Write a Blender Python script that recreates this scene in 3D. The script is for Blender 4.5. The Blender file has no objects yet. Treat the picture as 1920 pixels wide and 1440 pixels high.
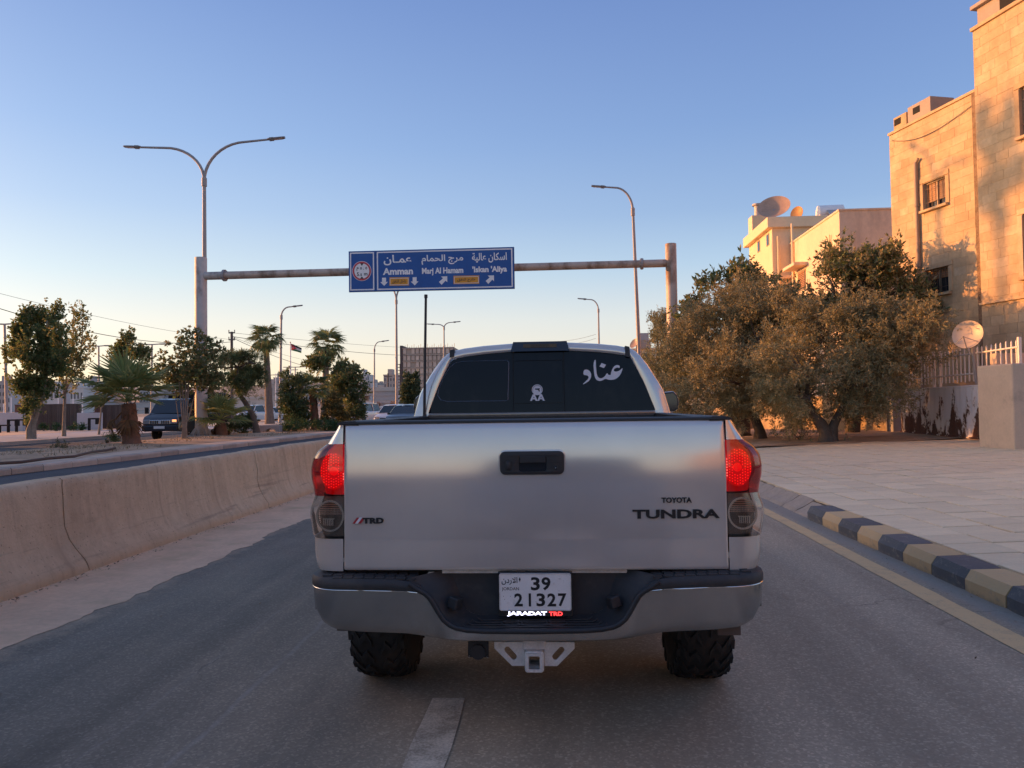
import bpy, bmesh, math, random
import numpy as np
from mathutils import Vector, Matrix, noise
from mathutils.geometry import tessellate_polygon

SC = bpy.context.scene
COL = SC.collection
rnd = random.Random(7)
R_ = math.radians
PI = math.pi

# ------------------------------------------------------------------ camera
FPX, CAM_H = 1443.0, 1.54
YAW, PITCH, ROLL = R_(3.37), R_(1.72), R_(-0.85)
CROT = Matrix.Rotation(YAW, 3, 'Z') @ Matrix.Rotation(PI/2 + PITCH, 3, 'X') @ Matrix.Rotation(ROLL, 3, 'Z')
CLOC = Vector((0, 0, CAM_H))
cd = bpy.data.cameras.new('camera'); cam = bpy.data.objects.new('camera', cd); COL.objects.link(cam)
cam.matrix_world = Matrix.Translation(CLOC) @ CROT.to_4x4()
cd.sensor_width = 36.0; cd.lens = 36.0*FPX/1920.0; cd.clip_end = 6000; cd.clip_start = 0.05
SC.camera = cam

# ------------------------------------------------------------------ sky, sun, exposure
SUN_AZ, SUN_EL = -74.0, 8.0          # degrees clockwise from +Y, degrees above the horizon
w = bpy.data.worlds.new('World'); SC.world = w; w.use_nodes = True
nt = w.node_tree; nt.nodes.clear()
sky = nt.nodes.new('ShaderNodeTexSky'); sky.sky_type = 'NISHITA'; sky.sun_disc = False
sky.sun_elevation = R_(SUN_EL); sky.sun_rotation = R_(SUN_AZ)
sky.altitude = 800; sky.air_density = 1.0; sky.dust_density = 1.6; sky.ozone_density = 1.6
def _wn(t): return nt.nodes.new(t)
def _wm(op, a, b=0.0):
    m = _wn('ShaderNodeMath'); m.operation = op
    for i, v in enumerate((a, b)):
        if isinstance(v, bpy.types.NodeSocket): nt.links.new(v, m.inputs[i])
        else: m.inputs[i].default_value = v
    return m.outputs[0]
def _wr(fac, stops):
    r = _wn('ShaderNodeValToRGB'); e = r.color_ramp.elements
    while len(e) > 1: e.remove(e[-1])
    for i, (q, c) in enumerate(stops):
        k = e[0] if i == 0 else e.new(q); k.position = q; k.color = (*c, 1)
    nt.links.new(fac, r.inputs[0]); return r.outputs[0]
def _wx(f, a, b, mode='MIX'):
    m = _wn('ShaderNodeMix'); m.data_type = 'RGBA'; m.blend_type = mode; m.clamp_result = False
    for i, v in ((0, f), (6, a), (7, b)):
        if isinstance(v, bpy.types.NodeSocket): nt.links.new(v, m.inputs[i])
        elif hasattr(v, '__len__'): m.inputs[i].default_value = (*v, 1)
        else: m.inputs[i].default_value = v
    return m.outputs[2]
tc = _wn('ShaderNodeTexCoord'); sxyz = _wn('ShaderNodeSeparateXYZ'); nt.links.new(tc.outputs['Generated'], sxyz.inputs[0])
elev = _wm('MAXIMUM', sxyz.outputs['Z'], 0.0)
SUNV = (math.sin(R_(SUN_AZ))*math.cos(R_(SUN_EL)), math.cos(R_(SUN_AZ))*math.cos(R_(SUN_EL)), math.sin(R_(SUN_EL)))
dotn = _wn('ShaderNodeVectorMath'); dotn.operation = 'DOT_PRODUCT'; nt.links.new(tc.outputs['Generated'], dotn.inputs[0]); dotn.inputs[1].default_value = SUNV
sdot = dotn.outputs['Value']
# evening air: warm towards the sun, paler and pinker away from it, the same ring all round
warm = _wr(elev, [(0, (.70, .48, .33)), (.05, (.68, .52, .40)), (.11, (.60, .52, .46)), (.163, (.44, .48, .51)), (.24, (.29, .37, .53)), (.32, (.205, .30, .52)), (.47, (.125, .20, .445)), (.7, (.125, .185, .375)), (1, (.13, .18, .335))])
cool = _wr(elev, [(0, (.66, .52, .45)), (.05, (.64, .54, .48)), (.11, (.54, .54, .545)), (.176, (.33, .43, .565)), (.24, (.215, .31, .51)), (.34, (.15, .24, .475)), (.47, (.11, .18, .42)), (.7, (.12, .178, .365)), (1, (.13, .178, .335))])
wfac = _wr(_wm('MULTIPLY_ADD', sdot, .5), [(0, (0, 0, 0)), (1, (1, 1, 1))])
wfac.node.inputs[0].links[0].from_node.inputs[2].default_value = .5
col_ = _wx(_wr(wfac, [(.50, (0, 0, 0)), (.84, (1, 1, 1))]), cool, warm)
glow = _wm('POWER', _wm('MAXIMUM', sdot, 0.0), 26.0)
gl_ = _wx(1.0, (6.0, 3.4, 1.6), glow, 'MULTIPLY')
col_ = _wx(1.0, col_, gl_, 'ADD')
bg = _wn('ShaderNodeBackground'); bg.inputs['Strength'].default_value = 0.05
bg2 = _wn('ShaderNodeBackground'); bg2.inputs['Strength'].default_value = 0.61
add = _wn('ShaderNodeAddShader'); out = _wn('ShaderNodeOutputWorld')
nt.links.new(sky.outputs[0], bg.inputs[0]); nt.links.new(col_, bg2.inputs[0])
nt.links.new(bg.outputs[0], add.inputs[0]); nt.links.new(bg2.outputs[0], add.inputs[1]); nt.links.new(add.outputs[0], out.inputs[0])
sd = bpy.data.lights.new('sun', 'SUN'); sun = bpy.data.objects.new('sun', sd); COL.objects.link(sun)
sd.energy = 3.6; sd.angle = R_(0.6); sd.color = (1.0, 0.405, 0.115)
sdir = Vector((math.sin(R_(SUN_AZ))*math.cos(R_(SUN_EL)), math.cos(R_(SUN_AZ))*math.cos(R_(SUN_EL)), math.sin(R_(SUN_EL))))
sun.rotation_euler = sdir.to_track_quat('Z', 'Y').to_euler()
sun.location = (-60, 12, 40)
vs = SC.view_settings; vs.view_transform = 'Standard'; vs.look = 'None'; vs.gamma = 1; vs.use_curve_mapping = False
SC.display_settings.display_device = 'sRGB'
vs.exposure = 0.80
SC.cycles.max_bounces = 6; SC.cycles.transparent_max_bounces = 12

# ------------------------------------------------------------------ measuring helpers (photo pixel -> place)
def ray(px, py): return CROT @ Vector(((px-960)/FPX, -(py-720)/FPX, -1.0))
def onY(px, py, Y):
    d = ray(px, py); return CLOC + d*(Y/d.y)
def gp(px, py, z=0.0, s=0.0, x0=0.0):
    d = ray(px, py); t = (z - s*x0 - CAM_H)/(d.z - s*d.x); return CLOC + d*t
def onplane(px, py, p0, n):
    d = ray(px, py); n = Vector(n); t = (Vector(p0)-CLOC).dot(n)/d.dot(n); return CLOC + d*t

# ------------------------------------------------------------------ materials
MATS = {}
def _ramp(nt, fac, stops):
    r = nt.nodes.new('ShaderNodeValToRGB'); e = r.color_ramp.elements
    while len(e) > 1: e.remove(e[-1])
    for i, (p, c) in enumerate(stops):
        k = e[0] if i == 0 else e.new(p)
        k.position = p; k.color = (c[0], c[1], c[2], 1) if hasattr(c, '__len__') else (c, c, c, 1)
    nt.links.new(fac, r.inputs[0]); return r.outputs[0]
def _noise(nt, co, scale, detail=4, rough=.55, dist=0):
    n = nt.nodes.new('ShaderNodeTexNoise'); n.inputs['Scale'].default_value = scale
    n.inputs['Detail'].default_value = detail; n.inputs['Roughness'].default_value = rough; n.inputs['Distortion'].default_value = dist
    nt.links.new(co, n.inputs['Vector']); return n.outputs['Fac']
def _mix(nt, fac, a, b, mode='MIX'):
    m = nt.nodes.new('ShaderNodeMix'); m.data_type = 'RGBA'; m.blend_type = mode
    for s, v in ((0, fac), (6, a), (7, b)):
        if isinstance(v, bpy.types.NodeSocket): nt.links.new(v, m.inputs[s])
        elif hasattr(v, '__len__'): m.inputs[s].default_value = (v[0], v[1], v[2], 1)
        else: m.inputs[s].default_value = v if s == 0 else (v, v, v, 1)
    return m.outputs[2]
def _math(nt, op, a, b=0.0, c=0.0):
    m = nt.nodes.new('ShaderNodeMath'); m.operation = op
    for i, v in enumerate((a, b, c)):
        if isinstance(v, bpy.types.NodeSocket): nt.links.new(v, m.inputs[i])
        else: m.inputs[i].default_value = v
    return m.outputs[0]
def _bump(nt, h, strength, dist=0.01, prev=None):
    b = nt.nodes.new('ShaderNodeBump'); b.inputs['Strength'].default_value = strength; b.inputs['Distance'].default_value = dist
    nt.links.new(h, b.inputs['Height'])
    if prev is not None: nt.links.new(prev, b.inputs['Normal'])
    return b.outputs[0]
def newmat(name):
    m = bpy.data.materials.new(name); m.use_nodes = True; nt = m.node_tree; nt.nodes.clear()
    o = nt.nodes.new('ShaderNodeOutputMaterial'); p = nt.nodes.new('ShaderNodeBsdfPrincipled')
    nt.links.new(p.outputs[0], o.inputs[0]); MATS[name] = m
    return m, nt, p, o
def _co(nt, kind='Object', scale=None):
    t = nt.nodes.new('ShaderNodeTexCoord'); v = t.outputs[kind]
    if scale:
        mp = nt.nodes.new('ShaderNodeMapping'); mp.inputs['Scale'].default_value = scale; nt.links.new(v, mp.inputs[0]); v = mp.outputs[0]
    return v
def pm(name, col, rough=.6, metal=0., var=.12, vs=3., bump=.15, bs=60., bd=.004, coat=0., spec=.5, stain=None, sfac=.45, sscale=(1, 1, 1), ss=2., objvar=0., emit=0.):
    """plain procedural material: base colour broken up by two noises, an optional second (stain) colour, fine relief"""
    if name in MATS: return MATS[name]
    m, nt, p, o = newmat(name)
    co = _co(nt)
    f = _noise(nt, co, vs, 5, .6); f2 = _noise(nt, co, vs*9, 3, .6)
    f = _math(nt, 'MULTIPLY_ADD', f2, .4, _math(nt, 'MULTIPLY', f, .6))
    c = _ramp(nt, f, [(.25, [x*(1-var*1.6) for x in col]), (.75, [min(1, x*(1+var*1.6)) for x in col])])
    if stain is not None:
        sc = _co(nt, 'Object', sscale)
        sf = _ramp(nt, _noise(nt, sc, ss, 6, .65), [(sfac, 0.), (sfac+.18, 1.)])
        c = _mix(nt, sf, c, stain)
    if objvar:
        oi = nt.nodes.new('ShaderNodeObjectInfo')
        k = _ramp(nt, oi.outputs['Random'], [(0, 1-objvar), (1, 1+objvar*.7)])
        c = _mix(nt, 1.0, c, k, 'MULTIPLY')
    nt.links.new(c, p.inputs['Base Color'])
    p.inputs['Metallic'].default_value = metal; p.inputs['Specular IOR Level'].default_value = spec
    rr = _ramp(nt, f, [(.2, max(0.02, rough*.85)), (.8, min(1, rough*1.15))]); nt.links.new(rr, p.inputs['Roughness'])
    if coat: p.inputs['Coat Weight'].default_value = coat; p.inputs['Coat Roughness'].default_value = .04
    if bump: nt.links.new(_bump(nt, _noise(nt, co, bs, 4, .6), bump, bd), p.inputs['Normal'])
    if emit:
        p.inputs['Emission Color'].default_value = (*col, 1); p.inputs['Emission Strength'].default_value = emit
    return m
def leafmat(name, cols, trans=.35, rough=.55, spec=.3):
    if name in MATS: return MATS[name]
    m, nt, p, o = newmat(name)
    g = nt.nodes.new('ShaderNodeNewGeometry')
    n = len(cols); c = _ramp(nt, g.outputs['Random Per Island'], [(i/max(1, n-1), cols[i]) for i in range(n)])
    nt.links.new(c, p.inputs['Base Color']); p.inputs['Roughness'].default_value = rough; p.inputs['Specular IOR Level'].default_value = spec
    t = nt.nodes.new('ShaderNodeBsdfTranslucent'); nt.links.new(c, t.inputs[0])
    mx = nt.nodes.new('ShaderNodeMixShader'); mx.inputs[0].default_value = trans
    nt.links.new(p.outputs[0], mx.inputs[1]); nt.links.new(t.outputs[0], mx.inputs[2]); nt.links.new(mx.outputs[0], o.inputs[0])
    return m

# ------------------------------------------------------------------ objects
ORIG = {}
def tag(o, label=None, cat=None, group=None, kind=None):
    if label: o['label'] = label
    if cat: o['category'] = cat
    if group: o['group'] = group
    if kind: o['kind'] = kind
    return o
def thing(name, label, cat, loc=(0, 0, 0), rz=0., group=None):
    o = bpy.data.objects.new(name, None); o.empty_display_size = .3; COL.objects.link(o)
    o.location = loc; o.rotation_euler = (0, 0, rz)
    ORIG[o.name] = Matrix.Translation(Vector(loc)) @ Matrix.Rotation(rz, 4, 'Z')
    return tag(o, label, cat, group)
def link(name, me, parent=None, loc=None, rot=None, scale=None):
    o = bpy.data.objects.new(name, me); COL.objects.link(o)
    if parent is not None: o.parent = parent; ORIG[o.name] = ORIG.get(parent.name, Matrix.Identity(4))
    if loc is not None: o.location = loc
    if rot is not None: o.rotation_euler = rot
    if scale is not None: o.scale = scale
    return o
def copy_tree(o, loc=None, rz=None, parent=None, label=None):
    c = o.copy(); COL.objects.link(c)
    if parent is not None: c.parent = parent
    if loc is not None: c.location = loc
    if rz is not None: c.rotation_euler = (0, 0, rz)
    if label: c['label'] = label
    for ch in [x for x in KIDS.get(o.name, [])]: copy_tree(ch, parent=c)
    return c
KIDS = {}

class MB:
    def __init__(s): s.v = []; s.f = []; s.m = []
    def add(s, vs, fs, mi=0):
        b = len(s.v); s.v.extend([tuple(v) for v in vs]); s.f.extend([tuple(i+b for i in f) for f in fs]); s.m.extend([mi]*len(fs)); return s
    def box(s, c, d, mi=0, rot=None, taper=1.0):
        hx, hy, hz = d[0]/2, d[1]/2, d[2]/2
        vs = [Vector((x*hx*(taper if z > 0 else 1), y*hy*(taper if z > 0 else 1), z*hz)) for z in (-1, 1) for y in (-1, 1) for x in (-1, 1)]
        if rot is not None: vs = [rot @ v for v in vs]
        c = Vector(c)
        return s.add([v+c for v in vs], [(0, 2, 3, 1), (4, 5, 7, 6), (0, 1, 5, 4), (2, 6, 7, 3), (0, 4, 6, 2), (1, 3, 7, 5)], mi)
    def bb(s, a, b, mi=0):
        return s.box([(a[i]+b[i])/2 for i in range(3)], [abs(b[i]-a[i]) for i in range(3)], mi)
    def prism(s, pts, o, u, v, d, mi=0, holes=None):
        """polygon pts in the (u,v) plane at o, pushed along d (a vector)"""
        o, u, v, d = Vector(o), Vector(u), Vector(v), Vector(d)
        loops = [pts]+(holes or []); P = [[o+u*a+v*b for a, b in L] for L in loops]
        tris = tessellate_polygon(P); flat = [q for L in P for q in L]; n = len(flat)
        flip = u.cross(v).dot(d) < 0
        fs = []
        for t in tris:
            a, b, c = t
            nn = (flat[b]-flat[a]).cross(flat[c]-flat[a])
            up = nn.dot(d) > 0
            fs.append((a+n, b+n, c+n) if up else (c+n, b+n, a+n)); fs.append((c, b, a) if up else (a, b, c))
        k = 0
        for L in loops:
            m = len(L); area = sum(L[i][0]*L[(i+1) % m][1]-L[(i+1) % m][0]*L[i][1] for i in range(m))
            for i in range(m):
                q = (k+i, k+(i+1) % m, k+(i+1) % m+n, k+i+n)
                fs.append(q if ((area > 0) != flip) == (L is loops[0]) else q[::-1])
            k += m
        return s.add(flat+[q+d for q in flat], fs, mi)
    def tube(s, path, r, n=8, mi=0, caps=True):
        path = [Vector(p) for p in path]; m = len(path)
        rs = r if hasattr(r, '__len__') else [r]*m
        vs = []; fs = []; ref = None
        for i, p in enumerate(path):
            t = (path[min(i+1, m-1)]-path[max(i-1, 0)]).normalized()
            if ref is None:
                ref = Vector((0, 0, 1)) if abs(t.z) < .9 else Vector((1, 0, 0))
                ref = (ref - t*ref.dot(t)).normalized()
            else:
                ref = (ref - t*ref.dot(t)); ref = ref.normalized() if ref.length > 1e-6 else t.orthogonal().normalized()
            b = t.cross(ref)
            for k in range(n):
                a = 2*PI*k/n; vs.append(p+(ref*math.cos(a)+b*math.sin(a))*rs[i])
        for i in range(m-1):
            for k in range(n):
                a, b2 = i*n+k, i*n+(k+1) % n; fs.append((a, b2, b2+n, a+n))
        if caps: fs.append(tuple(range(n))[::-1]); fs.append(tuple((m-1)*n+k for k in range(n)))
        return s.add(vs, fs, mi)
    def lathe(s, prof, o=(0, 0, 0), ax='Z', n=24, mi=0, caps=True):
        """prof = [(r, h)]"""
        o = Vector(o); vs = []; fs = []
        for r, h in prof:
            for k in range(n):
                a = 2*PI*k/n; x, y = r*math.cos(a), r*math.sin(a)
                vs.append(o+(Vector((x, y, h)) if ax == 'Z' else Vector((h, x, y)) if ax == 'X' else Vector((y, h, x))))
        m = len(prof)
        for i in range(m-1):
            for k in range(n):
                a, b = i*n+k, i*n+(k+1) % n; fs.append((a, b, b+n, a+n))
        if caps: fs.append(tuple(range(n))[::-1]); fs.append(tuple((m-1)*n+k for k in range(n)))
        return s.add(vs, fs, mi)
    def grid(s, rows, mi=0, closed=False, flip=False):
        n = len(rows[0]); vs = [p for r in rows for p in r]; fs = []
        for i in range(len(rows)-1):
            for k in range(n if closed else n-1):
                a, b = i*n+k, i*n+(k+1) % n; q = (a, b, b+n, a+n); fs.append(q[::-1] if flip else q)
        return s.add(vs, fs, mi)
    def mesh(s, name, mats, smooth=None, bevel=0., bseg=2, M=None):
        me = bpy.data.meshes.new(name)
        vs = s.v if M is None else [tuple(M @ Vector(v)) for v in s.v]
        me.from_pydata(vs, [], s.f)
        for mt in (mats if isinstance(mats, (list, tuple)) else [mats]): me.materials.append(mt)
        if any(s.m): me.polygons.foreach_set('material_index', s.m)
        if bevel:
            bm = bmesh.new(); bm.from_mesh(me); bmesh.ops.remove_doubles(bm, verts=bm.verts, dist=1e-5)
            ed = [e for e in bm.edges if len(e.link_faces) == 2 and e.calc_face_angle(0) > R_(28)]
            bmesh.ops.bevel(bm, geom=ed, offset=bevel, segments=bseg, profile=.5, affect='EDGES', clamp_overlap=True)
            bm.to_mesh(me); bm.free()
        if smooth is not None:
            me.polygons.foreach_set('use_smooth', [True]*len(me.polygons)); me.set_sharp_from_angle(angle=R_(smooth))
        me.update(); return me
    def build(s, name, mats, parent=None, world=True, smooth=None, bevel=0., bseg=2):
        M = ORIG[parent.name].inverted() if (parent is not None and world and parent.name in ORIG) else None
        o = link(name, s.mesh(name, mats, smooth, bevel, bseg, M), parent)
        if parent is not None: KIDS.setdefault(parent.name, []).append(o)
        return o

def quadmesh(name, V, mat, nside=4):
    """V: (n, nside, 3) array -> one mesh of loose faces"""
    V = np.asarray(V, dtype=np.float32); n = len(V)
    me = bpy.data.meshes.new(name); me.vertices.add(n*nside); me.vertices.foreach_set('co', V.reshape(-1))
    me.loops.add(n*nside); me.loops.foreach_set('vertex_index', np.arange(n*nside, dtype=np.int32))
    me.polygons.add(n); me.polygons.foreach_set('loop_start', np.arange(n, dtype=np.int32)*nside)
    for mt in (mat if isinstance(mat, (list, tuple)) else [mat]): me.materials.append(mt)
    me.update(calc_edges=True); return me

# ------------------------------------------------------------------ lettering
_AR = {'ع': 0xFEC9, 'م': 0xFEE1, 'ا': 0xFE8D, 'ن': 0xFEE5, 'ر': 0xFEAD, 'ج': 0xFE9D, 'ل': 0xFEDD, 'ح': 0xFEA1, 'س': 0xFEB1, 'ك': 0xFED9, 'ي': 0xFEF1, 'ة': 0xFE93, 'د': 0xFEA9, 'خ': 0xFEA5, 'ف': 0xFED1, 'ق': 0xFED5}
def arabic(s):
    """joined letter forms in visual (left-to-right) order"""
    o = []; non = 'اردة'
    i = 0
    while i < len(s):
        c = s[i]
        if c == 'ـ': o.append('ـ'); i += 1; continue
        if c not in _AR: o.append(c); i += 1; continue
        prev = i > 0 and (s[i-1] == 'ـ' or (s[i-1] in _AR and s[i-1] not in non))
        if c == 'ل' and i+1 < len(s) and s[i+1] == 'ا':
            o.append(chr(0xFEFC if prev else 0xFEFB)); i += 2; continue
        nxt = i+1 < len(s) and (s[i+1] in _AR or s[i+1] == 'ـ') and c not in non
        b = _AR[c]
        if c in non: k = 1 if prev else 0
        else: k = 3 if (prev and nxt) else 2 if nxt else 1 if prev else 0
        o.append(chr(b+k)); i += 1
    return ''.join(o[::-1])
def text_geo(body, bold=0., extrude=.0, spacing=1.0, shear=0.):
    c = bpy.data.curves.new('t', 'FONT'); c.body = body; c.offset = bold; c.extrude = extrude; c.space_character = spacing; c.shear = shear
    c.resolution_u = 3; c.fill_mode = 'BOTH' if extrude else 'FRONT'
    o = bpy.data.objects.new('t', c); COL.objects.link(o); bpy.context.view_layer.update()
    dg = bpy.context.evaluated_depsgraph_get(); me = bpy.data.meshes.new_from_object(o.evaluated_get(dg))
    vs = [v.co.copy() for v in me.vertices]; fs = [tuple(p.vertices) for p in me.polygons]
    bpy.data.objects.remove(o); bpy.data.curves.remove(c); bpy.data.meshes.remove(me)
    x0, x1 = min(v.x for v in vs), max(v.x for v in vs); y0, y1 = min(v.y for v in vs), max(v.y for v in vs)
    return [((v.x-x0)/(x1-x0), (v.y-y0)/(y1-y0), v.z) for v in vs], fs
def put_text(mb, body, o, u, v, n, depth=.004, bold=.0, spacing=1.0, shear=0., mi=0):
    """lettering filling the box o..o+u..o+v, standing out by depth along n"""
    vs, fs = text_geo(body, bold, .5 if depth else 0., spacing, shear)
    o, u, v, n = Vector(o), Vector(u), Vector(v), Vector(n)
    mb.add([o+u*a+v*b+n*(depth*(c+.5) if depth else 0) for a, b, c in vs], fs, mi)

def fbm(x, y, z, o=4): return noise.fractal(Vector((x, y, z)), 1.0, 2.0, o, noise_basis='PERLIN_ORIGINAL')
# ------------------------------------------------------------------ ground, roads, kerbs, pavement, barrier
def asphalt(name, base, tint, dusty=True):
    m, nt, p, o = newmat(name); co = _co(nt)
    big = _noise(nt, co, .55, 5, .6, .3)
    streak = _noise(nt, _co(nt, 'Object', (1.5, .10, 1)), 1.1, 5, .62)
    f = _math(nt, 'ADD', _math(nt, 'MULTIPLY', big, .5), _math(nt, 'MULTIPLY', streak, .5))
    c = _ramp(nt, f, [(.30, [x*.66 for x in base]), (.5, base), (.72, tint)])
    sx0 = nt.nodes.new('ShaderNodeSeparateXYZ'); nt.links.new(co, sx0.inputs[0])
    side = _ramp(nt, _math(nt, 'MULTIPLY_ADD', _math(nt, 'ADD', sx0.outputs['X'], _math(nt, 'MULTIPLY', big, 1.6)), .14, .5), [(.42, 0.), (.62, 1.)])
    c = _mix(nt, _math(nt, 'MULTIPLY', side, .75), c, [x*1.5 for x in tint])
    # stone chips
    vo = nt.nodes.new('ShaderNodeTexVoronoi'); vo.inputs['Scale'].default_value = 85; vo.inputs['Randomness'].default_value = 1; nt.links.new(co, vo.inputs['Vector'])
    sep = nt.nodes.new('ShaderNodeSeparateColor'); nt.links.new(vo.outputs['Color'], sep.inputs[0])
    chip = _ramp(nt, sep.outputs[0], [(.0, .62), (.6, .95), (.85, 1.5), (1., 2.5)])
    c = _mix(nt, .30, c, chip, 'MULTIPLY')
    wt = _ramp(nt, _noise(nt, _co(nt, 'Object', (1.1, .05, 1)), 1.3, 3, .5), [(.40, .80), (.62, 1.12)]); c = _mix(nt, 1., c, wt, 'MULTIPLY')
    oil = _ramp(nt, _noise(nt, _co(nt, 'Object', (1, .55, 1)), .9, 6, .68), [(.60, 0.), (.74, .45)]); c = _mix(nt, oil, c, [x*.42 for x in base])
    if dusty:
        sx = nt.nodes.new('ShaderNodeSeparateXYZ'); nt.links.new(co, sx.inputs[0]); X = sx.outputs['X']
        n2 = _noise(nt, co, 3.5, 6, .7)
        # sand blown from the barrier side, thinning out over half a metre, and grit in the gutter
        l = _math(nt, 'MULTIPLY_ADD', _math(nt, 'ADD', X, 3.55), -1.6, .15); l = _math(nt, 'ADD', l, _math(nt, 'MULTIPLY', _math(nt, 'SUBTRACT', n2, .5), 1.6))
        c = _mix(nt, _math(nt, 'MULTIPLY', _ramp(nt, l, [(0, 0.), (.7, 1.)]), .75), c, (.60, .43, .28))
        g = _math(nt, 'MULTIPLY_ADD', _math(nt, 'SUBTRACT', X, 3.0), 5.0, -.05); g = _math(nt, 'ADD', g, _math(nt, 'MULTIPLY', _math(nt, 'SUBTRACT', n2, .5), .8))
        c = _mix(nt, _math(nt, 'MULTIPLY', _ramp(nt, g, [(0, 0.), (.5, 1.)]), .72), c, (.30, .27, .235))
        wob = _math(nt, 'MULTIPLY', _math(nt, 'SUBTRACT', _noise(nt, _co(nt, 'Object', (.3, 1, 1)), 1.2, 4, .6), .5), .12)
        for x0, wd, k in ((-1.72, .022, .5), (-2.15, .012, .25), (2.15, .012, .2)):
            dX = _math(nt, 'ABSOLUTE', _math(nt, 'ADD', _math(nt, 'SUBTRACT', X, x0), wob))
            s = _math(nt, 'MULTIPLY', _ramp(nt, _math(nt, 'DIVIDE', dX, wd), [(.35, 1.), (1., 0.)]), _ramp(nt, n2, [(.35, .1), (.6, 1.)]))
            c = _mix(nt, _math(nt, 'MULTIPLY', s, k), c, (.32, .29, .265))
        # hairline cracks
        vc = nt.nodes.new('ShaderNodeTexVoronoi'); vc.feature = 'DISTANCE_TO_EDGE'; vc.inputs['Scale'].default_value = .42
        dn = nt.nodes.new('ShaderNodeTexNoise'); dn.inputs['Scale'].default_value = 1.6; dn.inputs['Detail'].default_value = 5; nt.links.new(co, dn.inputs['Vector'])
        av = nt.nodes.new('ShaderNodeVectorMath'); av.operation = 'MULTIPLY_ADD'; nt.links.new(dn.outputs['Color'], av.inputs[0]); av.inputs[1].default_value = (1.2, 1.2, 0); nt.links.new(co, av.inputs[2])
        nt.links.new(av.outputs[0], vc.inputs['Vector'])
        cr = _math(nt, 'MULTIPLY', _ramp(nt, vc.outputs['Distance'], [(.0, 1.), (.006, 0.)]), _ramp(nt, big, [(.56, 0.), (.64, .45)]))
        c = _mix(nt, cr, c, (.012, .012, .013))
    nt.links.new(c, p.inputs['Base Color']); p.inputs['Roughness'].default_value = .82; p.inputs['Specular IOR Level'].default_value = .35
    h = _math(nt, 'ADD', sep.outputs[1], _math(nt, 'MULTIPLY', _noise(nt, co, 30, 3), .7))
    nt.links.new(_bump(nt, h, .55, .006), p.inputs['Normal'])
    return m
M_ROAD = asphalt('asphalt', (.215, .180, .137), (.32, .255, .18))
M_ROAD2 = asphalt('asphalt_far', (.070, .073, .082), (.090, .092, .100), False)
M_SAND = pm('sand', (.74, .49, .315), .95, var=.14, vs=2.2, bump=.5, bs=55, bd=.008, stain=(.58, .40, .24), sfac=.52, ss=1.3)
M_DIRT = pm('dirt', (.52, .34, .21), .95, var=.22, vs=1.3, bump=.7, bs=22, bd=.03, stain=(.27, .17, .10), sfac=.5, ss=.8)
M_GROUND = pm('ground_soil', (.42, .31, .22), .95, var=.2, vs=.15, bump=.3, bs=3, bd=.05, stain=(.16, .14, .08), sfac=.55, ss=.06)
M_PAVE = pm('paving_stone', (.84, .67, .44), .8, var=.10, vs=2.5, bump=.22, bs=70, bd=.004, stain=(.69, .545, .36), sfac=.56, ss=.9, objvar=.09)
M_PAVEBED = pm('paving_bed', (.17, .125, .10), .95, var=.2, vs=4, bump=.3)
M_GREYPAVE = pm('grey_paving', (.42, .40, .40), .85, var=.1, vs=.8, bump=.2, bs=20)
M_CONC = pm('concrete', (.40, .33, .27), .9, var=.10, vs=1.2, bump=.35, bs=30, bd=.006)
M_KSTONE = pm('kerb_concrete', (.50, .40, .32), .9, var=.14, vs=3, bump=.4, bs=30, objvar=.2)

def sheet(name, x0, x1, y0, y1, z, mat, nx=1, ny=1, amp=0., sc=.5, kind='structure'):
    mb = MB(); rows = []
    for j in range(ny+1):
        y = y0+(y1-y0)*j/ny
        rows.append([Vector((x0+(x1-x0)*i/nx, y, z+(amp*fbm((x0+(x1-x0)*i/nx)*sc, y*sc, 3.1) if amp else 0))) for i in range(nx+1)])
    mb.grid(rows, flip=False); return tag(mb.build(name, mat, smooth=60 if amp else None), kind=kind)
# one sheet to the horizon; the road lies on it
sheet('ground', -3000, 3000, -3000, 3000, -.05, M_GROUND)
def SX(y): return 3.27+.0035*(y-6)          # kerb face line
tag(MB().grid([[Vector((-4.9, y, 0)), Vector((SX(y)+.02, y, 0))] for y in (-60, -20, 0, 10, 20, 40, 90, 200)]).build('road', M_ROAD), kind='structure')

# sand drifted along the foot of the barrier (uneven edge)
def barrier_x(y): return -4.50+.0*(y-6)
mb = MB(); rows = []
for j in range(640):
    y = -4+j*.085
    e = -3.60+.011*(y-5)+.10*fbm(y*.55, 1.7, 0)+.07*fbm(y*2.1, 4.2, 0)+.035*fbm(y*7., 9., 0)+.03*fbm(y*19., 2., 3)+.02*fbm(y*41., 6., 3)
    rows.append([Vector((barrier_x(y)-.12, y, .035)), Vector((barrier_x(y)+.15, y, .026+.012*fbm(y*1.5, 0, 0))), Vector((barrier_x(y)*.45+e*.55, y, .014+.004*fbm(y*2, 7, 0))), Vector((e-.03, y, .006)), Vector((e, y, .0035))])
mb.grid(rows); tag(mb.build('sand_verge', M_SAND, smooth=60), kind='structure')

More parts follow.
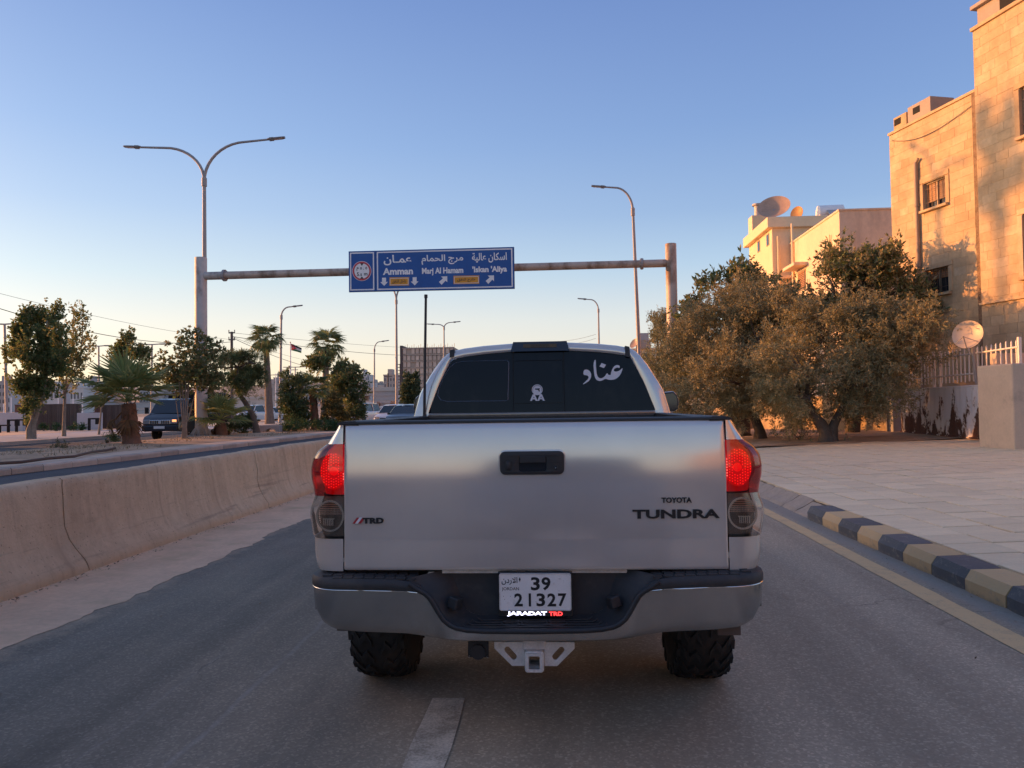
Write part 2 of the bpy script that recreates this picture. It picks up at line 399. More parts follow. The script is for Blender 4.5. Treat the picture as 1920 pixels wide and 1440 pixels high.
# painted lines
def worn_paint(name, col, wear, under=None):
    m, nt, p, o = newmat(name); co = _co(nt)
    n1 = _noise(nt, co, 5, 6, .7); n2 = _noise(nt, co, 95, 2, .5)
    f = _math(nt, 'ADD', _math(nt, 'MULTIPLY', n1, .65), _math(nt, 'MULTIPLY', n2, .35))
    c = _mix(nt, _ramp(nt, f, [(wear-.12, 1.), (wear+.10, 0.)]), [x*.9 for x in col], under or (.075, .07, .07))
    nt.links.new(c, p.inputs['Base Color']); p.inputs['Roughness'].default_value = .8
    nt.links.new(_bump(nt, n2, .4, .004), p.inputs['Normal']); return m
M_YEL = worn_paint('yellow_road_paint', (.78, .54, .27), .40, (.40, .30, .20))
M_WHT = worn_paint('worn_white_paint', (.80, .69, .55), .515, (.33, .275, .21))
mb = MB(); rows = []
for j in range(150):
    y = -12+j*.4; a = .012*fbm(y*1.9, 2, 0)
    rows.append([Vector((2.785+.012*(y-5)+a, y, .004)), Vector((2.985+.006*(y-5)+.012*fbm(y*2.3, 8, 0), y, .004))])
mb.grid(rows); tag(mb.build('edge_line', M_YEL), kind='structure')
mb = MB()
for y0 in (2.0, 11.2, 20.4, 29.6, 38.8):
    rows = []
    for j in range(9):
        y = y0-.2+j*2.3/8; k = .012*fbm(y*5, 5, 0)
        rows.append([Vector((-.69+k, y, .004)), Vector((-.51-.012*fbm(y*5, 15, 0), y, .004))])
    mb.grid(rows)
tag(mb.build('lane_line', M_WHT), kind='structure')

# striped kerb, block by block
def kpaint(name, col, dirt):
    m, nt, p, o = newmat(name); co = _co(nt)
    sx = nt.nodes.new('ShaderNodeSeparateXYZ'); nt.links.new(co, sx.inputs[0])
    n = _noise(nt, co, 9, 6, .7); n3 = _noise(nt, co, 40, 3)
    low = _math(nt, 'ADD', _math(nt, 'MULTIPLY_ADD', sx.outputs['Z'], -7., .62), _math(nt, 'MULTIPLY', _math(nt, 'SUBTRACT', n, .5), 1.6))
    c = _mix(nt, _math(nt, 'MULTIPLY', _ramp(nt, low, [(.3, 0.), (.75, 1.)]), .8), col, dirt)
    c = _mix(nt, _math(nt, 'MULTIPLY', _ramp(nt, _math(nt, 'ADD', _math(nt, 'MULTIPLY', n3, .5), _math(nt, 'MULTIPLY', n, .5)), [(.54, 0.), (.62, 1.)]), .35), c, (.40, .33, .26))
    oi = nt.nodes.new('ShaderNodeObjectInfo'); c = _mix(nt, 1., c, _ramp(nt, oi.outputs['Random'], [(0, .86), (1, 1.1)]), 'MULTIPLY')
    nt.links.new(c, p.inputs['Base Color']); p.inputs['Roughness'].default_value = .78
    nt.links.new(_bump(nt, _noise(nt, co, 35, 5, .65), .45, .006), p.inputs['Normal']); return m
M_KY = kpaint('kerb_yellow', (.66, .45, .23), (.40, .285, .17)); M_KB = kpaint('kerb_black', (.115, .115, .118), (.20, .175, .15))
kerb = thing('kerb', None, None, (0, 0, 0)); kerb['kind'] = 'structure'
KP = [(0, -.03), (0, .095), (.05, .17), (.30, .182), (.30, -.03)]
def kerb_mesh(L, mat, name, P=KP, smooth=None):
    rows = []; n = 5
    for i in range(n+1):
        y = L*i/n; e = .012 if i in (0, n) else 0
        rows.append([Vector((x+(e if k < 3 else 0)+.006*fbm(y*6, k, L*9), y, z-(e*.6 if k in (1, 2, 3) else 0)+.005*fbm(y*5, k+9, L))) for k, (x, z) in enumerate(P)])
    mb = MB(); mb.grid(rows, flip=True); m = len(P)
    mb.f.append(tuple(range(m))); mb.m.append(0); mb.f.append(tuple(n*m+k for k in range(m))[::-1]); mb.m.append(0)
    return mb.mesh(name, mat, None)
KL = .572; variants = {}
for c, mt in (('y', M_KY), ('b', M_KB)):
    variants[c] = [kerb_mesh(KL-.006-.004*k, mt, 'kerb_stone') for k in range(3)]
i = 0; y = 10.52-KL
while y > -4:
    o = link('kerb_stone', variants['b' if i % 2 == 0 else 'y'][i % 3], kerb, (SX(y), y, 0), (0, 0, rnd.uniform(-.012, .012)))
    y -= KL; i += 1
M_KDUST = pm('kerb_dusty', (.46, .35, .26), .9, var=.18, vs=4, bump=.6, bs=20, bd=.01)
lowP = [(0, -.03), (.05, .02), (.16, .065), (.30, .15), (.30, -.03)]
lowm = kerb_mesh(.62, M_KDUST, 'kerb_stone', lowP)
for k in range(40):
    link('kerb_stone', lowm, kerb, (SX(10.5+k*.63)+.02*rnd.uniform(-1, 1), 10.54+k*.63, -.005*k % .03), (0, 0, rnd.uniform(-.02, .02)))

# pavement: individual slabs near, joined slabs farther
PS, PX0, PZ0 = .035, 3.57, .178
def pz(x): return PZ0+PS*(x-PX0)
pav = MB().grid([[Vector((PX0, -20, pz(PX0)-.012)), Vector((16, -20, pz(16)-.012))], [Vector((PX0+.1, 27, pz(PX0+.1)-.012)), Vector((16, 27, pz(16)-.012))]], flip=False).build('pavement', M_PAVEBED)
tag(pav, kind='structure')
SL = .47
def slab_mesh():
    mb = MB(); t = .03; h = SL/2-.011
    rows = [[(-h, -h, -t), (h, -h, -t), (h, h, -t), (-h, h, -t)], [(-h, -h, -.004), (h, -h, -.004), (h, h, -.004), (-h, h, -.004)], [(-h+.006, -h+.006, 0), (h-.006, -h+.006, 0), (h-.006, h-.006, 0), (-h+.006, h-.006, 0)]]
    mb.grid(rows, closed=True); mb.f.append((8, 9, 10, 11)); mb.m.append(0); return mb
sm = slab_mesh().mesh('paving_slab', M_PAVE); tilt = math.atan(PS)
cnt = 0; far = MB()
for j in range(-8, 46):
    for i in range(0, 26):
        x, yy = PX0+.03+SL/2+i*SL, 3.1+j*SL
        near = 3.9 < yy < 13.5 and cnt < 300 and x < 3.55+yy*.66-1.2 and x < 10.6
        z = pz(x)+.004*rnd.uniform(-1, 1); rt = (rnd.uniform(-.004, .004), -tilt+rnd.uniform(-.004, .004), rnd.uniform(-.004, .004))
        if near: link('paving_slab', sm, pav, (x, yy, z), rt); cnt += 1
        elif x < 11.4:
            far.box((x, yy, z-.013), (SL-.026, SL-.026, .026), 0, Matrix.Rotation(-tilt, 3, 'Y'))
tag(far.build('paving_slabs_beyond', M_PAVE, pav), kind='stuff')
# bare earth under the trees beyond the paving
mb = MB(); rows = []
for j in range(40):
    y = 22.6+j*1.2
    rows.append([Vector((x, y+.5*fbm(x*.5, 3, 0)*(j == 0), pz(min(x, 12))+.012+.05*fbm(x*.6, y*.6, 0)+.015*(j > 0))) for x in np.linspace(3.6, 14, 22)])
mb.grid(rows); tag(mb.build('earth_strip', M_DIRT, smooth=60), kind='structure')

# concrete barrier, segment by segment between the cracks
def barrier_mat():
    m, nt, p, o = newmat('barrier_plaster'); co = _co(nt)
    f = _math(nt, 'ADD', _math(nt, 'MULTIPLY', _noise(nt, _co(nt, 'Object', (1, 1, .35)), 2.2, 6, .65), .55), _math(nt, 'MULTIPLY', _noise(nt, co, 11, 5, .6), .45))
    c = _ramp(nt, f, [(.28, (.47, .34, .22)), (.5, (.63, .47, .31)), (.72, (.72, .55, .37))])
    c = _mix(nt, _ramp(nt, _noise(nt, _co(nt, 'Object', (1, 2.4, .25)), 1.6, 5, .6), [(.5, 0.), (.68, .5)]), c, (.47, .33, .21))
    sx = nt.nodes.new('ShaderNodeSeparateXYZ'); nt.links.new(co, sx.inputs[0])
    low = _ramp(nt, _math(nt, 'ADD', sx.outputs['Z'], _math(nt, 'MULTIPLY', _noise(nt, co, 4, 5), .22)), [(.16, .6), (.30, 0.)])
    c = _mix(nt, low, c, (.56, .385, .235))
    nt.links.new(c, p.inputs['Base Color']); p.inputs['Roughness'].default_value = .92
    h = _math(nt, 'ADD', _math(nt, 'MULTIPLY', _noise(nt, co, 5, 5, .6), 1.0), _math(nt, 'MULTIPLY', _noise(nt, co, 45, 6, .7), .55))
    sc_ = _math(nt, 'MULTIPLY', _ramp(nt, _noise(nt, _co(nt, 'Object', (1, .30, 7)), 1.5, 6, .66), [(.55, 0.), (.66, 1.)]), _ramp(nt, sx.outputs['Z'], [(.10, 0.), (.18, .5), (.42, .4), (.60, 0.)])); c = _mix(nt, sc_, c, (.16, .125, .10))
    pit = _ramp(nt, _noise(nt, co, 38, 2, .5), [(.27, .75), (.33, 0.)]); c = _mix(nt, pit, c, (.22, .155, .11)); c = _mix(nt, _math(nt, 'MULTIPLY', _ramp(nt, _noise(nt, _co(nt, 'Object', (1, 3.2, .16)), 2.6, 5, .62), [(.54, 0.), (.7, 1.)]), .45), c, (.36, .25, .17)); nt.links.new(c, p.inputs['Base Color'])
    nt.links.new(_bump(nt, h, .7, .03), p.inputs['Normal']); return m
M_BAR = barrier_mat()
BP = [(.0, -.02), (.0, .05), (-.012, .115), (-.05, .155), (-.11, .25), (-.155, .36), (-.185, .5), (-.205, .65), (-.22, .8), (-.23, .9), (-.245, .955), (-.28, .975), (-.38, .98), (-.42, .965), (-.44, .92), (-.46, .7), (-.50, .4), (-.62, .15), (-.65, -.02)]
bar_cuts = [-6.9, -2.2, 2.45, 7.12, 11.82, 16.5, 21.2, 25.9]
BP = [(x, z*.945) for x, z in BP]
bar_lab = ['', 'long concrete crash barrier segment nearest the camera, ends at the wide jagged crack', 'middle concrete crash barrier segment between the two jagged cracks', 'concrete crash barrier segment running from the second crack to behind the truck']
def crack(k, z): return .10*fbm(z*1.7, k*7.3, 0)+.05*fbm(z*6, k*3.1, 2)+.02*fbm(z*17, k, 5)+(.22*(.35-z) if z < .35 and k == 3 else 0)
for si in range(len(bar_cuts)-1):
    if si == 0: continue
    y0, y1 = bar_cuts[si], bar_cuts[si+1]
    rows = []; n = 46
    for q in range(n+1):
        t = q/n; row = []
        for k, (dx, z) in enumerate(BP):
            g = .011+.012*abs(fbm(z*4, si, 1))
            a = y0+crack(si, z)+g; b = y1+crack(si+1, z)-g*(.3 if q == n else 1)
            y = a+(b-a)*t; x = barrier_x(y)+dx
            am = 1 if 1 < k < len(BP)-2 else .4
            x += am*(.016*fbm(y*1.1, z*1.5, 0)+.006*fbm(y*5, z*5, 3)+.003*fbm(y*17, z*17, 3)); zz = z+(.012*fbm(y*.9, dx*3, 8)+.005*fbm(y*6, 1, 8) if z > .8 else 0)
            if q in (0, n): x -= .008
            row.append(Vector((x, y, zz)))
        rows.append(row)
    mb = MB(); mb.grid(rows, flip=True); m = len(BP)
    mb.f.append(tuple(range(m))); mb.m.append(0); mb.f.append(tuple(n*m+k for k in range(m))[::-1]); mb.m.append(0)
    o = mb.build('concrete_barrier', M_BAR, smooth=50)
    li = {2: 1, 3: 2, 4: 3}.get(si)
    if li: lab = bar_lab[li]
    else: lab = {1: 'concrete crash barrier segment beside the camera, just out of view', 5: 'concrete crash barrier segment hidden behind the truck, the nearer one', 6: 'concrete crash barrier segment hidden behind the truck, the farther one'}.get(si, 'crash barrier segment')
    tag(o, lab, 'crash barrier', 'crash barrier segments along the road')
# dry leaves and crumbs at the barrier foot
rs = np.random.RandomState(3); n = 900
yy = rs.uniform(2, 30, n); xx = -4.48+np.abs(rs.normal(0, .05, n))+.02; V = []
for a, b in zip(xx, yy):
    s = rs.uniform(.006, .02); t = rs.uniform(0, 6.28); h = rs.uniform(.03, .05)
    d = np.array([math.cos(t), math.sin(t), rs.uniform(-.5, .6)])*s; e = np.array([-math.sin(t), math.cos(t), rs.uniform(-.4, .4)])*s*.6
    c = np.array([a, b, h]); V.append([c-d, c+e, c+d, c-e])
M_LIT = leafmat('dry_litter', [(.10, .055, .03), (.22, .13, .07), (.32, .24, .17), (.07, .04, .025)], .1)
tag(link('leaf_litter', quadmesh('leaf_litter', V, M_LIT)), kind='stuff')
V = []
for _ in range(420):
    x, y = rs.uniform(3.02, 3.3), rs.uniform(3, 16)
    if rs.rand() < .35: x, y = rs.uniform(-3.9, 3, 1)[0], rs.uniform(2.2, 14)
    s = rs.uniform(.003, .011); t = rs.uniform(0, 6.28); d = np.array([math.cos(t), math.sin(t), rs.uniform(0, .5)])*s*1.4; e = np.array([-math.sin(t), math.cos(t), .2])*s*.6; c = np.array([x, y, .009]); V.append([c-d, c+e, c+d, c-e])
tag(link('gutter_litter', quadmesh('gutter_litter', V, M_LIT)), kind='stuff')

# left-hand side: second carriageway, median, far road, far pavement
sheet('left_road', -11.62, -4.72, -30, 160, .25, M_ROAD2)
KM = [(-.30, .0), (-.30, .155), (-.03, .15), (0, .11), (0, .0)]
mk = thing('median_kerb', None, None, (0, 0, 0)); mk['kind'] = 'structure'
def LKX(y): return -11.72+.0267*(y-15.5)
def mk_mesh(mat):
    rows = [[Vector((x, y, z)) for x, z in KM] for y in (0, .97)]
    mb = MB(); mb.grid(rows); mb.f += [(0, 1, 2, 3, 4)[::-1], (5, 6, 7, 8, 9)]; mb.m += [0, 0]; return mb.mesh('kerb_stone', mat)
mkm = mk_mesh(M_KSTONE)
for k in range(64):
    y = 6+k*.99; link('kerb_stone', mkm, mk, (LKX(y), y, .25), (0, 0, -.0267+rnd.uniform(-.01, .01)))
M_STRIP = pm('median_paving', (.64, .47, .34), .9, var=.12, vs=1.0, bump=.3, bs=25)
mb = MB(); rows = []
for j in range(60):
    y = 4+j*2.6
    rows.append([Vector((-17.0, y, .36)), Vector((-16.6, y, .43+.03*fbm(y, 2, 2)))]+[Vector((x, y, .43+.07*fbm(x*.7, y*.5, 1))) for x in (-16, -15.4, -14.8, -14.2)]+[Vector((LKX(y)-1.5+.15*fbm(y*.4, 9, 9), y, .412)), Vector((LKX(y)-1.35+.2*fbm(y*.9, 9, 9), y, .398))])
mb.grid(rows); tag(mb.build('median_earth', M_DIRT, smooth=60), kind='structure')
mb = MB(); mb.grid([[Vector((LKX(y)-2.4, y, .385)), Vector((LKX(y)-.29, y, .403))] for y in (4, 40, 90, 160)]); tag(mb.build('median_strip', M_STRIP), kind='structure')
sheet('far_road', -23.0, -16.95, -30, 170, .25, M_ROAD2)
mb = MB(); mb.bb((-23.3, -10, .2), (-22.95, 160, .40)); tag(mb.build('far_kerb', M_KSTONE), kind='structure')
sheet('far_pavement', -30.5, -23.25, -10, 160, .39, M_GREYPAVE)
sheet('far_sand_strip', -60, -30.4, -10, 70, .395, M_SAND)
M_LOT = pm('parking_gravel', (.55, .44, .34), .95, var=.12, vs=.4, bump=.2, bs=8)
sheet('parking_ground', -160, -23.2, 58, 190, .41, M_LOT)

# distant hill the town stands on
mb = MB(); rows = []
def hillz(x, y):
    t = max(0., min(1., (y-190)/300)); a = t*t*(3-2*t)
    lx = max(0., min(1., (-x-10)/120))
    return a*(5+13*lx+4*fbm(x*.008, y*.008, 2))+.2*fbm(x*.05, y*.05, 1)-.3
for j in range(30):
    y = 170+j*16
    rows.append([Vector((-520+i*18, y, hillz(-520+i*18, y))) for i in range(46)])
mb.grid(rows); tag(mb.build('hill', M_GROUND, smooth=60), kind='structure')
# ------------------------------------------------------------------ pickup truck
def carpaint(name, col, metal=.55, rough=.34, flake=.25):
    m, nt, p, o = newmat(name); co = _co(nt)
    f = _noise(nt, co, 1.6, 5, .6)
    c = _ramp(nt, f, [(.3, [x*.94 for x in col]), (.7, [x*1.05 for x in col])])
    # road film: thicker towards the bottom edge, with speckle and run marks
    sx = nt.nodes.new('ShaderNodeSeparateXYZ'); nt.links.new(co, sx.inputs[0])
    z_d = _ramp(nt, _math(nt, 'MULTIPLY_ADD', sx.outputs['Z'], .5, 0.), [(.40, .55), (.50, .28), (.62, .10), (.74, .05)])
    d_n = _ramp(nt, _math(nt, 'ADD', _math(nt, 'MULTIPLY', _noise(nt, co, 4.5, 6, .7), .6), _math(nt, 'MULTIPLY', _noise(nt, _co(nt, 'Object', (5, 1, .5)), 3, 5, .6), .4)), [(.36, .25), (.66, 1.)])
    dust = _math(nt, 'MULTIPLY', z_d, d_n)
    spk = _ramp(nt, _noise(nt, co, 120, 2, .5), [(.70, 0.), (.76, .5)])
    dust = _math(nt, 'MINIMUM', _math(nt, 'ADD', dust, _math(nt, 'MULTIPLY', spk, z_d)), .9)
    c = _mix(nt, dust, c, (.42, .345, .27))
    nt.links.new(c, p.inputs['Base Color']); nt.links.new(_math(nt, 'MULTIPLY', _math(nt, 'SUBTRACT', 1., dust), metal), p.inputs['Metallic'])
    nt.links.new(_math(nt, 'SUBTRACT', 1., dust), p.inputs['Coat Weight'])
    fl = _noise(nt, co, 900, 1, .5)
    nt.links.new(_ramp(nt, _math(nt, 'ADD', _math(nt, 'MULTIPLY', _noise(nt, co, 3, 5, .65), .7), _math(nt, 'MULTIPLY', fl, .3)), [(.25, rough*.94), (.75, rough*1.08)]), p.inputs['Roughness'])
    nt.links.new(_ramp(nt, _noise(nt, co, 7, 5, .7), [(.35, .05), (.75, .16)]), p.inputs['Coat Roughness'])
    nt.links.new(_bump(nt, fl, flake*.12, .0006), p.inputs['Normal'])
    return m
M_SILVER = carpaint('silver_paint', (.74, .685, .635), .46, .14, .2)
M_BLKP = pm('black_plastic', (.028, .029, .032), .48, var=.12, vs=6, bump=.3, bs=500, bd=.0008, spec=.45)
M_BLKG = pm('gloss_black', (.012, .013, .016), .18, var=.1, vs=4, bump=0, spec=.5, coat=.6)
M_PADB = pm('bumper_pad', (.040, .040, .043), .62, var=.2, vs=7, bump=.4, bs=260, bd=.001, stain=(.075, .068, .060), sfac=.52, ss=5)
def chrome_mat():
    m, nt, p, o = newmat('worn_chrome'); co = _co(nt)
    f = _noise(nt, co, 2.2, 6, .65); d = _noise(nt, _co(nt, 'Object', (1, 1, .4)), 5, 6, .7)
    c = _ramp(nt, f, [(.3, (.42, .42, .425)), (.7, (.56, .55, .53))]); c = _mix(nt, _ramp(nt, d, [(.52, 0.), (.75, .6)]), c, (.26, .235, .205))
    nt.links.new(c, p.inputs['Base Color']); p.inputs['Metallic'].default_value = .92
    nt.links.new(_ramp(nt, d, [(.3, .12), (.7, .30)]), p.inputs['Roughness'])
    nt.links.new(_bump(nt, _noise(nt, co, 3.2, 3), .10, .02), p.inputs['Normal']); return m
M_CHR = chrome_mat()
M_BRIGHT = pm('bright_trim', (.75, .73, .70), .16, .95, var=.04, bump=0)
M_STEEL = pm('galvanised_steel', (.74, .72, .70), .45, .45, var=.2, vs=14, bump=.25, bs=120, bd=.001, stain=(.52, .45, .38), sfac=.58, ss=9)
M_RUB = pm('tyre_rubber', (.022, .021, .020), .8, var=.25, vs=8, bump=.4, bs=90, bd=.002, stain=(.055, .040, .030), sfac=.5, ss=5)
M_UNDER = pm('underbody', (.014, .013, .013), .9, var=.3, vs=5, bump=.3)
M_WHITE_P = pm('plate_white', (.82, .80, .78), .42, var=.06, vs=14, bump=.1, bs=90, bd=.0006, stain=(.56, .53, .50), sfac=.62, ss=20)
M_INK = pm('black_ink', (.012, .012, .014), .5, var=.1, bump=0)
M_DECAL = pm('white_decal', (.78, .76, .80), .55, var=.03, bump=0)
M_REDP = pm('red_badge', (.45, .03, .04), .35, var=.05, bump=0)
M_DARKGLASS = pm('tinted_glass', (.004, .006, .012), .04, 0., var=.1, vs=1, bump=0, spec=.24, stain=(.016, .017, .020), sfac=.50, ss=3.5, sscale=(1, 1, .6))
M_SEAL = pm('window_seal', (.012, .012, .013), .6, var=.1, bump=0)
M_MIRRORG = pm('mirror_glass', (.06, .075, .09), .05, .9, var=.05, bump=0)
def lensmat(name, col, gloss=.06, k=.10):
    m, nt, p, o = newmat(name)
    t = nt.nodes.new('ShaderNodeBsdfTransparent'); t.inputs[0].default_value = (*col, 1)
    g = nt.nodes.new('ShaderNodeBsdfGlossy'); g.inputs['Roughness'].default_value = gloss; g.inputs[0].default_value = (1, 1, 1, 1)
    fr = nt.nodes.new('ShaderNodeFresnel'); fr.inputs[0].default_value = 1.5
    mx = nt.nodes.new('ShaderNodeMixShader'); nt.links.new(_math(nt, 'ADD', fr.outputs[0], k*.3), mx.inputs[0])
    nt.links.new(t.outputs[0], mx.inputs[1]); nt.links.new(g.outputs[0], mx.inputs[2]); nt.links.new(mx.outputs[0], o.inputs[0]); return m
M_REDLENS = lensmat('red_lens', (.72, .035, .045)); M_CLEARLENS = lensmat('clear_lens', (.93, .89, .86))
def emis(name, col, s, base=None):
    m, nt, p, o = newmat(name); p.inputs['Base Color'].default_value = (*(base or col), 1)
    p.inputs['Emission Color'].default_value = (*col, 1); p.inputs['Emission Strength'].default_value = s; p.inputs['Roughness'].default_value = .4; return m
M_REDGLOW = emis('red_reflector', (1, .012, .02), .24, (.5, .03, .04)); M_REDDOT = emis('brake_light_dot', (1., .22, .18), 1.0)
M_REDDIM = emis('red_housing', (1, .012, .025), .10, (.6, .03, .05))
M_LEDW = emis('white_led', (.80, .78, 1.), 1.5); M_LEDR = emis('red_led', (1, .05, .05), 1.3)
M_AMBER = pm('amber_reflector', (.50, .26, .17), .3, .4, var=.3, vs=30, bump=0)
M_SMOKE = pm('smoked_reflector', (.15, .13, .12), .25, .5, var=.3, vs=20, bump=0)

TX, TY = -.12, 3.51
truck = thing('pickup_truck', 'silver pickup truck stopped in the middle of the road with its brake lights on', 'pickup truck', (TX, TY, 0))
def TB(mb, name, mats, parent=None, **k): return mb.build(name, mats, parent or truck, world=False, **k)
def lerp(a, b, t): return a+(b-a)*t
def interp(tab, z):
    if z >= tab[0][1]: return tab[0][0]
    for (a, za), (b, zb) in zip(tab, tab[1:]):
        if z >= zb: return lerp(a, b, (za-z)/(za-zb))
    return tab[-1][0]
# half width of the rear corner by height
HW = [(.896, 1.469), (.951, 1.378), (.981, 1.35), (1.006, 1.311), (1.015, 1.265), (1.013, 1.221), (1.003, 1.18), (.997, 1.144), (1.006, 1.115), (1.018, 1.083), (1.022, 1.054), (1.016, 1.008), (1.009, .966), (1.004, .95), (1.003, .882), (.997, .83), (.982, .80)]
HW = [(x+(.027 if x > .96 else .014 if x > .92 else .006), z) for x, z in HW]
HB = [(.880, 1.472), (.905, 1.455), (.945, 1.38), (.975, 1.31), (.99, 1.22), (.995, 1.1), (.995, .95), (.99, .85), (.97, .78)]
XIN = .871
def corner(s, z0, z1, nz, tab, ry, y1, off=0., p=.75, bulge=0.):
    rows = []
    for i in range(nz+1):
        z = lerp(z0, z1, i/nz); hw = interp(tab, z)+off; row = []
        for k in range(13):
            t = PI/2*k/12
            x = XIN+(hw-XIN)*math.sin(t)**p; y = ry*(1-math.cos(t)**p)-off-bulge*math.sin(t*2)*.5
            row.append(Vector((s*x, y+tgY(max(z, .81))*.6, z)))
        row.append(Vector((s*hw, y1, z))); rows.append(row)
    return rows
_TG = []                                                       # tailgate section, built from its slope
y_ = 0.; z_ = 1.462
while z_ > .80:
    _TG.append((y_, z_)); t = 9.5 if z_ > 1.44 else lerp(.9, 8.0, max(0, (z_-1.20)/.24)) if z_ > 1.2 else lerp(.3, .9, (z_-.945)/.255) if z_ > .945 else 2.6
    y_ -= math.tan(R_(t))*.01; z_ -= .01
def tgY(z):
    if z >= _TG[0][1]: return _TG[0][0]
    i = min(len(_TG)-1, int((_TG[0][1]-z)/.01)); return _TG[i][0]
# tailgate
rows = []
zs = [1.474, 1.470, 1.462]+[1.44-.02*i for i in range(25)]+[.950, .946, .942, .92, .90, .88, .86, .84, .825, .815, .808, .806]
for z in zs:
    y = tgY(z)+(.012 if z > 1.472 else .004 if z > 1.465 else 0)+(.004 if z < .810 else 0)+(.012 if z < .8065 else 0)
    xs = [-.866, -.8655, -.862, -.856]+list(np.linspace(-.84, .84, 29))+[.856, .862, .8655, .866]
    rows.append([Vector((x, y+(.014 if abs(x) > .8657 else .004 if abs(x) > .865 else .001 if abs(x) > .86 else 0)+.006*(abs(x)/.866)**6, z)) for x in xs])
tg = TB(MB().grid(rows), 'tailgate', M_SILVER, smooth=35)
TB(MB().bb((-.86, .02, .80), (.86, .06, 1.46)), 'tailgate_inner', M_UNDER)
TB(MB().bb((-.875, .03, .79), (.875, .034, 1.465)), 'shut_gap', M_SEAL)
mb = MB()
mb.prism([(-.004, 1.4735), (-.003, 1.480), (.004, 1.484), (.05, 1.486), (.05, 1.470), (.002, 1.470)], (-.872, 0, 0), (0, 1, 0), (0, 0, 1), (1.744, 0, 0)); TB(mb, 'tailgate_cap', M_BLKP, smooth=40)
for s in (-1, 1):
    up = MB().grid(corner(s, 1.468, 1.381, 6, HW, .10, .30), flip=s > 0); TB(up, 'bed_corner_panel', M_SILVER, smooth=40)
    lo = MB().grid(corner(s, .948, .802, 8, HW, .12, .30), flip=s > 0); TB(lo, 'bed_corner_panel', M_SILVER, smooth=40)
    bs_ = [[Vector((s*interp(HB, z), y, z)) for y in (.10, .2, .6, 1.0, 1.5, 1.97)] for z in [1.472-.022*i for i in range(32)]]
    TB(MB().grid(bs_, flip=s > 0), 'bed_side', M_SILVER, smooth=40)
    # bed rail cap
    mb = MB(); mb.prism([(.80, 1.466), (.80, 1.480), (.815, 1.486), (.875, 1.485), (.899, 1.477), (.899, 1.4695)], (0, .0, 0), (s, 0, 0), (0, 0, 1), (0, 1.98, 0)); TB(mb, 'bed_rail_cap', M_BLKP, smooth=40)
    TB(MB().bb((s*.79, .05, .86), (s*.81, 1.97, 1.47)), 'bed_inner_wall', M_UNDER)
    # lamps: housing, reflector, dots, lens
    L = thing_lamp = TB(MB().grid(corner(s, 1.378, 1.146, 16, HW, .13, .24, -.035), flip=s > 0), 'tail_light', M_REDDIM, smooth=40)
    cx, cz = .928, 1.255
    mb = MB(); mb.prism([(cx-.024*0+.062*math.cos(a)-.005, cz+.085*math.sin(a)) for a in np.linspace(0, 2*PI, 28, endpoint=False)], (0, .018, 0), (s, 0, 0), (0, 0, 1), (0, -.003, 0)); TB(mb, 'reflector', M_REDGLOW, L)
    mb = MB()
    for i in range(-5, 6):
        for j in range(-7, 8):
            x, z = cx-.006+i*.0115, cz+j*.0125+(i % 2)*.004
            r = math.hypot((x-cx+.005)/.062, (z-cz)/.086)
            if r < .95 and r > .36 and (s > 0 or not (i < -2 and j > -1 and j < 6)):
                k = .0021 if s > 0 else .0019
                mb.box((s*x, .0135, z), (k*1.7, .003, k*1.9))
    TB(mb, 'bulb_dots', M_REDDOT, L)
    mb = MB(); mb.lathe([(.020, 0), (.017, .010), (.006, .013)], (s*(cx-.006), .016, cz), 'Y', 20); 
    mb.v = [(x, .032-y, z) for x, y, z in mb.v]; TB(mb, 'bulb', emis('bulb_red', (1, .02, .025), .45) if 'bulb_red' not in MATS else MATS['bulb_red'], L, smooth=40)
    TB(MB().grid(corner(s, 1.379, 1.143, 20, HW, .115, .26, .003, .72, .012), flip=s > 0), 'lens', M_REDLENS, L, smooth=60)
    Q = TB(MB().grid(corner(s, 1.140, .955, 12, HW, .13, .24, -.03), flip=s > 0), 'reversing_light', M_SMOKE, smooth=40)
    ccx, ccz = .938, 1.050
    mb = MB(); ring = [(ccx+.066*math.cos(a), ccz+.073*math.sin(a)) for a in np.linspace(0, 2*PI, 36, endpoint=False)]; ring2 = [(ccx+.057*math.cos(a), ccz+.064*math.sin(a)) for a in np.linspace(0, 2*PI, 36, endpoint=False)]
    mb.prism(ring, (0, .016, 0), (s, 0, 0), (0, 0, 1), (0, -.012, 0), holes=[ring2[::-1]]); TB(mb, 'bezel', M_BRIGHT, Q, smooth=40)
    mb = MB()
    for j in range(-7, 8):
        z = ccz+j*.0085; hx = .059*math.sqrt(max(0, 1-((z-ccz)/.066)**2)); mb.box((s*ccx, .012, z), (2*hx, .006, .0022), 1 if j > 0 else 0)
    for i in range(-8, 9):
        x = ccx+i*.0068; hz = .066*math.sqrt(max(0, 1-((x-ccx)/.059)**2))
        if hz > .03: mb.bb((s*x-.001, .008, ccz+.004), (s*x+.001, .012, ccz+min(hz, .034)), 2)
    for i in range(6): mb.bb((s*(ccx-.012+i*.0085)-.0022, .008, ccz-.045), (s*(ccx-.012+i*.0085)+.0022, .012, ccz-.012), 2)
    mb.bb((s*(ccx-.02), .009, ccz-.016), (s*(ccx+.036), .013, ccz-.012), 2); TB(mb, 'prism_ribs', [M_SMOKE, M_AMBER, M_BRIGHT], Q)
    TB(MB().grid(corner(s, 1.142, .952, 16, HW, .115, .26, .002, .72, .01), flip=s > 0), 'lens', M_CLEARLENS, Q, smooth=60)
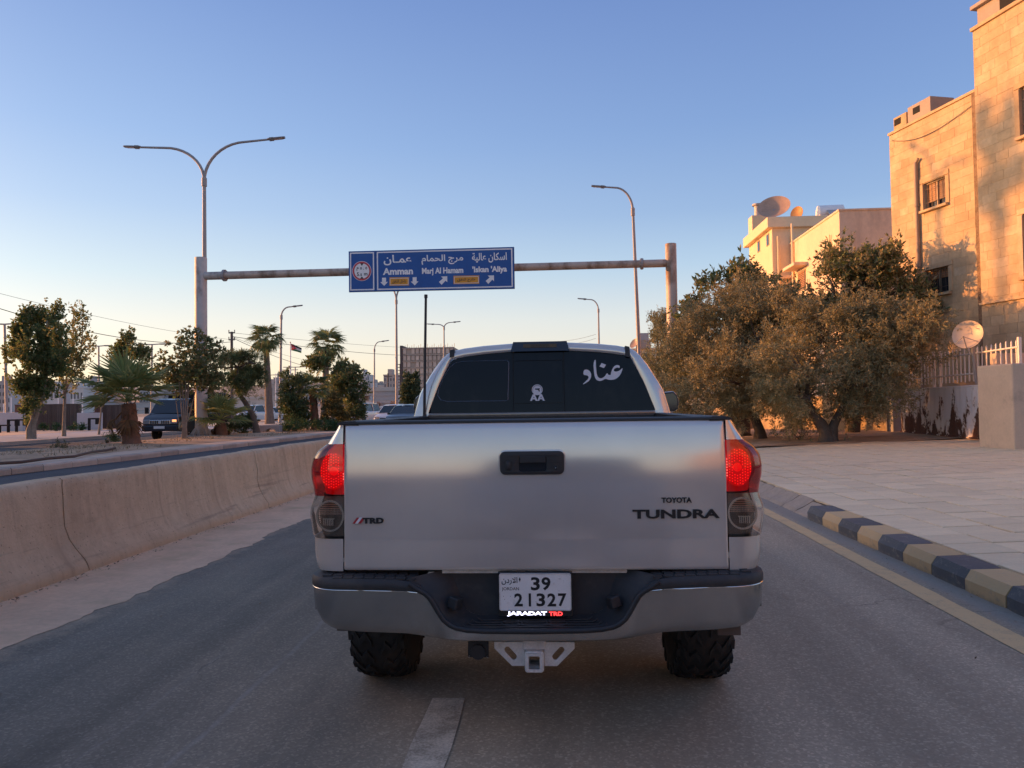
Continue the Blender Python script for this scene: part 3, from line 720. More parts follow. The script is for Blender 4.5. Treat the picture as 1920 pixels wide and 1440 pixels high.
# handle
def rrect(w, h, r, n=6, cx=0., cz=0.):
    P = []
    for qx, qz, a0 in ((1, 1, 0), (-1, 1, 90), (-1, -1, 180), (1, -1, 270)):
        for k in range(n+1):
            a = R_(a0+90*k/n); P.append((cx+qx*(w/2-r)+r*math.cos(a), cz+qz*(h/2-r)+r*math.sin(a)))
    return P
hz = 1.287; hy = tgY(hz)
mb = MB(); mb.prism(rrect(.290, .105, .024), (0, hy+.01, hz), (1, 0, 0), (0, 0, 1), (0, -.020, 0), holes=[rrect(.124, .070, .010, cx=.003, cz=-.004)[::-1]])
hb = TB(mb, 'handle_bezel', M_BLKP, smooth=40, bevel=.0025)
mb = MB(); mb.prism(rrect(.302, .117, .030), (0, hy+.004, hz), (1, 0, 0), (0, 0, 1), (0, -.0055, 0), holes=[rrect(.280, .095, .02)[::-1]]); TB(mb, 'handle_surround', M_SILVER, hb, smooth=40, bevel=.002)
TB(MB().bb((-.061, hy-.0035, hz-.040), (.068, hy-.0015, hz+.033)), 'recess', M_BLKG, hb)
TB(MB().box((.003, hy-.008, hz+.016), (.118, .010, .030)), 'pull_flap', M_BLKP, hb, bevel=.003)
TB(MB().bb((-.143, hy-.0115, hz+.0005), (.143, hy-.0098, hz+.002)), 'seam', M_SEAL, hb)
mb = MB(); mb.lathe([(.013, 0), (.0145, .004), (.0145, .026), (.011, .036), (.004, .039)], (-.108, hy-.008, hz-.028), 'Z', 16); TB(mb, 'camera_pod', M_BLKP, hb, smooth=40)
TB(MB().lathe([(.006, 0), (.006, .001)], (-.106, hy-.020, hz-.0305), 'Z', 12), 'camera_lens', M_BLKG, hb)
mb = MB(); mb.lathe([(.0085, -.006), (.0085, 0), (.0075, .001)], (.106, 0, hz-.023), 'Y', 16); mb.v = [(x, hy-.010-y, z) for x, y, z in mb.v]; TB(mb, 'key_lock', M_BLKG, hb, smooth=30)
mb = MB(); mb.lathe([(.0035, 0), (.0035, .002)], (.106, 0, hz-.023), 'Y', 10); mb.v = [(x, hy-.0135+y, z) for x, y, z in mb.v]; TB(mb, 'lock_barrel', M_BRIGHT, hb)
# badges
def pxl(px, py, Y): q = onY(px, py, Y); return q.x-TX, q.z
def badge(text, x0, y0, x1, y1, mat, name, bold=.03, sp=1., shear=0., depth=.005):
    a, zb = pxl(x0, y1, TY); b, zt = pxl(x1, y0, TY); mb = MB(); y = tgY((zb+zt)/2)
    put_text(mb, text, (a, y-.001, zb), (b-a, 0, 0), (0, 0, zt-zb), (0, -1, 0), depth, bold, sp, shear); return TB(mb, name, mat)
badge('TOYOTA', 1239, 931, 1295, 941.5, M_INK, 'maker_badge', .03)
badge('TUNDRA', 1185, 953, 1347, 971, M_INK, 'model_badge', .035)
badge('TRD', 683, 969, 722, 980, M_INK, 'trim_badge', .05, 1.05)
mb = MB(); mb2 = MB()
a, zb = pxl(664, 980, TY); b, zt = pxl(687, 969, TY); y = tgY(zt)-.005; W = b-a
mb.prism([(0, 0), (.2*W, 0), (.55*W, zt-zb), (.35*W, zt-zb)], (a, y, zb), (1, 0, 0), (0, 0, 1), (0, .006, 0))
mb.prism([(.45*W, 0), (.68*W, 0), (1.02*W, zt-zb), (.80*W, zt-zb)], (a, y, zb), (1, 0, 0), (0, 0, 1), (0, .006, 0))
TB(mb, 'badge_stripe', M_REDP)
mb2.prism([(.21*W, 0), (.44*W, 0), (.79*W, zt-zb), (.56*W, zt-zb)], (a, y, zb), (1, 0, 0), (0, 0, 1), (0, .006, 0)); TB(mb2, 'badge_stripe', M_DECAL)

# rear bumper
BUM = Matrix.Rotation(R_(-.45), 4, 'Y')
def zt_(x):
    x = abs(x); T = [(.0, .545), (.22, .548), (.296, .553), (.345, .563), (.372, .575), (.400, .598), (.424, .635), (.445, .672), (.462, .698), (.482, .714), (.515, .724), (.57, .729), (.75, .734), (1.1, .741)]
    for (a, za), (b, zb) in zip(T, T[1:]):
        if x <= b: return lerp(za, zb, (x-a)/(b-a))
    return .741
def zb_(x):
    x = abs(x); T = [(0, .500), (.305, .502), (.42, .507), (.50, .520), (.575, .531), (.80, .540), (.91, .552), (.97, .578), (1.005, .625), (1.1, .64)]
    for (a, za), (b, zb) in zip(T, T[1:]):
        if x <= b: return lerp(za, zb, (x-a)/(b-a))
    return .64
cols = []
xs = sorted(set([round(v, 4) for v in np.linspace(-.875, .875, 70)]+[s*v for s in (-1, 1) for v in (.296, .345, .372, .400, .424, .445, .462, .482, .515)]))
plan = [(x, -.085-.006*(1-(x/.9)**2)) for x in xs]
arc = [(.875+.15*math.sin(t), -.0855+.13*(1-math.cos(t))) for t in np.linspace(.15, PI/2, 9)]+[(1.027, .16)]
plan = [(-x, y) for x, y in arc[::-1]]+plan+arc
rows = []; NV = 12
for j in range(-2, NV+3):
    row = []
    for x, y in plan:
        a, b = zb_(x), zt_(x); v = min(1, max(0, j/NV)); h = b-a
        yy = y-.006*min(1, h/.1)*(1-(2*v-1)**2)+.030*(1-v)*min(1, h/.15)+.02*max(0, (.2-v)/.2)**2
        if y > -.02: yy = y+.030*(1-v)*min(1, h/.15)
        zz = lerp(a, b, v)
        if j < 0: yy += .012*-j; zz += .006*-j
        if j > NV: yy += .010*(j-NV); zz += .0025*(1 if j == NV+1 else 0)
        if y > 0 and (j < 0 or j > NV): row.append(Vector((x*(1-.012*(abs(j) if j < 0 else j-NV))*(.972 if j < 0 else 1), yy, zz)))
        elif y > 0: row.append(Vector((x*(1-.028*(1-v)), yy, zz)))
        else: row.append(Vector((x, yy, zz)))
    rows.append(row)
mb = MB().grid(rows); mb.v = [tuple(BUM @ (Vector(v)-Vector((0, 0, .65)))+Vector((0, 0, .65))) for v in mb.v]
bum = TB(mb, 'rear_bumper', M_CHR, smooth=50)
def BB(mb, name, mat, **k):
    mb.v = [tuple(BUM @ (Vector(v)-Vector((0, 0, .65)))+Vector((0, 0, .65))) for v in mb.v]; return TB(mb, name, mat, bum, **k)
BB(MB().tube([(x, y-.0015, zt_(x)+.001) for x, y in plan], .0042, 6), 'chrome_lip', M_BRIGHT, smooth=60)
for s in (-1, 1):
    rows = []
    for x, y in [(.50, -.088), (.54, -.088), (.62, -.088), (.75, -.087), (.875, -.0855)]+arc[:9]+[(1.02, .12)]:
        k = 0 if x < .86 else min(1, (x-.86)/.135)
        iy = .055; ix = lerp(x, .86+(x-.86)*.5, k) if x > .86 else x
        zt = zt_(x)+.002; q = .0 if x > .56 else (.56-x)*.35
        rows.append([Vector((s*x, y-.002, zt)), Vector((s*x*1.003, y-.009, zt+.012)), Vector((s*x*1.003, y-.009, zt+.036-q)), Vector((s*x*.999, y+.002, zt+.050-q)), Vector((s*ix, max(iy, y+.01), zt+.063-q*.5)), Vector((s*ix*.98, max(.12, y+.02), zt+.060))])
    pad = BB(MB().grid(rows, flip=s < 0), 'step_pad', M_PADB, smooth=40)
    mb = MB()
    for i in range(9):
        for j in range(4):
            x = .545+i*.048; y = -.070+j*.033
            if x > .90 and j == 0: continue
            z = zt_(x)+.0535+(y+.083)*.095
            mb.box((s*(x+.008*(j % 2)), y, z), (.040, .026, .006), 0, Matrix.Rotation(R_(5.5), 3, 'X'))
    BB(mb, 'tread_blocks', M_PADB)
# centre well of the bumper
NO = [(.0, .547), (.22, .550), (.296, .555), (.345, .565), (.372, .577), (.400, .600), (.424, .637), (.445, .674), (.462, .700), (.482, .718), (.515, .735), (.55, .760), (.56, .79)]
NI = [(.0, .590), (.18, .591), (.25, .593), (.285, .600), (.310, .615), (.325, .635), (.335, .660), (.345, .690), (.353, .715), (.362, .74), (.372, .762), (.385, .785), (.40, .802)]
rows = []
full = lambda T: [(-x, z) for x, z in T[:0:-1]]+T
A, Bq = full(NO), full(NI)
for t, yo, zo in ((0, -.102, 0), (.0, -.105, .004), (.04, -.1, .013), (.10, -.088, .012), (.35, -.05, .004), (.65, -.01, 0), (.9, .022, 0), (1, .032, 0)):
    rows.append([Vector((lerp(a[0], b[0], t), yo if a[1] < .73 else max(yo, -.085), lerp(a[1], b[1], t)+(zo if abs(a[0]) < .35 else 0))) for a, b in zip(A, Bq)])
mb = MB().grid(rows, flip=True); n0 = len(mb.v)-len(Bq)
mb.prism([(x, z) for x, z in Bq], (0, .033, 0), (1, 0, 0), (0, 0, 1), (0, .01, 0))
well = BB(mb, 'bumper_well', M_PADB, smooth=50)
BB(MB().tube([(x, -.098, z+.006) for x, z in full(NO)[1:-1]], .013, 8), 'well_edge', M_BLKP, smooth=60)
mb = MB()
for j, y in enumerate((-.082, -.062, -.042, -.022)):
    w_ = .30-.02*j; z = lerp(.555, .589, (y+.1)/.13)+.009
    mb.tube([(-w_-.02, y, z+.012), (-w_, y, z), (w_, y, z), (w_+.02, y, z+.012)], .004, 6)
for cx, rx in ((-.10, .045), (0, .075), (.10, .045)):
    mb.tube([(cx+rx*math.cos(a), -.055+.022*math.sin(a), lerp(.555, .589, (.045+.022*math.sin(a))/.13)+.012) for a in np.linspace(0, 2*PI, 25)], .0028, 5, caps=False)
BB(mb, 'step_ribs', M_PADB, smooth=60)
for s in (-1, 1):
    mb = MB(); mb.box((s*.352, -.055, .670), (.050, .050, .052), 0, Matrix.Rotation(s*R_(-14), 3, 'Y') @ Matrix.Rotation(s*R_(30), 3, 'Z')); BB(mb, 'plate_lamp', M_BLKP, bevel=.006)
TB(MB().bb((-.42, .01, .785), (.42, .05, .803)), 'tailgate_sill', M_STEEL)

# number plate
PY = -.055
def ppx(px, py): return pxl(px, py, TY+PY)
x0, zb = ppx(936.5, 1145); x1, zt = ppx(1070.5, 1075)
mb = MB(); mb.prism(rrect(x1-x0, zt-zb, .010, 4, (x0+x1)/2, (zb+zt)/2), (0, PY+.004, 0), (1, 0, 0), (0, 0, 1), (0, -.004, 0)); pl = TB(mb, 'number_plate', M_WHITE_P, smooth=30)
mb = MB(); mb.prism(rrect(x1-x0, zt-zb, .010, 4, (x0+x1)/2, (zb+zt)/2), (0, PY+.001, 0), (1, 0, 0), (0, 0, 1), (0, -.0028, 0), holes=[rrect(x1-x0-.009, zt-zb-.009, .007, 4, (x0+x1)/2, (zb+zt)/2)[::-1]]); TB(mb, 'plate_rim', M_STEEL, pl, smooth=30)
_, zf = ppx(1000, 1157)
TB(MB().bb((x0-.006, PY+.0045, zf), (x1+.006, PY+.03, zt+.004)), 'plate_holder', M_BLKG, pl, bevel=.003)
def ptext(t, a, b, c, d, name, mat=M_INK, bold=.02, depth=.0012, sp=1.):
    X0, Z0 = ppx(a, d); X1, Z1 = ppx(c, b); mb = MB(); put_text(mb, t, (X0, PY+.0005, Z0), (X1-X0, 0, 0), (0, 0, Z1-Z0), (0, -1, 0), depth, bold, sp); return TB(mb, name, mat, pl)
for ch, a, c in (('3', 995.5, 1012), ('9', 1015.5, 1032)): ptext(ch, a, 1082, c, 1107, 'digit', bold=.028)
for ch, a, c in (('2', 964.5, 980), ('3', 1006, 1022), ('2', 1026.5, 1042.5), ('7', 1046.5, 1062)): ptext(ch, a, 1112.5, c, 1137, 'digit', bold=.028)
X0, Z0 = ppx(991.5, 1137); X1, Z1 = ppx(995.5, 1112.5); TB(MB().bb((X0, PY-.0012, Z0), (X1, PY+.001, Z1)), 'digit', M_INK, pl)
ptext('JORDAN', 941, 1101, 973, 1108.5, 'plate_lettering', bold=.005)
ptext(arabic('الاردن'), 940.5, 1082, 970, 1096.5, 'plate_lettering', bold=.012)
mb = MB(); X0, Z0 = ppx(974.5, 1086); mb.prism([(0, .009), (.004, 0), (0, -.013), (-.004, 0)], (X0, PY, Z0), (1, 0, 0), (0, 0, 1), (0, -.0012, 0)); TB(mb, 'plate_mark', M_INK, pl)
for a, b in ((1039, 1094), (1049.5, 1084.5)):
    X0, Z0 = ppx(a, b); mb = MB(); mb.lathe([(.0048, 0), (.0045, .003), (.002, .004)], (0, 0, 0), 'Y', 12); mb.v = [(x+X0, PY-y, z+Z0) for x, y, z in mb.v]; TB(mb, 'plate_screw', M_STEEL, pl, smooth=40)
mb = MB()
for a, b in ((944, 1118), (957, 1118), (946, 1124), (1048, 1108), (1005, 1128)):
    X0, Z0 = ppx(a, b); mb.box((X0, PY-.0005, Z0), (.0022, .001, .0022))
TB(mb, 'plate_specks', M_INK, pl)
ptext('JARADAT', 951, 1146.5, 1025.5, 1155.5, 'lit_lettering', M_LEDW, .045, .001)
ptext('TRD', 1029.5, 1147, 1055, 1154.5, 'lit_lettering', M_LEDR, .04, .001)

# tow hitch
hyq = .0
def hx(zx, zy): return pxl(780+zx/4.174, 1050+zy/4.174, TY+hyq)
cxh = hx(926, 700)[0]
def capsule(p, q, r, n=8):
    d = (Vector(q)-Vector(p)).normalized(); a0 = math.atan2(d.y, d.x); P = []
    for k in range(n+1): a = a0-PI/2+PI*k/n; P.append((q[0]+r*math.cos(a), q[1]+r*math.sin(a)))
    for k in range(n+1): a = a0+PI/2+PI*k/n; P.append((p[0]+r*math.cos(a), p[1]+r*math.sin(a)))
    return P
hit = TB(MB().bb((cxh-.052, hyq-.01, hx(926, 700)[1]), (cxh+.052, hyq+.10, hx(926, 640)[1]+.02)), 'tow_hitch', M_STEEL, bevel=.006)
for s in (-1, 1):
    base = [(612, 640), (850, 640), (850, 830), (752, 830), (612, 692)]
    out_ = [hx(*q) for q in base]; slot = capsule(hx(715, 702), hx(765, 757), .0135)
    if s > 0: out_ = [(2*cxh-x, z) for x, z in out_]; slot = [(2*cxh-x, z) for x, z in slot]
    ar = sum(out_[i][0]*out_[(i+1) % 5][1]-out_[(i+1) % 5][0]*out_[i][1] for i in range(5))
    if ar < 0: out_ = out_[::-1]
    ars = sum(slot[i][0]*slot[(i+1) % len(slot)][1]-slot[(i+1) % len(slot)][0]*slot[i][1] for i in range(len(slot)))
    if ars > 0: slot = slot[::-1]
    mb = MB(); mb.prism(out_, (0, hyq+.012, 0), (1, 0, 0), (0, 0, 1), (0, -.012, 0), holes=[slot]); TB(mb, 'chain_plate', M_STEEL, hit, bevel=.002)
zc = (hx(926, 700)[1]+hx(926, 850)[1])/2-.004
for w_, y0, y1, mt, r in ((.094, -.03, .10, M_STEEL, .014), (.082, -.042, -.02, M_STEEL, .012)):
    mb = MB(); mb.prism(rrect(w_-.008, w_, r, 4, cxh, zc), (0, hyq+y1, 0), (1, 0, 0), (0, 0, 1), (0, y0-y1, 0), holes=[rrect(.050, .058, .004, 2, cxh, zc)[::-1]]); TB(mb, 'receiver_tube', mt, hit, smooth=30, bevel=.0025)
TB(MB().bb((cxh-.05, .28, zc-.05), (cxh+.05, .29, zc+.05)), 'tube_back', M_UNDER, hit)
sx_, sz_ = hx(480, 740)
mb = MB(); mb.box((sx_, .06, sz_+.062), (.075, .02, .03)); mb.lathe([(.034, 0), (.036, .03), (.03, .05)], (sx_, .03, sz_), 'Y', 18); mb.box((sx_, .045, sz_+.01), (.095, .01, .07))
plug = TB(mb, 'trailer_socket', M_BLKP, smooth=30)
mb = MB()
for dx, dz in ((-.02, .062), (.02, .062), (-.042, -.022), (.042, -.022)):
    q = MB().lathe([(.006, 0), (.006, .006)], (0, 0, 0), 'Y', 6); mb.add([(x+sx_+dx, y+.04, z+sz_+dz) for x, y, z in q.v], q.f)
TB(mb, 'bolt', M_STEEL, plug)
TB(MB().bb((.82, .03, .500), (.925, .2, .545)), 'bumper_bracket', pm('dusty_bracket', (.12, .09, .075), .8), bevel=.004)
TB(MB().bb((-.925, .05, .51), (-.80, .2, .55)), 'bumper_bracket', pm('dusty_bracket', (.12, .09, .075), .8), bevel=.004)

# cab
CY = 1.97
SIL = [(.960, 1.30), (.945, 1.40), (.925, 1.474), (.903, 1.56), (.88, 1.645), (.85, 1.70), (.816, 1.756), (.77, 1.83), (.715, 1.90), (.68, 1.932), (.64, 1.955), (.55, 1.974), (.41, 1.990), (.204, 2.003), (.0, 2.010)]
GLS = [(.800, 1.500), (.805, 1.502), (.807, 1.508), (.790, 1.555), (.768, 1.615), (.748, 1.67), (.726, 1.723), (.70, 1.775), (.672, 1.832), (.658, 1.862), (.643, 1.891), (.55, 1.908), (.40, 1.926), (.185, 1.941), (.0, 1.946)]
fullS = [(-x, z) for x, z in SIL]+SIL[-2::-1]; fullG = [(-x, z) for x, z in GLS]+GLS[-2::-1]
def yr(z): return CY+(z-1.5)*.10
rows = []
for t, dy in ((0, .012), (.0, .0), (.25, -.006), (.6, -.004), (.86, .008), (.96, .03), (1., .07)):
    rows.append([Vector((lerp(g[0], s_[0], t), yr(lerp(g[1], s_[1], t))+dy, lerp(g[1], s_[1], t))) for g, s_ in zip(fullG, fullS)])
for dy, dz, k in ((.4, .012, 1.005), (.9, .02, 1.008), (1.4, .015, 1.006), (1.8, -.02, .995)):
    rows.append([Vector((x*k, yr(z)+dy, z+dz*max(0, (z-1.5)/.5))) for x, z in fullS])
rows.append([Vector((x, 4.62+(z-1.3)*-.0, 1.30+(z-1.3)*.12)) for x, z in fullS])
cab = TB(MB().grid(rows, flip=True), 'cab', M_SILVER, smooth=38)
# lower body, bonnet
LB = [(.97, 1.31), (1.0, 1.2), (1.01, 1.0), (.99, .75), (.93, .62)]
rows = [[Vector((-x, y, z*(1 if y < 4.6 else .93))) for x, z in LB[::-1]]+[Vector((x, y, z*(1 if y < 4.6 else .93))) for x, z in LB] for y in (2.0, 2.6, 3.6, 4.5, 4.9, 5.3)]
rows.append([Vector((p_.x*.9, 5.45, p_.z*.97)) for p_ in rows[-1]])
mb = MB().grid(rows, flip=True); TB(mb, 'front_body', M_SILVER, smooth=45)
TB(MB().bb((-.97, 2.0, .62), (.97, 5.2, .66)), 'floor_pan', M_UNDER)
glass_y = .010
gl = [(x*.995, z) for x, z in fullG]
mb = MB()
def gpane(x0, x1, dy, mat_i=0, inset=0.):
    P = []
    zs_ = []
    def zt2(x):
        x = abs(x)
        for (a, za), (b, zb) in zip(GLS[::-1], GLS[::-1][1:]):
            if x <= b: return lerp(za, zb, (x-a)/(b-a) if b > a else 0)
        return GLS[0][1]
    top = [x0+(x1-x0)*i/24 for i in range(25)]
    return [(x, max(1.503, zt2(x)-inset)) for x in top][::-1]+[(x, 1.503+inset*.6) for x in (x0, x1)]
def slant_prism(P, dy, th):
    q = MB(); q.prism(P, (0, 0, 0), (1, 0, 0), (0, 0, 1), (0, th, 0)); q.v = [(x, y+yr(z)+dy, z) for x, y, z in q.v]; return q
DV0, DV1 = pxl(962, 720, TY+CY)[0], pxl(1058, 720, TY+CY)[0]
win = TB(slant_prism(gpane(-.806, .806, 0), .016, .006), 'rear_window', M_SEAL)
TB(slant_prism(gpane(-.803, DV0-.003, 0, inset=.004), .010, .006), 'pane', M_DARKGLASS, win)
TB(slant_prism(gpane(DV0+.003, DV1-.003, 0, inset=.004), .013, .006), 'pane', M_DARKGLASS, win)
TB(slant_prism(gpane(DV1+.003, .803, 0, inset=.004), .010, .006), 'pane', M_DARKGLASS, win)
M_TINTE = pm('tint_film_edge', (.10, .13, .18), .3, var=.25, vs=8, bump=0)
def zpx(zx, zy): return pxl(560+zx*.2361, 600+zy*.2361, TY+CY+.03)
loop = [zpx(*q) for q in ((1130, 635), (1105, 600), (1112, 550), (1150, 460), (1195, 380), (1240, 340), (1300, 328), (1500, 322), (1655, 320), (1668, 335), (1666, 480), (1662, 635), (1640, 643), (1400, 645), (1180, 648))]
loop.append(loop[0]); TB(MB().tube([(x, yr(z)+.009, z) for x, z in loop], .0032, 4), 'film_edge', M_TINTE, win)
hx0, hz0 = pxl(964, 676, TY+CY)[0], pxl(964, 676, TY+CY)[1]; hx1, hz1 = pxl(1056, 755, TY+CY)
TB(MB().tube([(hx0, yr(hz0)+.012, hz0), (hx1, yr(hz0)+.012, hz0), (hx1, yr(hz1)+.012, hz1), (hx0, yr(hz1)+.012, hz1)], .0022, 4), 'slider_frame', M_SEAL, win)
# window stickers
def decal(polys, name, mat=M_DECAL):
    mb = MB()
    for P in polys:
        ar = sum(P[i][0]*P[(i+1) % len(P)][1]-P[(i+1) % len(P)][0]*P[i][1] for i in range(len(P)))
        if ar < 0: P = P[::-1]
        q = slant_prism(P, .0085, .001); mb.add(q.v, q.f)
    return TB(mb, name, mat, win)
def smoothp(P, it=2):
    for _ in range(it): P = [((a[0]*3+b[0])/4, (a[1]*3+b[1])/4) if k == 0 else ((a[0]+3*b[0])/4, (a[1]+3*b[1])/4) for a, b in zip(P, P[1:]+P[:1]) for k in (0, 1)]
    return P
def zs2(L): return [pxl(1080+x/7.2, 600+y/7.2, TY+CY+.05) for x, y in L]
dal = [(104, 674), (150, 668), (188, 690), (207, 738), (197, 795), (160, 838), (76, 880), (128, 828), (166, 795), (170, 768), (150, 748), (94, 742)]
body = [(257, 535), (267, 545), (270, 640), (278, 735), (300, 780), (340, 792), (385, 765), (420, 712), (428, 738), (468, 748), (470, 712), (498, 640), (538, 607), (578, 610), (592, 630), (585, 652), (558, 640), (518, 656), (504, 682), (530, 700), (575, 690), (605, 668), (622, 648), (629, 658), (606, 725), (560, 785), (500, 810), (440, 810), (395, 792), (350, 820), (310, 826), (275, 812), (250, 772), (240, 690), (235, 600), (245, 552)]
dot = [(345, 580), (406, 605), (376, 650), (316, 628)]
decal([smoothp(zs2(dal)), smoothp(zs2(body)), zs2(dot)], 'window_lettering')
def zs3(L): return [pxl(1000+x/4.2356, 600+y/4.2356, TY+CY+.05) for x, y in L]
cx3, cz3 = pxl(1007.5, 731, TY+CY+.05); r3 = .0385
ring_o = [(cx3+r3*math.cos(a), cz3+r3*math.sin(a)) for a in np.linspace(0, 2*PI, 32, endpoint=False)]; ring_i = [(cx3+r3*.90*math.cos(a), cz3+r3*.90*math.sin(a)) for a in np.linspace(0, 2*PI, 32, endpoint=False)]
q = MB(); q.prism(ring_o, (0, 0, 0), (1, 0, 0), (0, 0, 1), (0, .001, 0)); q.v = [(x, y+yr(z)+.0085, z) for x, y, z in q.v]; st = TB(q, 'round_sticker', M_DECAL, win)
q = MB(); q.tube([(cx3+r3*.84*math.cos(a), yr(cz3)+.008, cz3+r3*.84*math.sin(a)) for a in np.linspace(0, 2*PI, 20, endpoint=True)], .0012, 4)
gun = [(-.55, .30), (.55, .34), (.62, .22), (.50, .10), (.62, -.38), (.36, -.42), (.22, -.05), (-.52, .06)]
g = slant_prism([(cx3+a*r3*.8, cz3+b*r3*.8) for a, b in gun][::-1], .0078, .001); q.add(g.v, g.f); TB(q, 'sticker_emblem', M_INK, win)
def A_(cx, cz, w, h): return [(cx-w/2, cz-h/2), (cx-w*.16, cz+h/2), (cx+w*.16, cz+h/2), (cx+w/2, cz-h/2), (cx+w*.22, cz-h/2), (cx+w*.12, cz-h*.22), (cx-w*.12, cz-h*.22), (cx-w*.22, cz-h/2)]
ax, az = pxl(1001, 745.5, TY+CY+.05); ax2, _ = pxl(1014.5, 745.5, TY+CY+.05)
def Aglyph(cx, cz, w, h):
    return [[(cx-w/2, cz-h/2), (cx-w*.14, cz+h/2), (cx+w*.14, cz+h/2), (cx+w*.02, cz+h*.16), (cx-w*.24, cz-h/2)], [(cx+w*.14, cz+h/2), (cx+w/2, cz-h/2), (cx+w*.24, cz-h/2), (cx+w*.02, cz+h*.16)], [(cx-w*.2, cz-h*.28), (cx-w*.13, cz-h*.06), (cx+w*.16, cz-h*.06), (cx+w*.22, cz-h*.28)]]
decal(Aglyph(ax, az, .054, .047)+Aglyph(ax2, az, .054, .047), 'window_initials')
# trim under the glass, bed front
mb = MB(); mb.prism([(-.03, 1.462), (-.034, 1.494), (-.022, 1.505), (.03, 1.505), (.03, 1.462)], (-.80, CY-.005, 0), (0, 1, 0), (0, 0, 1), (1.60, 0, 0)); TB(mb, 'window_sill_trim', pm('brushed_trim', (.30, .275, .25), .3, .7, var=.1, bump=.1), smooth=25, bevel=.006)
TB(MB().bb((-.86, CY-.05, 1.30), (.86, CY-.02, 1.472)), 'bed_front_wall', M_BLKP)
TB(MB().bb((-.80, .06, .84), (.80, 1.95, .87)), 'bed_floor', M_UNDER)
for s in (-1, 1):
    a, z0 = pxl(1176 if s > 0 else 848.5, 668, TY+CY+.06); _, z1 = pxl(1176, 647.5, TY+CY+.06)
    mb = MB(); mb.prism([(-.016, z0-.006), (-.016, z1-.004), (.016, z1-.012), (.018, z0-.012)] if s > 0 else [(-.018, z0-.012), (-.016, z1-.012), (.016, z1-.004), (.016, z0-.006)], (a, 0, 0), (1, 0, 0), (0, 0, 1), (0, .05, 0)); mb.v = [(x, y+yr(z)-.012, z) for x, y, z in mb.v]
    TB(mb, 'roof_rail_end', M_BLKP, bevel=.003)
z0, z1 = 1.946, 2.000
mb = MB(); xw = .20
rows = [[Vector((-xw, .0, z0)), Vector((-xw*.93, .012, z1)), Vector((xw*.93, .012, z1)), Vector((xw, .0, z0))], [Vector((-xw*.98, .30, z0)), Vector((-xw*.80, .30, z1+.004)), Vector((xw*.80, .30, z1+.004)), Vector((xw*.98, .30, z0))]]
mb.grid(rows, closed=True); mb.f.append((0, 1, 2, 3)); mb.m.append(0); mb.v = [(x, y+yr(1.95)-.022, z) for x, y, z in mb.v]
chm = TB(mb, 'high_brake_light', M_BLKG, bevel=.008, smooth=40)
mb = MB()
for i in range(13): mb.box((-.06+i*.01, yr(1.98)-.026, 1.978), (.0035, .006, .020))
TB(mb, 'led_ribs', M_BLKP, chm)
mb = MB(); mb.bb((-.12, yr(1.98)-.024, 1.964), (.12, yr(1.98)-.02, 1.990)); TB(mb, 'light_window', pm('smoked_red', (.03, .012, .014), .2, var=.1, bump=0), chm)
# mirrors, antenna
for s in (-1, 1):
    my = 3.75
    xi, xo = (1.10, 1.252)
    mb = MB(); P = [(xi-.02, 1.48), (xi-.045, 1.655), (xo-.05, 1.668), (xo-.012, 1.63), (xo, 1.56), (xo-.01, 1.50), (xo-.04, 1.475)]
    mb.prism(P, (0, my, 0), (s, 0, 0), (0, 0, 1), (0, .12, 0)); mi = TB(mb, 'door_mirror', M_SILVER, bevel=.02, bseg=3, smooth=50)
    cxm = sum(p_[0] for p_ in P)/len(P); czm = sum(p_[1] for p_ in P)/len(P)
    mb = MB(); mb.prism([(cxm+(x-cxm)*.93, czm+(z-czm)*.94) for x, z in P], (0, my+.03, 0), (s, 0, 0), (0, 0, 1), (0, -.036, 0)); TB(mb, 'mirror_rim', M_BLKP, mi, bevel=.006, smooth=50)
    mb = MB(); mb.prism([(cxm+(x-cxm)*.74, czm+(z-czm)*.80) for x, z in P], (0, my-.008, 0), (s, 0, 0), (0, 0, 1), (0, .003, 0)); TB(mb, 'mirror_glass', M_MIRRORG, mi)
    TB(MB().tube([(s*.93, my+.08, 1.50), (s*1.12, my+.06, 1.53)], .03, 8), 'mirror_arm', M_BLKP, mi)
ax0, az0 = pxl(795.5, 787, TY+1.88); ax1, az1 = pxl(798.5, 554, TY+1.88)
ant = TB(MB().tube([(ax0, 1.88, az0), (ax0+(ax1-ax0)*.5, 1.88, (az0+az1)/2), (ax1, 1.88, az1)], [.0105, .0095, .009], 10), 'antenna', M_BLKP, smooth=60)
TB(MB().tube([(ax1, 1.88, az1-.018), (ax1, 1.88, az1+.006)], .0125, 10), 'antenna_tip', M_BLKP, ant, smooth=40)
TB(MB().lathe([(.022, 0), (.018, .03), (.012, .05)], (ax0, 1.88, az0-.02), 'Z', 12), 'antenna_base', M_BLKP, ant, smooth=40)
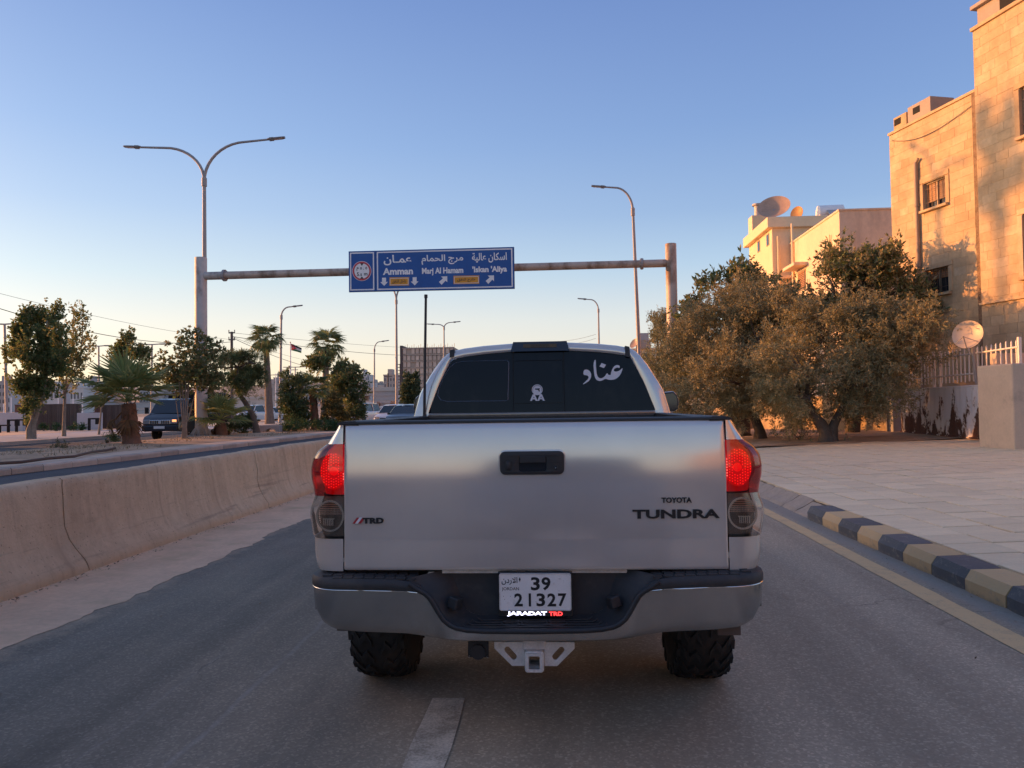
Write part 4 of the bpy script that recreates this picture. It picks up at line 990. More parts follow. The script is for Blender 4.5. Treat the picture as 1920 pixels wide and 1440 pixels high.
# underbody and wheels
mb = MB()
for s in (-1, 1): mb.bb((s*.42, .08, .56), (s*.52, 5.0, .70))
mb.bb((-.55, .12, .60), (.55, .2, .72)); mb.tube([(-.85, 1.0, .42), (.85, 1.0, .42)], .055, 12); mb.lathe([(.03, -.2), (.14, -.12), (.16, 0), (.14, .12), (.03, .2)], (.05, 1.0, .42), 'X', 16)
mb.tube([(.05, 1.1, .45), (.05, 3.4, .62)], .05, 10); mb.lathe([(.12, .52), (.35, .52), (.36, .62), (.34, .70), (.1, .70)], (0, .55, 0), 'Z', 24)
mb.tube([(.6, .5, .56), (.6, 3.2, .58)], .045, 10)
TB(mb, 'chassis', M_UNDER, smooth=40)
TB(MB().bb((-.93, .16, .76), (.93, 2.0, .80)), 'underbed_light_block', M_UNDER)  # dark sheet added under the bed so that no light passes
for s in (-1, 1):
    TB(MB().tube([(s*.98, 1.75, .46), (s*.99, 1.9, .42), (s*.99, 3.85, .42), (s*.98, 4.0, .46)], .055, 8), 'added_side_step', M_BLKP, smooth=50)  # unseen side steps added to cut light coming in under the truck
    TB(MB().bb((s*.80, 1.55, .36), (s*1.0, 1.57, .74)), 'added_wheel_screen', M_RUB)  # screen added past the rear wheel, keeps the underside dark
    mb = MB()
    for k in range(5): mb.box((s*.55, 1.0, .50+k*.022), (.07, 1.35-.2*k, .014))
    mb.tube([(s*.48, .92, .45), (s*.40, .80, .74)], .03, 8); TB(mb, 'leaf_spring', M_UNDER)
TB(MB().bb((-.95, 5.1, .34), (.95, 5.3, .66)), 'added_front_screen', M_UNDER)  # unseen front screen added to stop light under the truck
TB(MB().bb((-.5, 2.2, .42), (.5, 3.6, .5)), 'added_under_tray', M_UNDER)  # dark tray added to deepen the shade under the truck
def tyre_mesh():
    mb = MB(); R0, Wd = .405, .30
    mb.lathe([(.22, -.13), (.30, -.155), (.36, -.158), (.392, -.14), (R0-.004, -.10), (R0, 0), (R0-.004, .10), (.392, .14), (.36, .158), (.30, .155), (.22, .13)], (0, 0, 0), 'X', 56)
    n = 22
    for i in range(n):
        a0 = 2*PI*i/n
        for s in (-1, 1):
            off = (.5 if s > 0 else 0)*2*PI/n
            # zig-zag lug from shoulder to centre
            chain = [(.155, -.05, .385, .050), (.125, -.02, .405, .046), (.09, .03, .412, .044), (.055, -.01, .414, .040), (.022, .045, .414, .034)]
            for (xa, ta, ra, wa), (xb, tb, rb, wb) in zip(chain, chain[1:]):
                vs = []
                for x_, t_, r_, w_ in ((xa, ta, ra, wa), (xb, tb, rb, wb)):
                    for dd in (-.5, .5):
                        for rr in (r_-.03, r_+.006):
                            ang = a0+off+(t_+dd*w_)/.41; vs.append((s*x_, math.cos(ang)*rr, math.sin(ang)*rr))
                mb.add(vs, [(0, 1, 3, 2), (4, 6, 7, 5), (1, 5, 7, 3), (0, 2, 6, 4), (0, 4, 5, 1), (2, 3, 7, 6)])
            ang = a0+off; 
            c = Vector((s*.152, math.cos(ang)*.372, math.sin(ang)*.372)); mb.box(c, (.022, .05, .055), 0, Matrix.Rotation(ang, 3, 'X'))
    mb.v = [(x*.92, y, z) for x, y, z in mb.v]; return mb.mesh('tyre', M_RUB)
tym = tyre_mesh()
rimm = MB().lathe([(.05, -.05), (.12, -.07), (.20, -.05), (.225, -.12), (.235, .12), (.1, .1)], (0, 0, 0), 'X', 28).mesh('rim', pm('dark_rim', (.03, .03, .032), .4, .5), smooth=40)
for s, yy_, xx_ in ((-1, 1.0, .865), (1, 1.0, .865), (-1, 4.62, .84), (1, 4.62, .84)):
    t = link('wheel', None, truck, (s*(xx_+.012), yy_, .415), (rnd.uniform(0, 1), 0, 0))
    link('tyre', tym, t); link('rim', rimm, t, (0, 0, 0), (0, 0, 0 if s < 0 else PI))
# ------------------------------------------------------------------ sign gantry
def polemat(name, col, rust, f=.52):
    return pm(name, col, .62, .25, var=.10, vs=3, bump=.2, bs=40, stain=rust, sfac=f, ss=1.6, sscale=(1, 1, .45))
M_POLE = polemat('grey_painted_steel', (.56, .49, .44), (.27, .20, .16))
M_POLE2 = polemat('peeling_painted_steel', (.56, .44, .36), (.24, .15, .10), .47)
M_LAMP = polemat('lamp_post_steel', (.36, .33, .32), (.24, .19, .16), .6)
M_LAMPH = pm('lamp_head', (.22, .205, .20), .5, .3, var=.1)
YR, YL = 33.0, 34.2
pL, pR = onY(379.5, 820, YL), onY(1260, 760, YR)
zTL, zTR = onY(374.5, 484, YL).z, onY(1258.5, 458, YR).z
XL, XR = onY(377, 650, YL).x, onY(1260.5, 600, YR).x
g = thing('sign_gantry', 'rusty steel gantry spanning the road and carrying the blue direction sign', 'sign gantry', (XL, YL, .40))
mb = MB(); mb.lathe([(.27, 0), (.27, zTL-.42), (.262, zTL-.40)], (XL, YL, .42), 'Z', 28)
p_ = mb.build('post', M_POLE, g, smooth=40)
mb = MB(); mb.lathe([(.50, 0), (.50, .04)], (XL, YL, .43), 'Z', 28)
for k in range(10):
    a = 2*PI*k/10; d = Vector((math.cos(a), math.sin(a), 0)); c = Vector((XL, YL, .47))
    mb.prism([(.26, 0), (.48, 0), (.48, .05), (.27, .36)], c, d, (0, 0, 1), d.cross(Vector((0, 0, 1)))*.02)
mb.build('base_flange', M_POLE, p_)
mb = MB()
for k in range(16):
    a = 2*PI*k/16; q = MB().lathe([(.03, 0), (.03, .09)], (XL+.46*math.cos(a), YL+.46*math.sin(a), .45), 'Z', 6); mb.add(q.v, q.f)
tag(mb.build('anchor_bolts', M_LAMPH, p_), kind='stuff')
MB().box((XL, YL-.1, .40), (1.5, 1.5, .14)).build('footing', M_KSTONE, g, bevel=.02)
mb = MB(); mb.lathe([(.235, 0), (.235, zTR-.2), (.228, zTR-.18)], (XR, YR, .2), 'Z', 28); mb.build('post', M_POLE2, g, smooth=40)
a = onY(386, 517.5, YL-.02); b = onY(1250, 493.5, YR)
d = (b-a).normalized()
mb = MB().tube([a-d*.25, a+d*.9], .185, 20); mb.build('beam_stub', M_POLE, g, smooth=40)
mb = MB().tube([b-d*1.05, b+d*.1], .17, 20); mb.build('beam_stub', M_POLE2, g, smooth=40)
mb = MB().tube([a+d*.9, b-d*1.05], [.180, .165], 20); mb.build('beam', M_POLE2, g, smooth=40)
for q, r in ((a+d*.9, .27), (b-d*1.05, .245)):
    fl = MB().tube([q-d*.045, q+d*.045], r, 20).build('flange', M_LAMP, g, smooth=40)
    mb = MB()
    ref = Vector((0, 0, 1))-d*d.z; ref.normalize(); bb_ = d.cross(ref)
    for k in range(12):
        an = 2*PI*k/12; c = q+(ref*math.cos(an)+bb_*math.sin(an))*(r-.035); mb.tube([c-d*.075, c+d*.075], .016, 6)
    tag(mb.build('flange_bolts', M_LAMPH, fl), kind='stuff')
# the sign board: corners measured on a plane just in front of the beam
YS = 33.35
def sg(px, py): return onY(px, py, YS+ (px-655)/308*-.42)
TLc, TRc, BLc, BRc = sg(653.5, 471.5), sg(963, 463.5), sg(655, 547.5), sg(964, 540.5)
U = ((TRc-TLc)+(BRc-BLc))*.5; V = ((TLc-BLc)+(TRc-BRc))*.5; V = Vector((0, V.y*0, V.length)); U = Vector((U.x, U.y, U.z))
O = BLc.copy(); N = Vector((U.y, -U.x, 0)).normalized(); N = N if N.y < 0 else -N
U = U.copy(); ul, vl = U.length, V.length
def S(x, y): return O+U*x+V*y         # x, y in 0..1 on the board
M_BLUE = pm('sign_blue', (.014, .092, .34), .38, var=.07, vs=.8, bump=0, spec=.4, stain=(.022, .11, .36), sfac=.5, ss=.7)
M_SWHITE = pm('sign_white', (.88, .84, .82), .45, var=.05, bump=0)
M_SORANGE = pm('sign_orange', (.70, .30, .02), .45, var=.06, bump=0)
M_SRED = pm('sign_red', (.55, .05, .07), .45, var=.06, bump=0)
M_SBLACK = pm('sign_black', (.03, .03, .03), .5, var=.1, bump=0)
M_SIGNBACK = pm('sign_frame', (.16, .165, .20), .5, .5, var=.1)
sb = thing('road_sign', 'blue overhead road sign with three destinations and a height limit, hung on the gantry', 'road sign', O)
def frame(x0, x1, y0, y1, t, dep, mat, name, par):
    mb = MB(); o = O+N*dep
    mb.prism([(x0*ul, y0*vl), (x1*ul, y0*vl), (x1*ul, y1*vl), (x0*ul, y1*vl)], o, U.normalized(), V.normalized(), N*.004, holes=[[(x0*ul+t, y0*vl+t), (x0*ul+t, y1*vl-t), (x1*ul-t, y1*vl-t), (x1*ul-t, y0*vl+t)]])
    return mb.build(name, mat, par)
def rect(x0, x1, y0, y1, dep, th, mat, name, par):
    mb = MB(); mb.prism([(x0*ul, y0*vl), (x1*ul, y0*vl), (x1*ul, y1*vl), (x0*ul, y1*vl)], O+N*dep, U.normalized(), V.normalized(), N*th); return mb.build(name, mat, par)
SPL = .163
bd1 = rect(0, SPL, 0, 1, 0, .05, M_BLUE, 'height_limit_panel', sb); bd2 = rect(SPL+.002, 1, 0, 1, 0, .05, M_BLUE, 'destination_panel', sb)
rect(-.002, 1.002, -.008, 1.008, -.03, .028, M_SIGNBACK, 'back_frame', sb)
for k in range(1, 6): rect(SPL+(1-SPL)*k/6-.0006, SPL+(1-SPL)*k/6+.0006, 0, 1, .0485, .0035, pm('sign_seam', (.018, .07, .24), .5, var=.05, bump=0), 'panel_joint', bd2)
frame(.008, SPL-.006, .03, .97, .055, .05, M_SWHITE, 'border', bd1); frame(SPL+.011, .992, .03, .97, .055, .05, M_SWHITE, 'border', bd2)
# photo crop coordinates of the sign (640..980 x 450..560 at 5.647x) -> board coordinates
def bc(zx, zy):
    px, py = 640+zx/5.647, 450+zy/5.647
    d = ray(px, py); n = N; t = (O-CLOC).dot(n)/d.dot(n); q = CLOC+d*t-O
    y = q.z-U.z*(q.dot(Vector((U.x, U.y, 0)))/(U.x**2+U.y**2)); x = q.dot(Vector((U.x, U.y, 0)))/(U.x**2+U.y**2)
    return x, y/vl
def stext(t, x0, y0, x1, y1, mat, name, par, bold=.02, dep=.05, sp=1.):
    """box given by crop coords of its lower left and upper right corners"""
    a, b = bc(x0, y1); c, d_ = bc(x1, y0); mb = MB()
    o = O+U*a+V*b+N*dep; b2 = V*(bc(x0, y0)[1]-b)
    put_text(mb, t, o, U*(c-a), b2, N, .004, bold, sp); return mb.build(name, mat, par)
stext(arabic('عمـان'), 452, 163, 744, 272, M_SWHITE, 'arabic_name', bd2, .022)
stext(arabic('مرج الحمام'), 852, 162, 1292, 266, M_SWHITE, 'arabic_name', bd2, .022)
stext(arabic('اسكان عالية'), 1386, 140, 1753, 246, M_SWHITE, 'arabic_name', bd2, .022)
stext('Amman', 443, 300, 762, 374, M_SWHITE, 'latin_name', bd2, .04)
stext('Marj Al Hamam', 857, 298, 1293, 382, M_SWHITE, 'latin_name', bd2, .04)
stext("'Iskan 'Aliya", 1390, 282, 1755, 364, M_SWHITE, 'latin_name', bd2, .04)
def spoly(P, mat, name, par, dep=.05, holes=None):
    Q = [(bc(*p)[0]*ul, bc(*p)[1]*vl) for p in P]
    ar = sum(Q[i][0]*Q[(i+1) % len(Q)][1]-Q[(i+1) % len(Q)][0]*Q[i][1] for i in range(len(Q)))
    if ar < 0: Q = Q[::-1]
    mb = MB(); mb.prism(Q, O+N*dep, U.normalized(), V.normalized(), N*.004); return mb.build(name, mat, par)
for cx, top, bot in ((456, 402, 488), (779, 396, 483)):
    spoly([(cx-21, top), (cx+21, top-1), (cx+21, bot-42), (cx+41, bot-43), (cx+1, bot), (cx-40, bot-41), (cx-21, bot-41)], M_SWHITE, 'arrow', bd2)
for ox, oy in ((1036, 386), (1530, 376)):
    spoly([(ox+22, oy+3), (ox+88, oy), (ox+88, oy+62), (ox+70, oy+46), (ox+28, oy+91), (ox, oy+60), (ox+43, oy+22)], M_SWHITE, 'arrow', bd2)
for x0, y0, x1, y1, t, k in ((512, 398, 720, 486, 'داخل النفق', -3), (1190, 381, 1462, 469, 'خارج النفق', -4)):
    spoly([(x0, y0), (x1, y0+k), (x1, y1+k), (x0, y1)], M_SORANGE, 'orange_plate', bd2, .05)
    a, b = bc(x0+7, y1-6); c, d_ = bc(x1-7, y0+5)
    frame(a, c, b, d_, .018, .0542, M_SWHITE, 'plate_border', bd2)
    w_ = (x1-x0)*.70; stext(arabic(t), (x0+x1)/2-w_/2, y0+24, (x0+x1)/2+w_/2, y1-20, M_SBLACK, 'plate_lettering', bd2, .012, .0545)
def disc(cx, cy, r, mat, name, dep, n=32): return spoly([(cx+r*math.cos(a), cy+r*1.04*math.sin(a)) for a in np.linspace(0, 2*PI, n, endpoint=False)], mat, name, bd1, dep)
disc(221, 331, 101, M_SWHITE, 'limit_rim', .05); disc(221, 331, 97, M_SRED, 'limit_ring', .0542); disc(221, 331, 79, M_SWHITE, 'limit_face', .0584)
spoly([(203, 250), (241, 248), (222, 276)], M_SBLACK, 'limit_mark', bd1, .0626); spoly([(203, 413), (222, 388), (241, 411)], M_SBLACK, 'limit_mark', bd1, .0626)
stext('5', 169, 346, 191, 384, M_SBLACK, 'limit_digit', bd1, .02, .0626); stext('.', 195, 376, 201, 383, M_SBLACK, 'limit_digit', bd1, .02, .0626); stext('5', 206, 358, 224, 384, M_SBLACK, 'limit_digit', bd1, .02, .0626); stext('m', 245, 353, 281, 379, M_SBLACK, 'limit_digit', bd1, .02, .0626)
stext(arabic('م'), 166, 290, 187, 332, M_SBLACK, 'limit_digit', bd1, .02, .0626); stext('٥', 204, 290, 222, 315, M_SBLACK, 'limit_digit', bd1, .02, .0626); stext('.', 237, 309, 244, 316, M_SBLACK, 'limit_digit', bd1, .02, .0626); stext('٥', 259, 286, 278, 313, M_SBLACK, 'limit_digit', bd1, .02, .0626)
mb = MB()
for x in (.12, .38, .64, .90):
    c = S(x, .5)-N*.06; mb.box(c, (.08, .06, vl*.9))
tag(mb.build('hangers', M_LAMP, sb), kind='stuff')

# ------------------------------------------------------------------ street lamps
def arm_path(p0, p1, bulge=.62, n=14):
    """quarter-ellipse arm that leaves p0 upwards and arrives level at p1"""
    P = []
    d = p1-p0; h = Vector((d.x, d.y, 0))
    for k in range(n+1):
        t = k/n
        if t < .72: a = t/.72*PI/2; x = (1-math.cos(a))*bulge; z = math.sin(a)*.955
        else: q = (t-.72)/.28; x = bulge+(1-bulge)*q; z = .955+.045*q
        P.append(p0+h*x+Vector((0, 0, d.z*z)))
    return P
def lamp_post(label, base, top, arms, r0=.11, r1=.055, headL=.75, group='street lamps'):
    t = thing('street_lamp', label, 'street lamp', base, 0, group)
    po = MB().tube([base, base.lerp(top, .5), top], [r0, (r0+r1)/2, r1], 12).build('pole', M_LAMP, t, smooth=50)
    mb = MB().box(base+Vector((0, 0, .03)), (.42, .42, .06)).box(base+Vector((0, -r0-.01, .8)), (.12, .03, .4)); mb.build('base_plate', M_LAMP, t)
    MB().tube([top-Vector((0, 0, .35)), top+Vector((0, 0, .05))], r1*1.5, 10).build('collar', M_LAMP, t, smooth=40)
    for tip, bl in arms:
        P = arm_path(top-Vector((0, 0, .1)), tip, bl); a = MB().tube(P, [r1*.95-(r1*.35)*k/(len(P)-1) for k in range(len(P))], 8).build('arm', M_LAMP, t, smooth=50)
        d = (P[-1]-P[-2]).normalized(); s_ = Vector((0, 1, 0))
        s_ = Vector((-d.y, d.x, 0)).normalized(); up = d.cross(s_)*-1; up = up if up.z > 0 else -up
        mb = MB(); c = P[-1]+d*headL*.32
        rows = [[c+d*headL*(u-.5)+s_*w_*headL*.17*x+up*headL*z for x, z in ((-1, -.02), (-1, .03), (-.4, .075), (.4, .075), (1, .03), (1, -.02))] for u, w_ in ((0, .55), (.12, .9), (.5, 1.0), (.85, .95), (1.0, .55))]
        mb.grid(rows, closed=True, flip=True); n = 6; mb.f += [tuple(range(6)), tuple(24+k for k in range(6))[::-1]]; mb.m += [0, 0]
        h = mb.build('lamp_head', M_LAMPH, t, smooth=30)
        MB().box(c-up*headL*.03+d*headL*.1, (headL*.5, headL*.26, headL*.02), 0, Matrix((d, s_, up)).transposed()).build('lamp_lens', M_CLEARG, h)
        MB().box(c-d*headL*.28+up*headL*.0, (headL*.25, headL*.16, headL*.18), 0, Matrix((d, s_, up)).transposed()).build('mount', M_LAMPH, h)
    return t
M_CLEARG = pm('lamp_glass', (.35, .36, .38), .2, var=.05, bump=0)
def onr(px, py, Y): return onY(px, py, Y)
def LP(label, bx, by, tx, ty, Y, tips, zb=.40, r0=.11, r1=.055, hl=.75):
    top = onY(tx, ty, Y); b = onY(bx, by, Y); base = Vector((b.x, Y, zb))
    lamp_post(label, base, top, [(onY(x, y, Y), bl) for x, y, bl in tips], r0, r1, hl)
LP('tall two-armed street lamp rising behind the left gantry post', 384.5, 800, 383, 336, 36.5, [(258, 276, .60), (508, 261, .62)], r0=.13, r1=.085, hl=.85)
LP('tall single-armed street lamp leaning behind the right end of the gantry beam', 1204, 765, 1186.5, 392, 40, [(1131, 350.5, .60)], zb=.2, r0=.125, r1=.07, hl=.75)
LP('slim single-armed street lamp above the right of the truck roof', 1125, 760, 1122, 580, 84, [(1097, 561, .6)], zb=.1, r0=.14, r1=.08, hl=1.0)
LP('single-armed street lamp beside the tall palm and the flagpole', 525, 795, 527.5, 592, 70, [(552, 574.5, .6)], r0=.14, r1=.085, hl=.95)
LP('two-armed street lamp seen directly below the blue sign', 744, 765, 743, 563, 72, [(718, 536, .6), (768, 534, .6)], r0=.15, r1=.09, hl=.9)
LP('two-armed street lamp right of the truck antenna in front of the concrete tower', 833, 760, 832.5, 614, 101, [(812, 608, .6), (852, 604, .6)], r0=.14, r1=.08, hl=1.)
LP('thin single-armed street lamp between the palms and the concrete tower', 702, 785, 702, 655, 106, [(718, 640, .6)], r0=.15, r1=.085, hl=1.05)
def tee(label, bx, tx, ty, Y, half, zb=.40, hl=.8, r=.08):
    top = onY(tx, ty, Y); base = Vector((onY(bx, 770, Y).x, Y, zb)); t = thing('car_park_lamp', label, 'lamp post', base, 0, 'two-headed car park lamps')
    MB().tube([base, top], [r*1.4, r], 8).build('pole', M_LAMP, t, smooth=50)
    for s in (-1, 1):
        e = top+Vector((s*half, 0, .04)); MB().tube([top, e], r*.7, 6).build('arm', M_LAMP, t, smooth=50)
        MB().box(e+Vector((s*hl*.3, 0, -.01)), (hl, .3, .12)).build('lamp_head', M_LAMPH, t, bevel=.03)
tee('two-headed car park lamp at the far left edge', 14, 8.5, 608, 52, .75)
tee('two-headed car park lamp right of the two poplar trees', 186, 185, 649, 74, .75)
tee('two-headed car park lamp above the big fan palm', 284, 285, 646, 73, .95)
tee('two-headed car park lamp just right of the flagpole', 553, 553.5, 688.5, 130, 1.2, hl=1.1, r=.1)
tee('shorter two-headed car park lamp touching the flagpole', 541, 541.5, 694, 138, .9, hl=1.0, r=.1)
tee('two-headed car park lamp behind the tall palm trunk', 505, 504.5, 703.5, 125, .9, hl=.9, r=.08)

# ------------------------------------------------------------------ utility poles, wires, flag
M_WOOD = pm('weathered_pole', (.12, .10, .09), .9, var=.2, vs=5)
M_WIRE = pm('black_cable', (.06, .06, .06), .7, var=.1, bump=0)
up_top = onY(434.5, 622, 62); ub = Vector((up_top.x-.02, 62, .40))
t = thing('utility_pole', 'dark utility pole behind the pine tree where the wires meet', 'utility pole', ub)
MB().tube([ub, up_top], [.15, .11], 8).build('pole', M_WOOD, t, smooth=50)
for z in (624, 637):
    c = onY(434.5, z, 62); MB().box(c, (.5, .12, .10)).build('crossarm', M_WOOD, t)
    for s in (-1, 1):
        q = c+Vector((s*.24, 0, .05)); MB().lathe([(.03, 0), (.05, .06), (.03, .12), (.05, .16), (.02, .2)], q, 'Z', 8).build('insulator', M_LAMPH, t, smooth=40)
up2 = onY(648, 669, 118); ub2 = Vector((up2.x, 118, .4)); t = thing('utility_pole', 'far utility pole rising from the trees left of the truck', 'utility pole', ub2)
MB().tube([ub2, up2], [.16, .11], 8).build('pole', M_WOOD, t, smooth=50); MB().box(onY(648, 677, 118), (1.3, .1, .1)).build('crossarm', M_WOOD, t)
up3 = onY(727.5, 700, 190); ub3 = Vector((up3.x, 190, .3)); t = thing('utility_pole', 'distant utility pole in front of the orange lit apartment block', 'utility pole', ub3)
MB().tube([ub3, up3], [.24, .2], 8).build('pole', M_WOOD, t, smooth=50); MB().box(onY(727.5, 706, 190), (2, .15, .2)).build('crossarm', M_WOOD, t)
def wire(label, a, b, sag, r=.014, n=20):
    P = [a.lerp(b, k/n)-Vector((0, 0, sag*4*(k/n)*(1-k/n))) for k in range(n+1)]
    o = MB().tube(P, r, 5).build('overhead_wire', M_WIRE); tag(o, label, 'wire', 'overhead wires')
wire('thin upper wire from the left edge to the utility pole', onY(-40, 540, 40), onY(434, 637, 62), .30, .010)
wire('thick lower wire sagging from the left edge past the poplar to the utility pole', onY(-40, 566, 40), onY(434, 641, 62), .9, .022)
wire('wire running from the utility pole across to the concrete tower', onY(436, 631, 62), onY(845, 666, 118), .6, .024)
wire('thin upper wire from the utility pole towards the truck roof', onY(436, 624, 62), onY(845, 654, 118), .3, .014)
wire('slack wire dropping from the utility pole behind the tall palm to the flagpole', onY(437, 634, 62), onY(648, 696, 118), .8, .024)
wire('thin wire from the utility pole falling to the trees on the right', onY(437, 632, 62), onY(648, 682, 118), .7, .012)
for a, b, s in (((1040, 640), (1117, 627), .2), ((1030, 645), (1117, 634.5), .35)):
    wire('fine wire just above the truck roof running to the slim lamp, '+('upper one' if a[1] == 640 else 'lower one'), onY(*a, 110), onY(*b, 84), s, .016)
fx = onY(545, 770, 128).x; ft = onY(544.5, 643, 128)
t = thing('flagpole', 'pale flagpole behind the street lamp flying a red, black, white and green flag', 'flagpole', (fx, 128, .4))
MB().tube([Vector((fx, 128, .4)), ft], [.16, .09], 10).build('mast', M_SWHITE, t, smooth=50)
MB().lathe([(.02, -.12), (.14, 0), (.02, .12)], ft+Vector((0, 0, .1)), 'Z', 8).build('finial', M_SORANGE, t, smooth=40)
M_FR, M_FK, M_FG = pm('flag_red', (.50, .03, .05), .8, var=.1, bump=.1), pm('flag_black', (.02, .02, .025), .8, var=.1), pm('flag_green', (.03, .14, .06), .8, var=.1)
M_FW = pm('flag_white', (.6, .58, .56), .8, var=.05)
fg = thing('flag', 'drooping red, black, white and green flag on the flagpole', 'flag', ft)
Wf, Hf = 2.35, 1.15
def fp(u, v):
    """u along the fly, v down the hoist"""
    dr = .95*u**1.15; return ft+Vector((.10+Wf*u*.78, .16*math.sin(u*9+v*2), -.12-Hf*v*(1-.25*u)-dr*.85))
for nm, v0, v1, mt in (('black_stripe', 0, 1/3, M_FK), ('white_stripe', 1/3, 2/3, M_FW), ('green_stripe', 2/3, 1, M_FG)):
    MB().grid([[fp(u, lerp(v0, v1, q/2)) for u in np.linspace(0, 1, 16)] for q in range(3)]).build(nm, mt, fg, smooth=60)
MB().grid([[fp(u*q, .5+(v-.5)*(1-u))+Vector((0, -.03, 0)) for u in np.linspace(0, 1, 10)] for v in np.linspace(0, 1, 5) for q in (.58,)]).build('red_chevron', M_FR, fg, smooth=60)
c = fp(.17, .5)+Vector((0, -.06, 0)); mb = MB()
mb.prism([((.12 if k % 2 == 0 else .055)*math.cos(PI/2+k*PI/7), (.12 if k % 2 == 0 else .055)*math.sin(PI/2+k*PI/7)) for k in range(14)], c, (1, 0, 0), (0, 0, 1), (0, -.01, 0)); mb.build('star', M_FW, fg)
# ------------------------------------------------------------------ right-hand buildings
def stone_mat(name, cols, rough=.85):
    m, nt, p, o = newmat(name); co = _co(nt, 'Object'); oi = nt.nodes.new('ShaderNodeObjectInfo')
    gi = nt.nodes.new('ShaderNodeNewGeometry')
    c = _ramp(nt, oi.outputs['Random'], [(i/(len(cols)-1), cols[i]) for i in range(len(cols))])
    wp = gi.outputs['Position']
    n = _noise(nt, wp, 1.1, 6, .65); n2 = _noise(nt, wp, 7, 5, .6)
    c = _mix(nt, _math(nt, 'MULTIPLY', _ramp(nt, n, [(.42, 0.), (.66, 1.)]), .55), c, (.36, .235, .13))
    c = _mix(nt, _math(nt, 'MULTIPLY', _ramp(nt, n2, [(.45, 0.), (.75, 1.)]), .35), c, (.33, .25, .18))
    nt.links.new(c, p.inputs['Base Color']); p.inputs['Roughness'].default_value = rough; p.inputs['Specular IOR Level'].default_value = .3
    nt.links.new(_bump(nt, _noise(nt, wp, 24, 6, .65), .4, .012), p.inputs['Normal']); return m
M_STONE = stone_mat('limestone_block', [(.55, .385, .22), (.66, .48, .285), (.60, .43, .25), (.70, .53, .335), (.63, .445, .26), (.67, .49, .30)])
M_STONEJ = pm('stone_joint', (.50, .35, .205), .95, var=.15, vs=3, bump=.3)
M_ROUGHST = pm('rough_stone_return', (.25, .165, .10), .95, var=.4, vs=5, bump=1.0, bs=14, bd=.05)
M_RENDER = pm('grey_render', (.44, .36, .29), .92, var=.10, vs=1.5, bump=.35, bs=70, bd=.006, stain=(.36, .27, .20), sfac=.6, ss=1.2)
M_CREAM = pm('cream_render', (.82, .64, .41), .9, var=.08, vs=.7, bump=.25, bs=30, bd=.008, stain=(.44, .31, .19), sfac=.58, ss=.8, sscale=(1, 1, .4))
M_PLAST = pm('old_plaster', (.78, .60, .42), .92, var=.12, vs=.6, bump=.3, bs=18, bd=.01, stain=(.55, .42, .30), sfac=.55, ss=.7, sscale=(1, 1, .35))
M_SHUT = pm('brown_shutter', (.36, .17, .075), .55, var=.2, vs=9)
M_GLASSW = pm('window_glass', (.03, .035, .045), .08, var=.1, bump=0, spec=.6)
M_FRAME = pm('window_frame', (.30, .22, .15), .55, .2, var=.15)
M_GRILLE = pm('iron_grille', (.17, .12, .09), .6, .3)
M_PIPE = pm('drain_pipe', (.36, .26, .19), .6, var=.15)
M_CONCG = pm('rooftop_concrete', (.42, .34, .28), .92, var=.12, vs=2)
def block_mesh():
    mb = MB(); q = .5; e = .485
    rows = [[(-q, 0, -q), (q, 0, -q), (q, 0, q), (-q, 0, q)], [(-q, -.7, -q), (q, -.7, -q), (q, -.7, q), (-q, -.7, q)], [(-e, -1, -e*.96), (e, -1, -e*.96), (e, -1, e*.96), (-e, -1, e*.96)]]
    mb.grid(rows, closed=True, flip=True); mb.f.append((8, 9, 10, 11)); mb.m.append(0); return mb
# a wall runs along u (towards the far end); its outward normal is n.  local block axes: x = -u, y = -n ... the block front is -y
def wall_stones(par, p0, u, L, z0, z1, holes, ch, lens, limit, seed, name='stone', visible=lambda s, z: True):
    rn = random.Random(seed); u = Vector(u).normalized(); n = Vector((-u.y, u.x, 0))
    # outward normal must face the road (negative x)
    if n.x > 0: n = -n
    xa = u if u.cross(-n).z > 0 else -u
    Minv = ORIG[par.name].inverted(); bm_ = block_mesh().mesh(name, M_STONE)
    k = 0; extra = MB(); z = z0; c = 0; todo = []
    while z < z1-.05:
        h = min(ch*rn.uniform(.96, 1.04), z1-z); s = -rn.uniform(0, .4)
        while s < L-.02:
            l = rn.choice(lens)*rn.uniform(.9, 1.1); a, b = max(0, s), min(L, s+l); s += l
            segs = [(a, b)]
            for h0, h1, g0, g1 in holes:
                if z+h > g0+.03 and z < g1-.03:
                    ns = []
                    for p_, q_ in segs:
                        if q_ <= h0 or p_ >= h1: ns.append((p_, q_))
                        else:
                            if p_ < h0: ns.append((p_, h0))
                            if q_ > h1: ns.append((h1, q_))
                    segs = ns
            for p_, q_ in segs:
                if q_-p_ > .06: todo.append(((p_+q_)/2, z+h/2, q_-p_, h))
        z += h
    todo.sort(key=lambda t: (not visible(t[0], t[1]), -t[2]*t[3]))
    R3 = Matrix((xa, -n, Vector((0, 0, 1)))).transposed()
    for s, zz, l, h in todo:
        pos = Vector(p0)+u*s; pos.z = zz; d = rn.uniform(.009, .014)
        if k < limit and visible(s, zz):
            o = link(name, bm_, par); o.matrix_local = Minv @ (Matrix.Translation(pos) @ R3.to_4x4() @ Matrix.Diagonal((l-.005, d, h-.005, 1))); k += 1
        else: extra.box(pos+n*d/2, (l-.005, d, h-.005), 0, R3)
    if extra.v: tag(extra.build('stones_beyond', M_STONE, par), kind='stuff')
    return k
UW = Vector((-.259, .966, 0)); NW = Vector((-.966, -.259, 0))
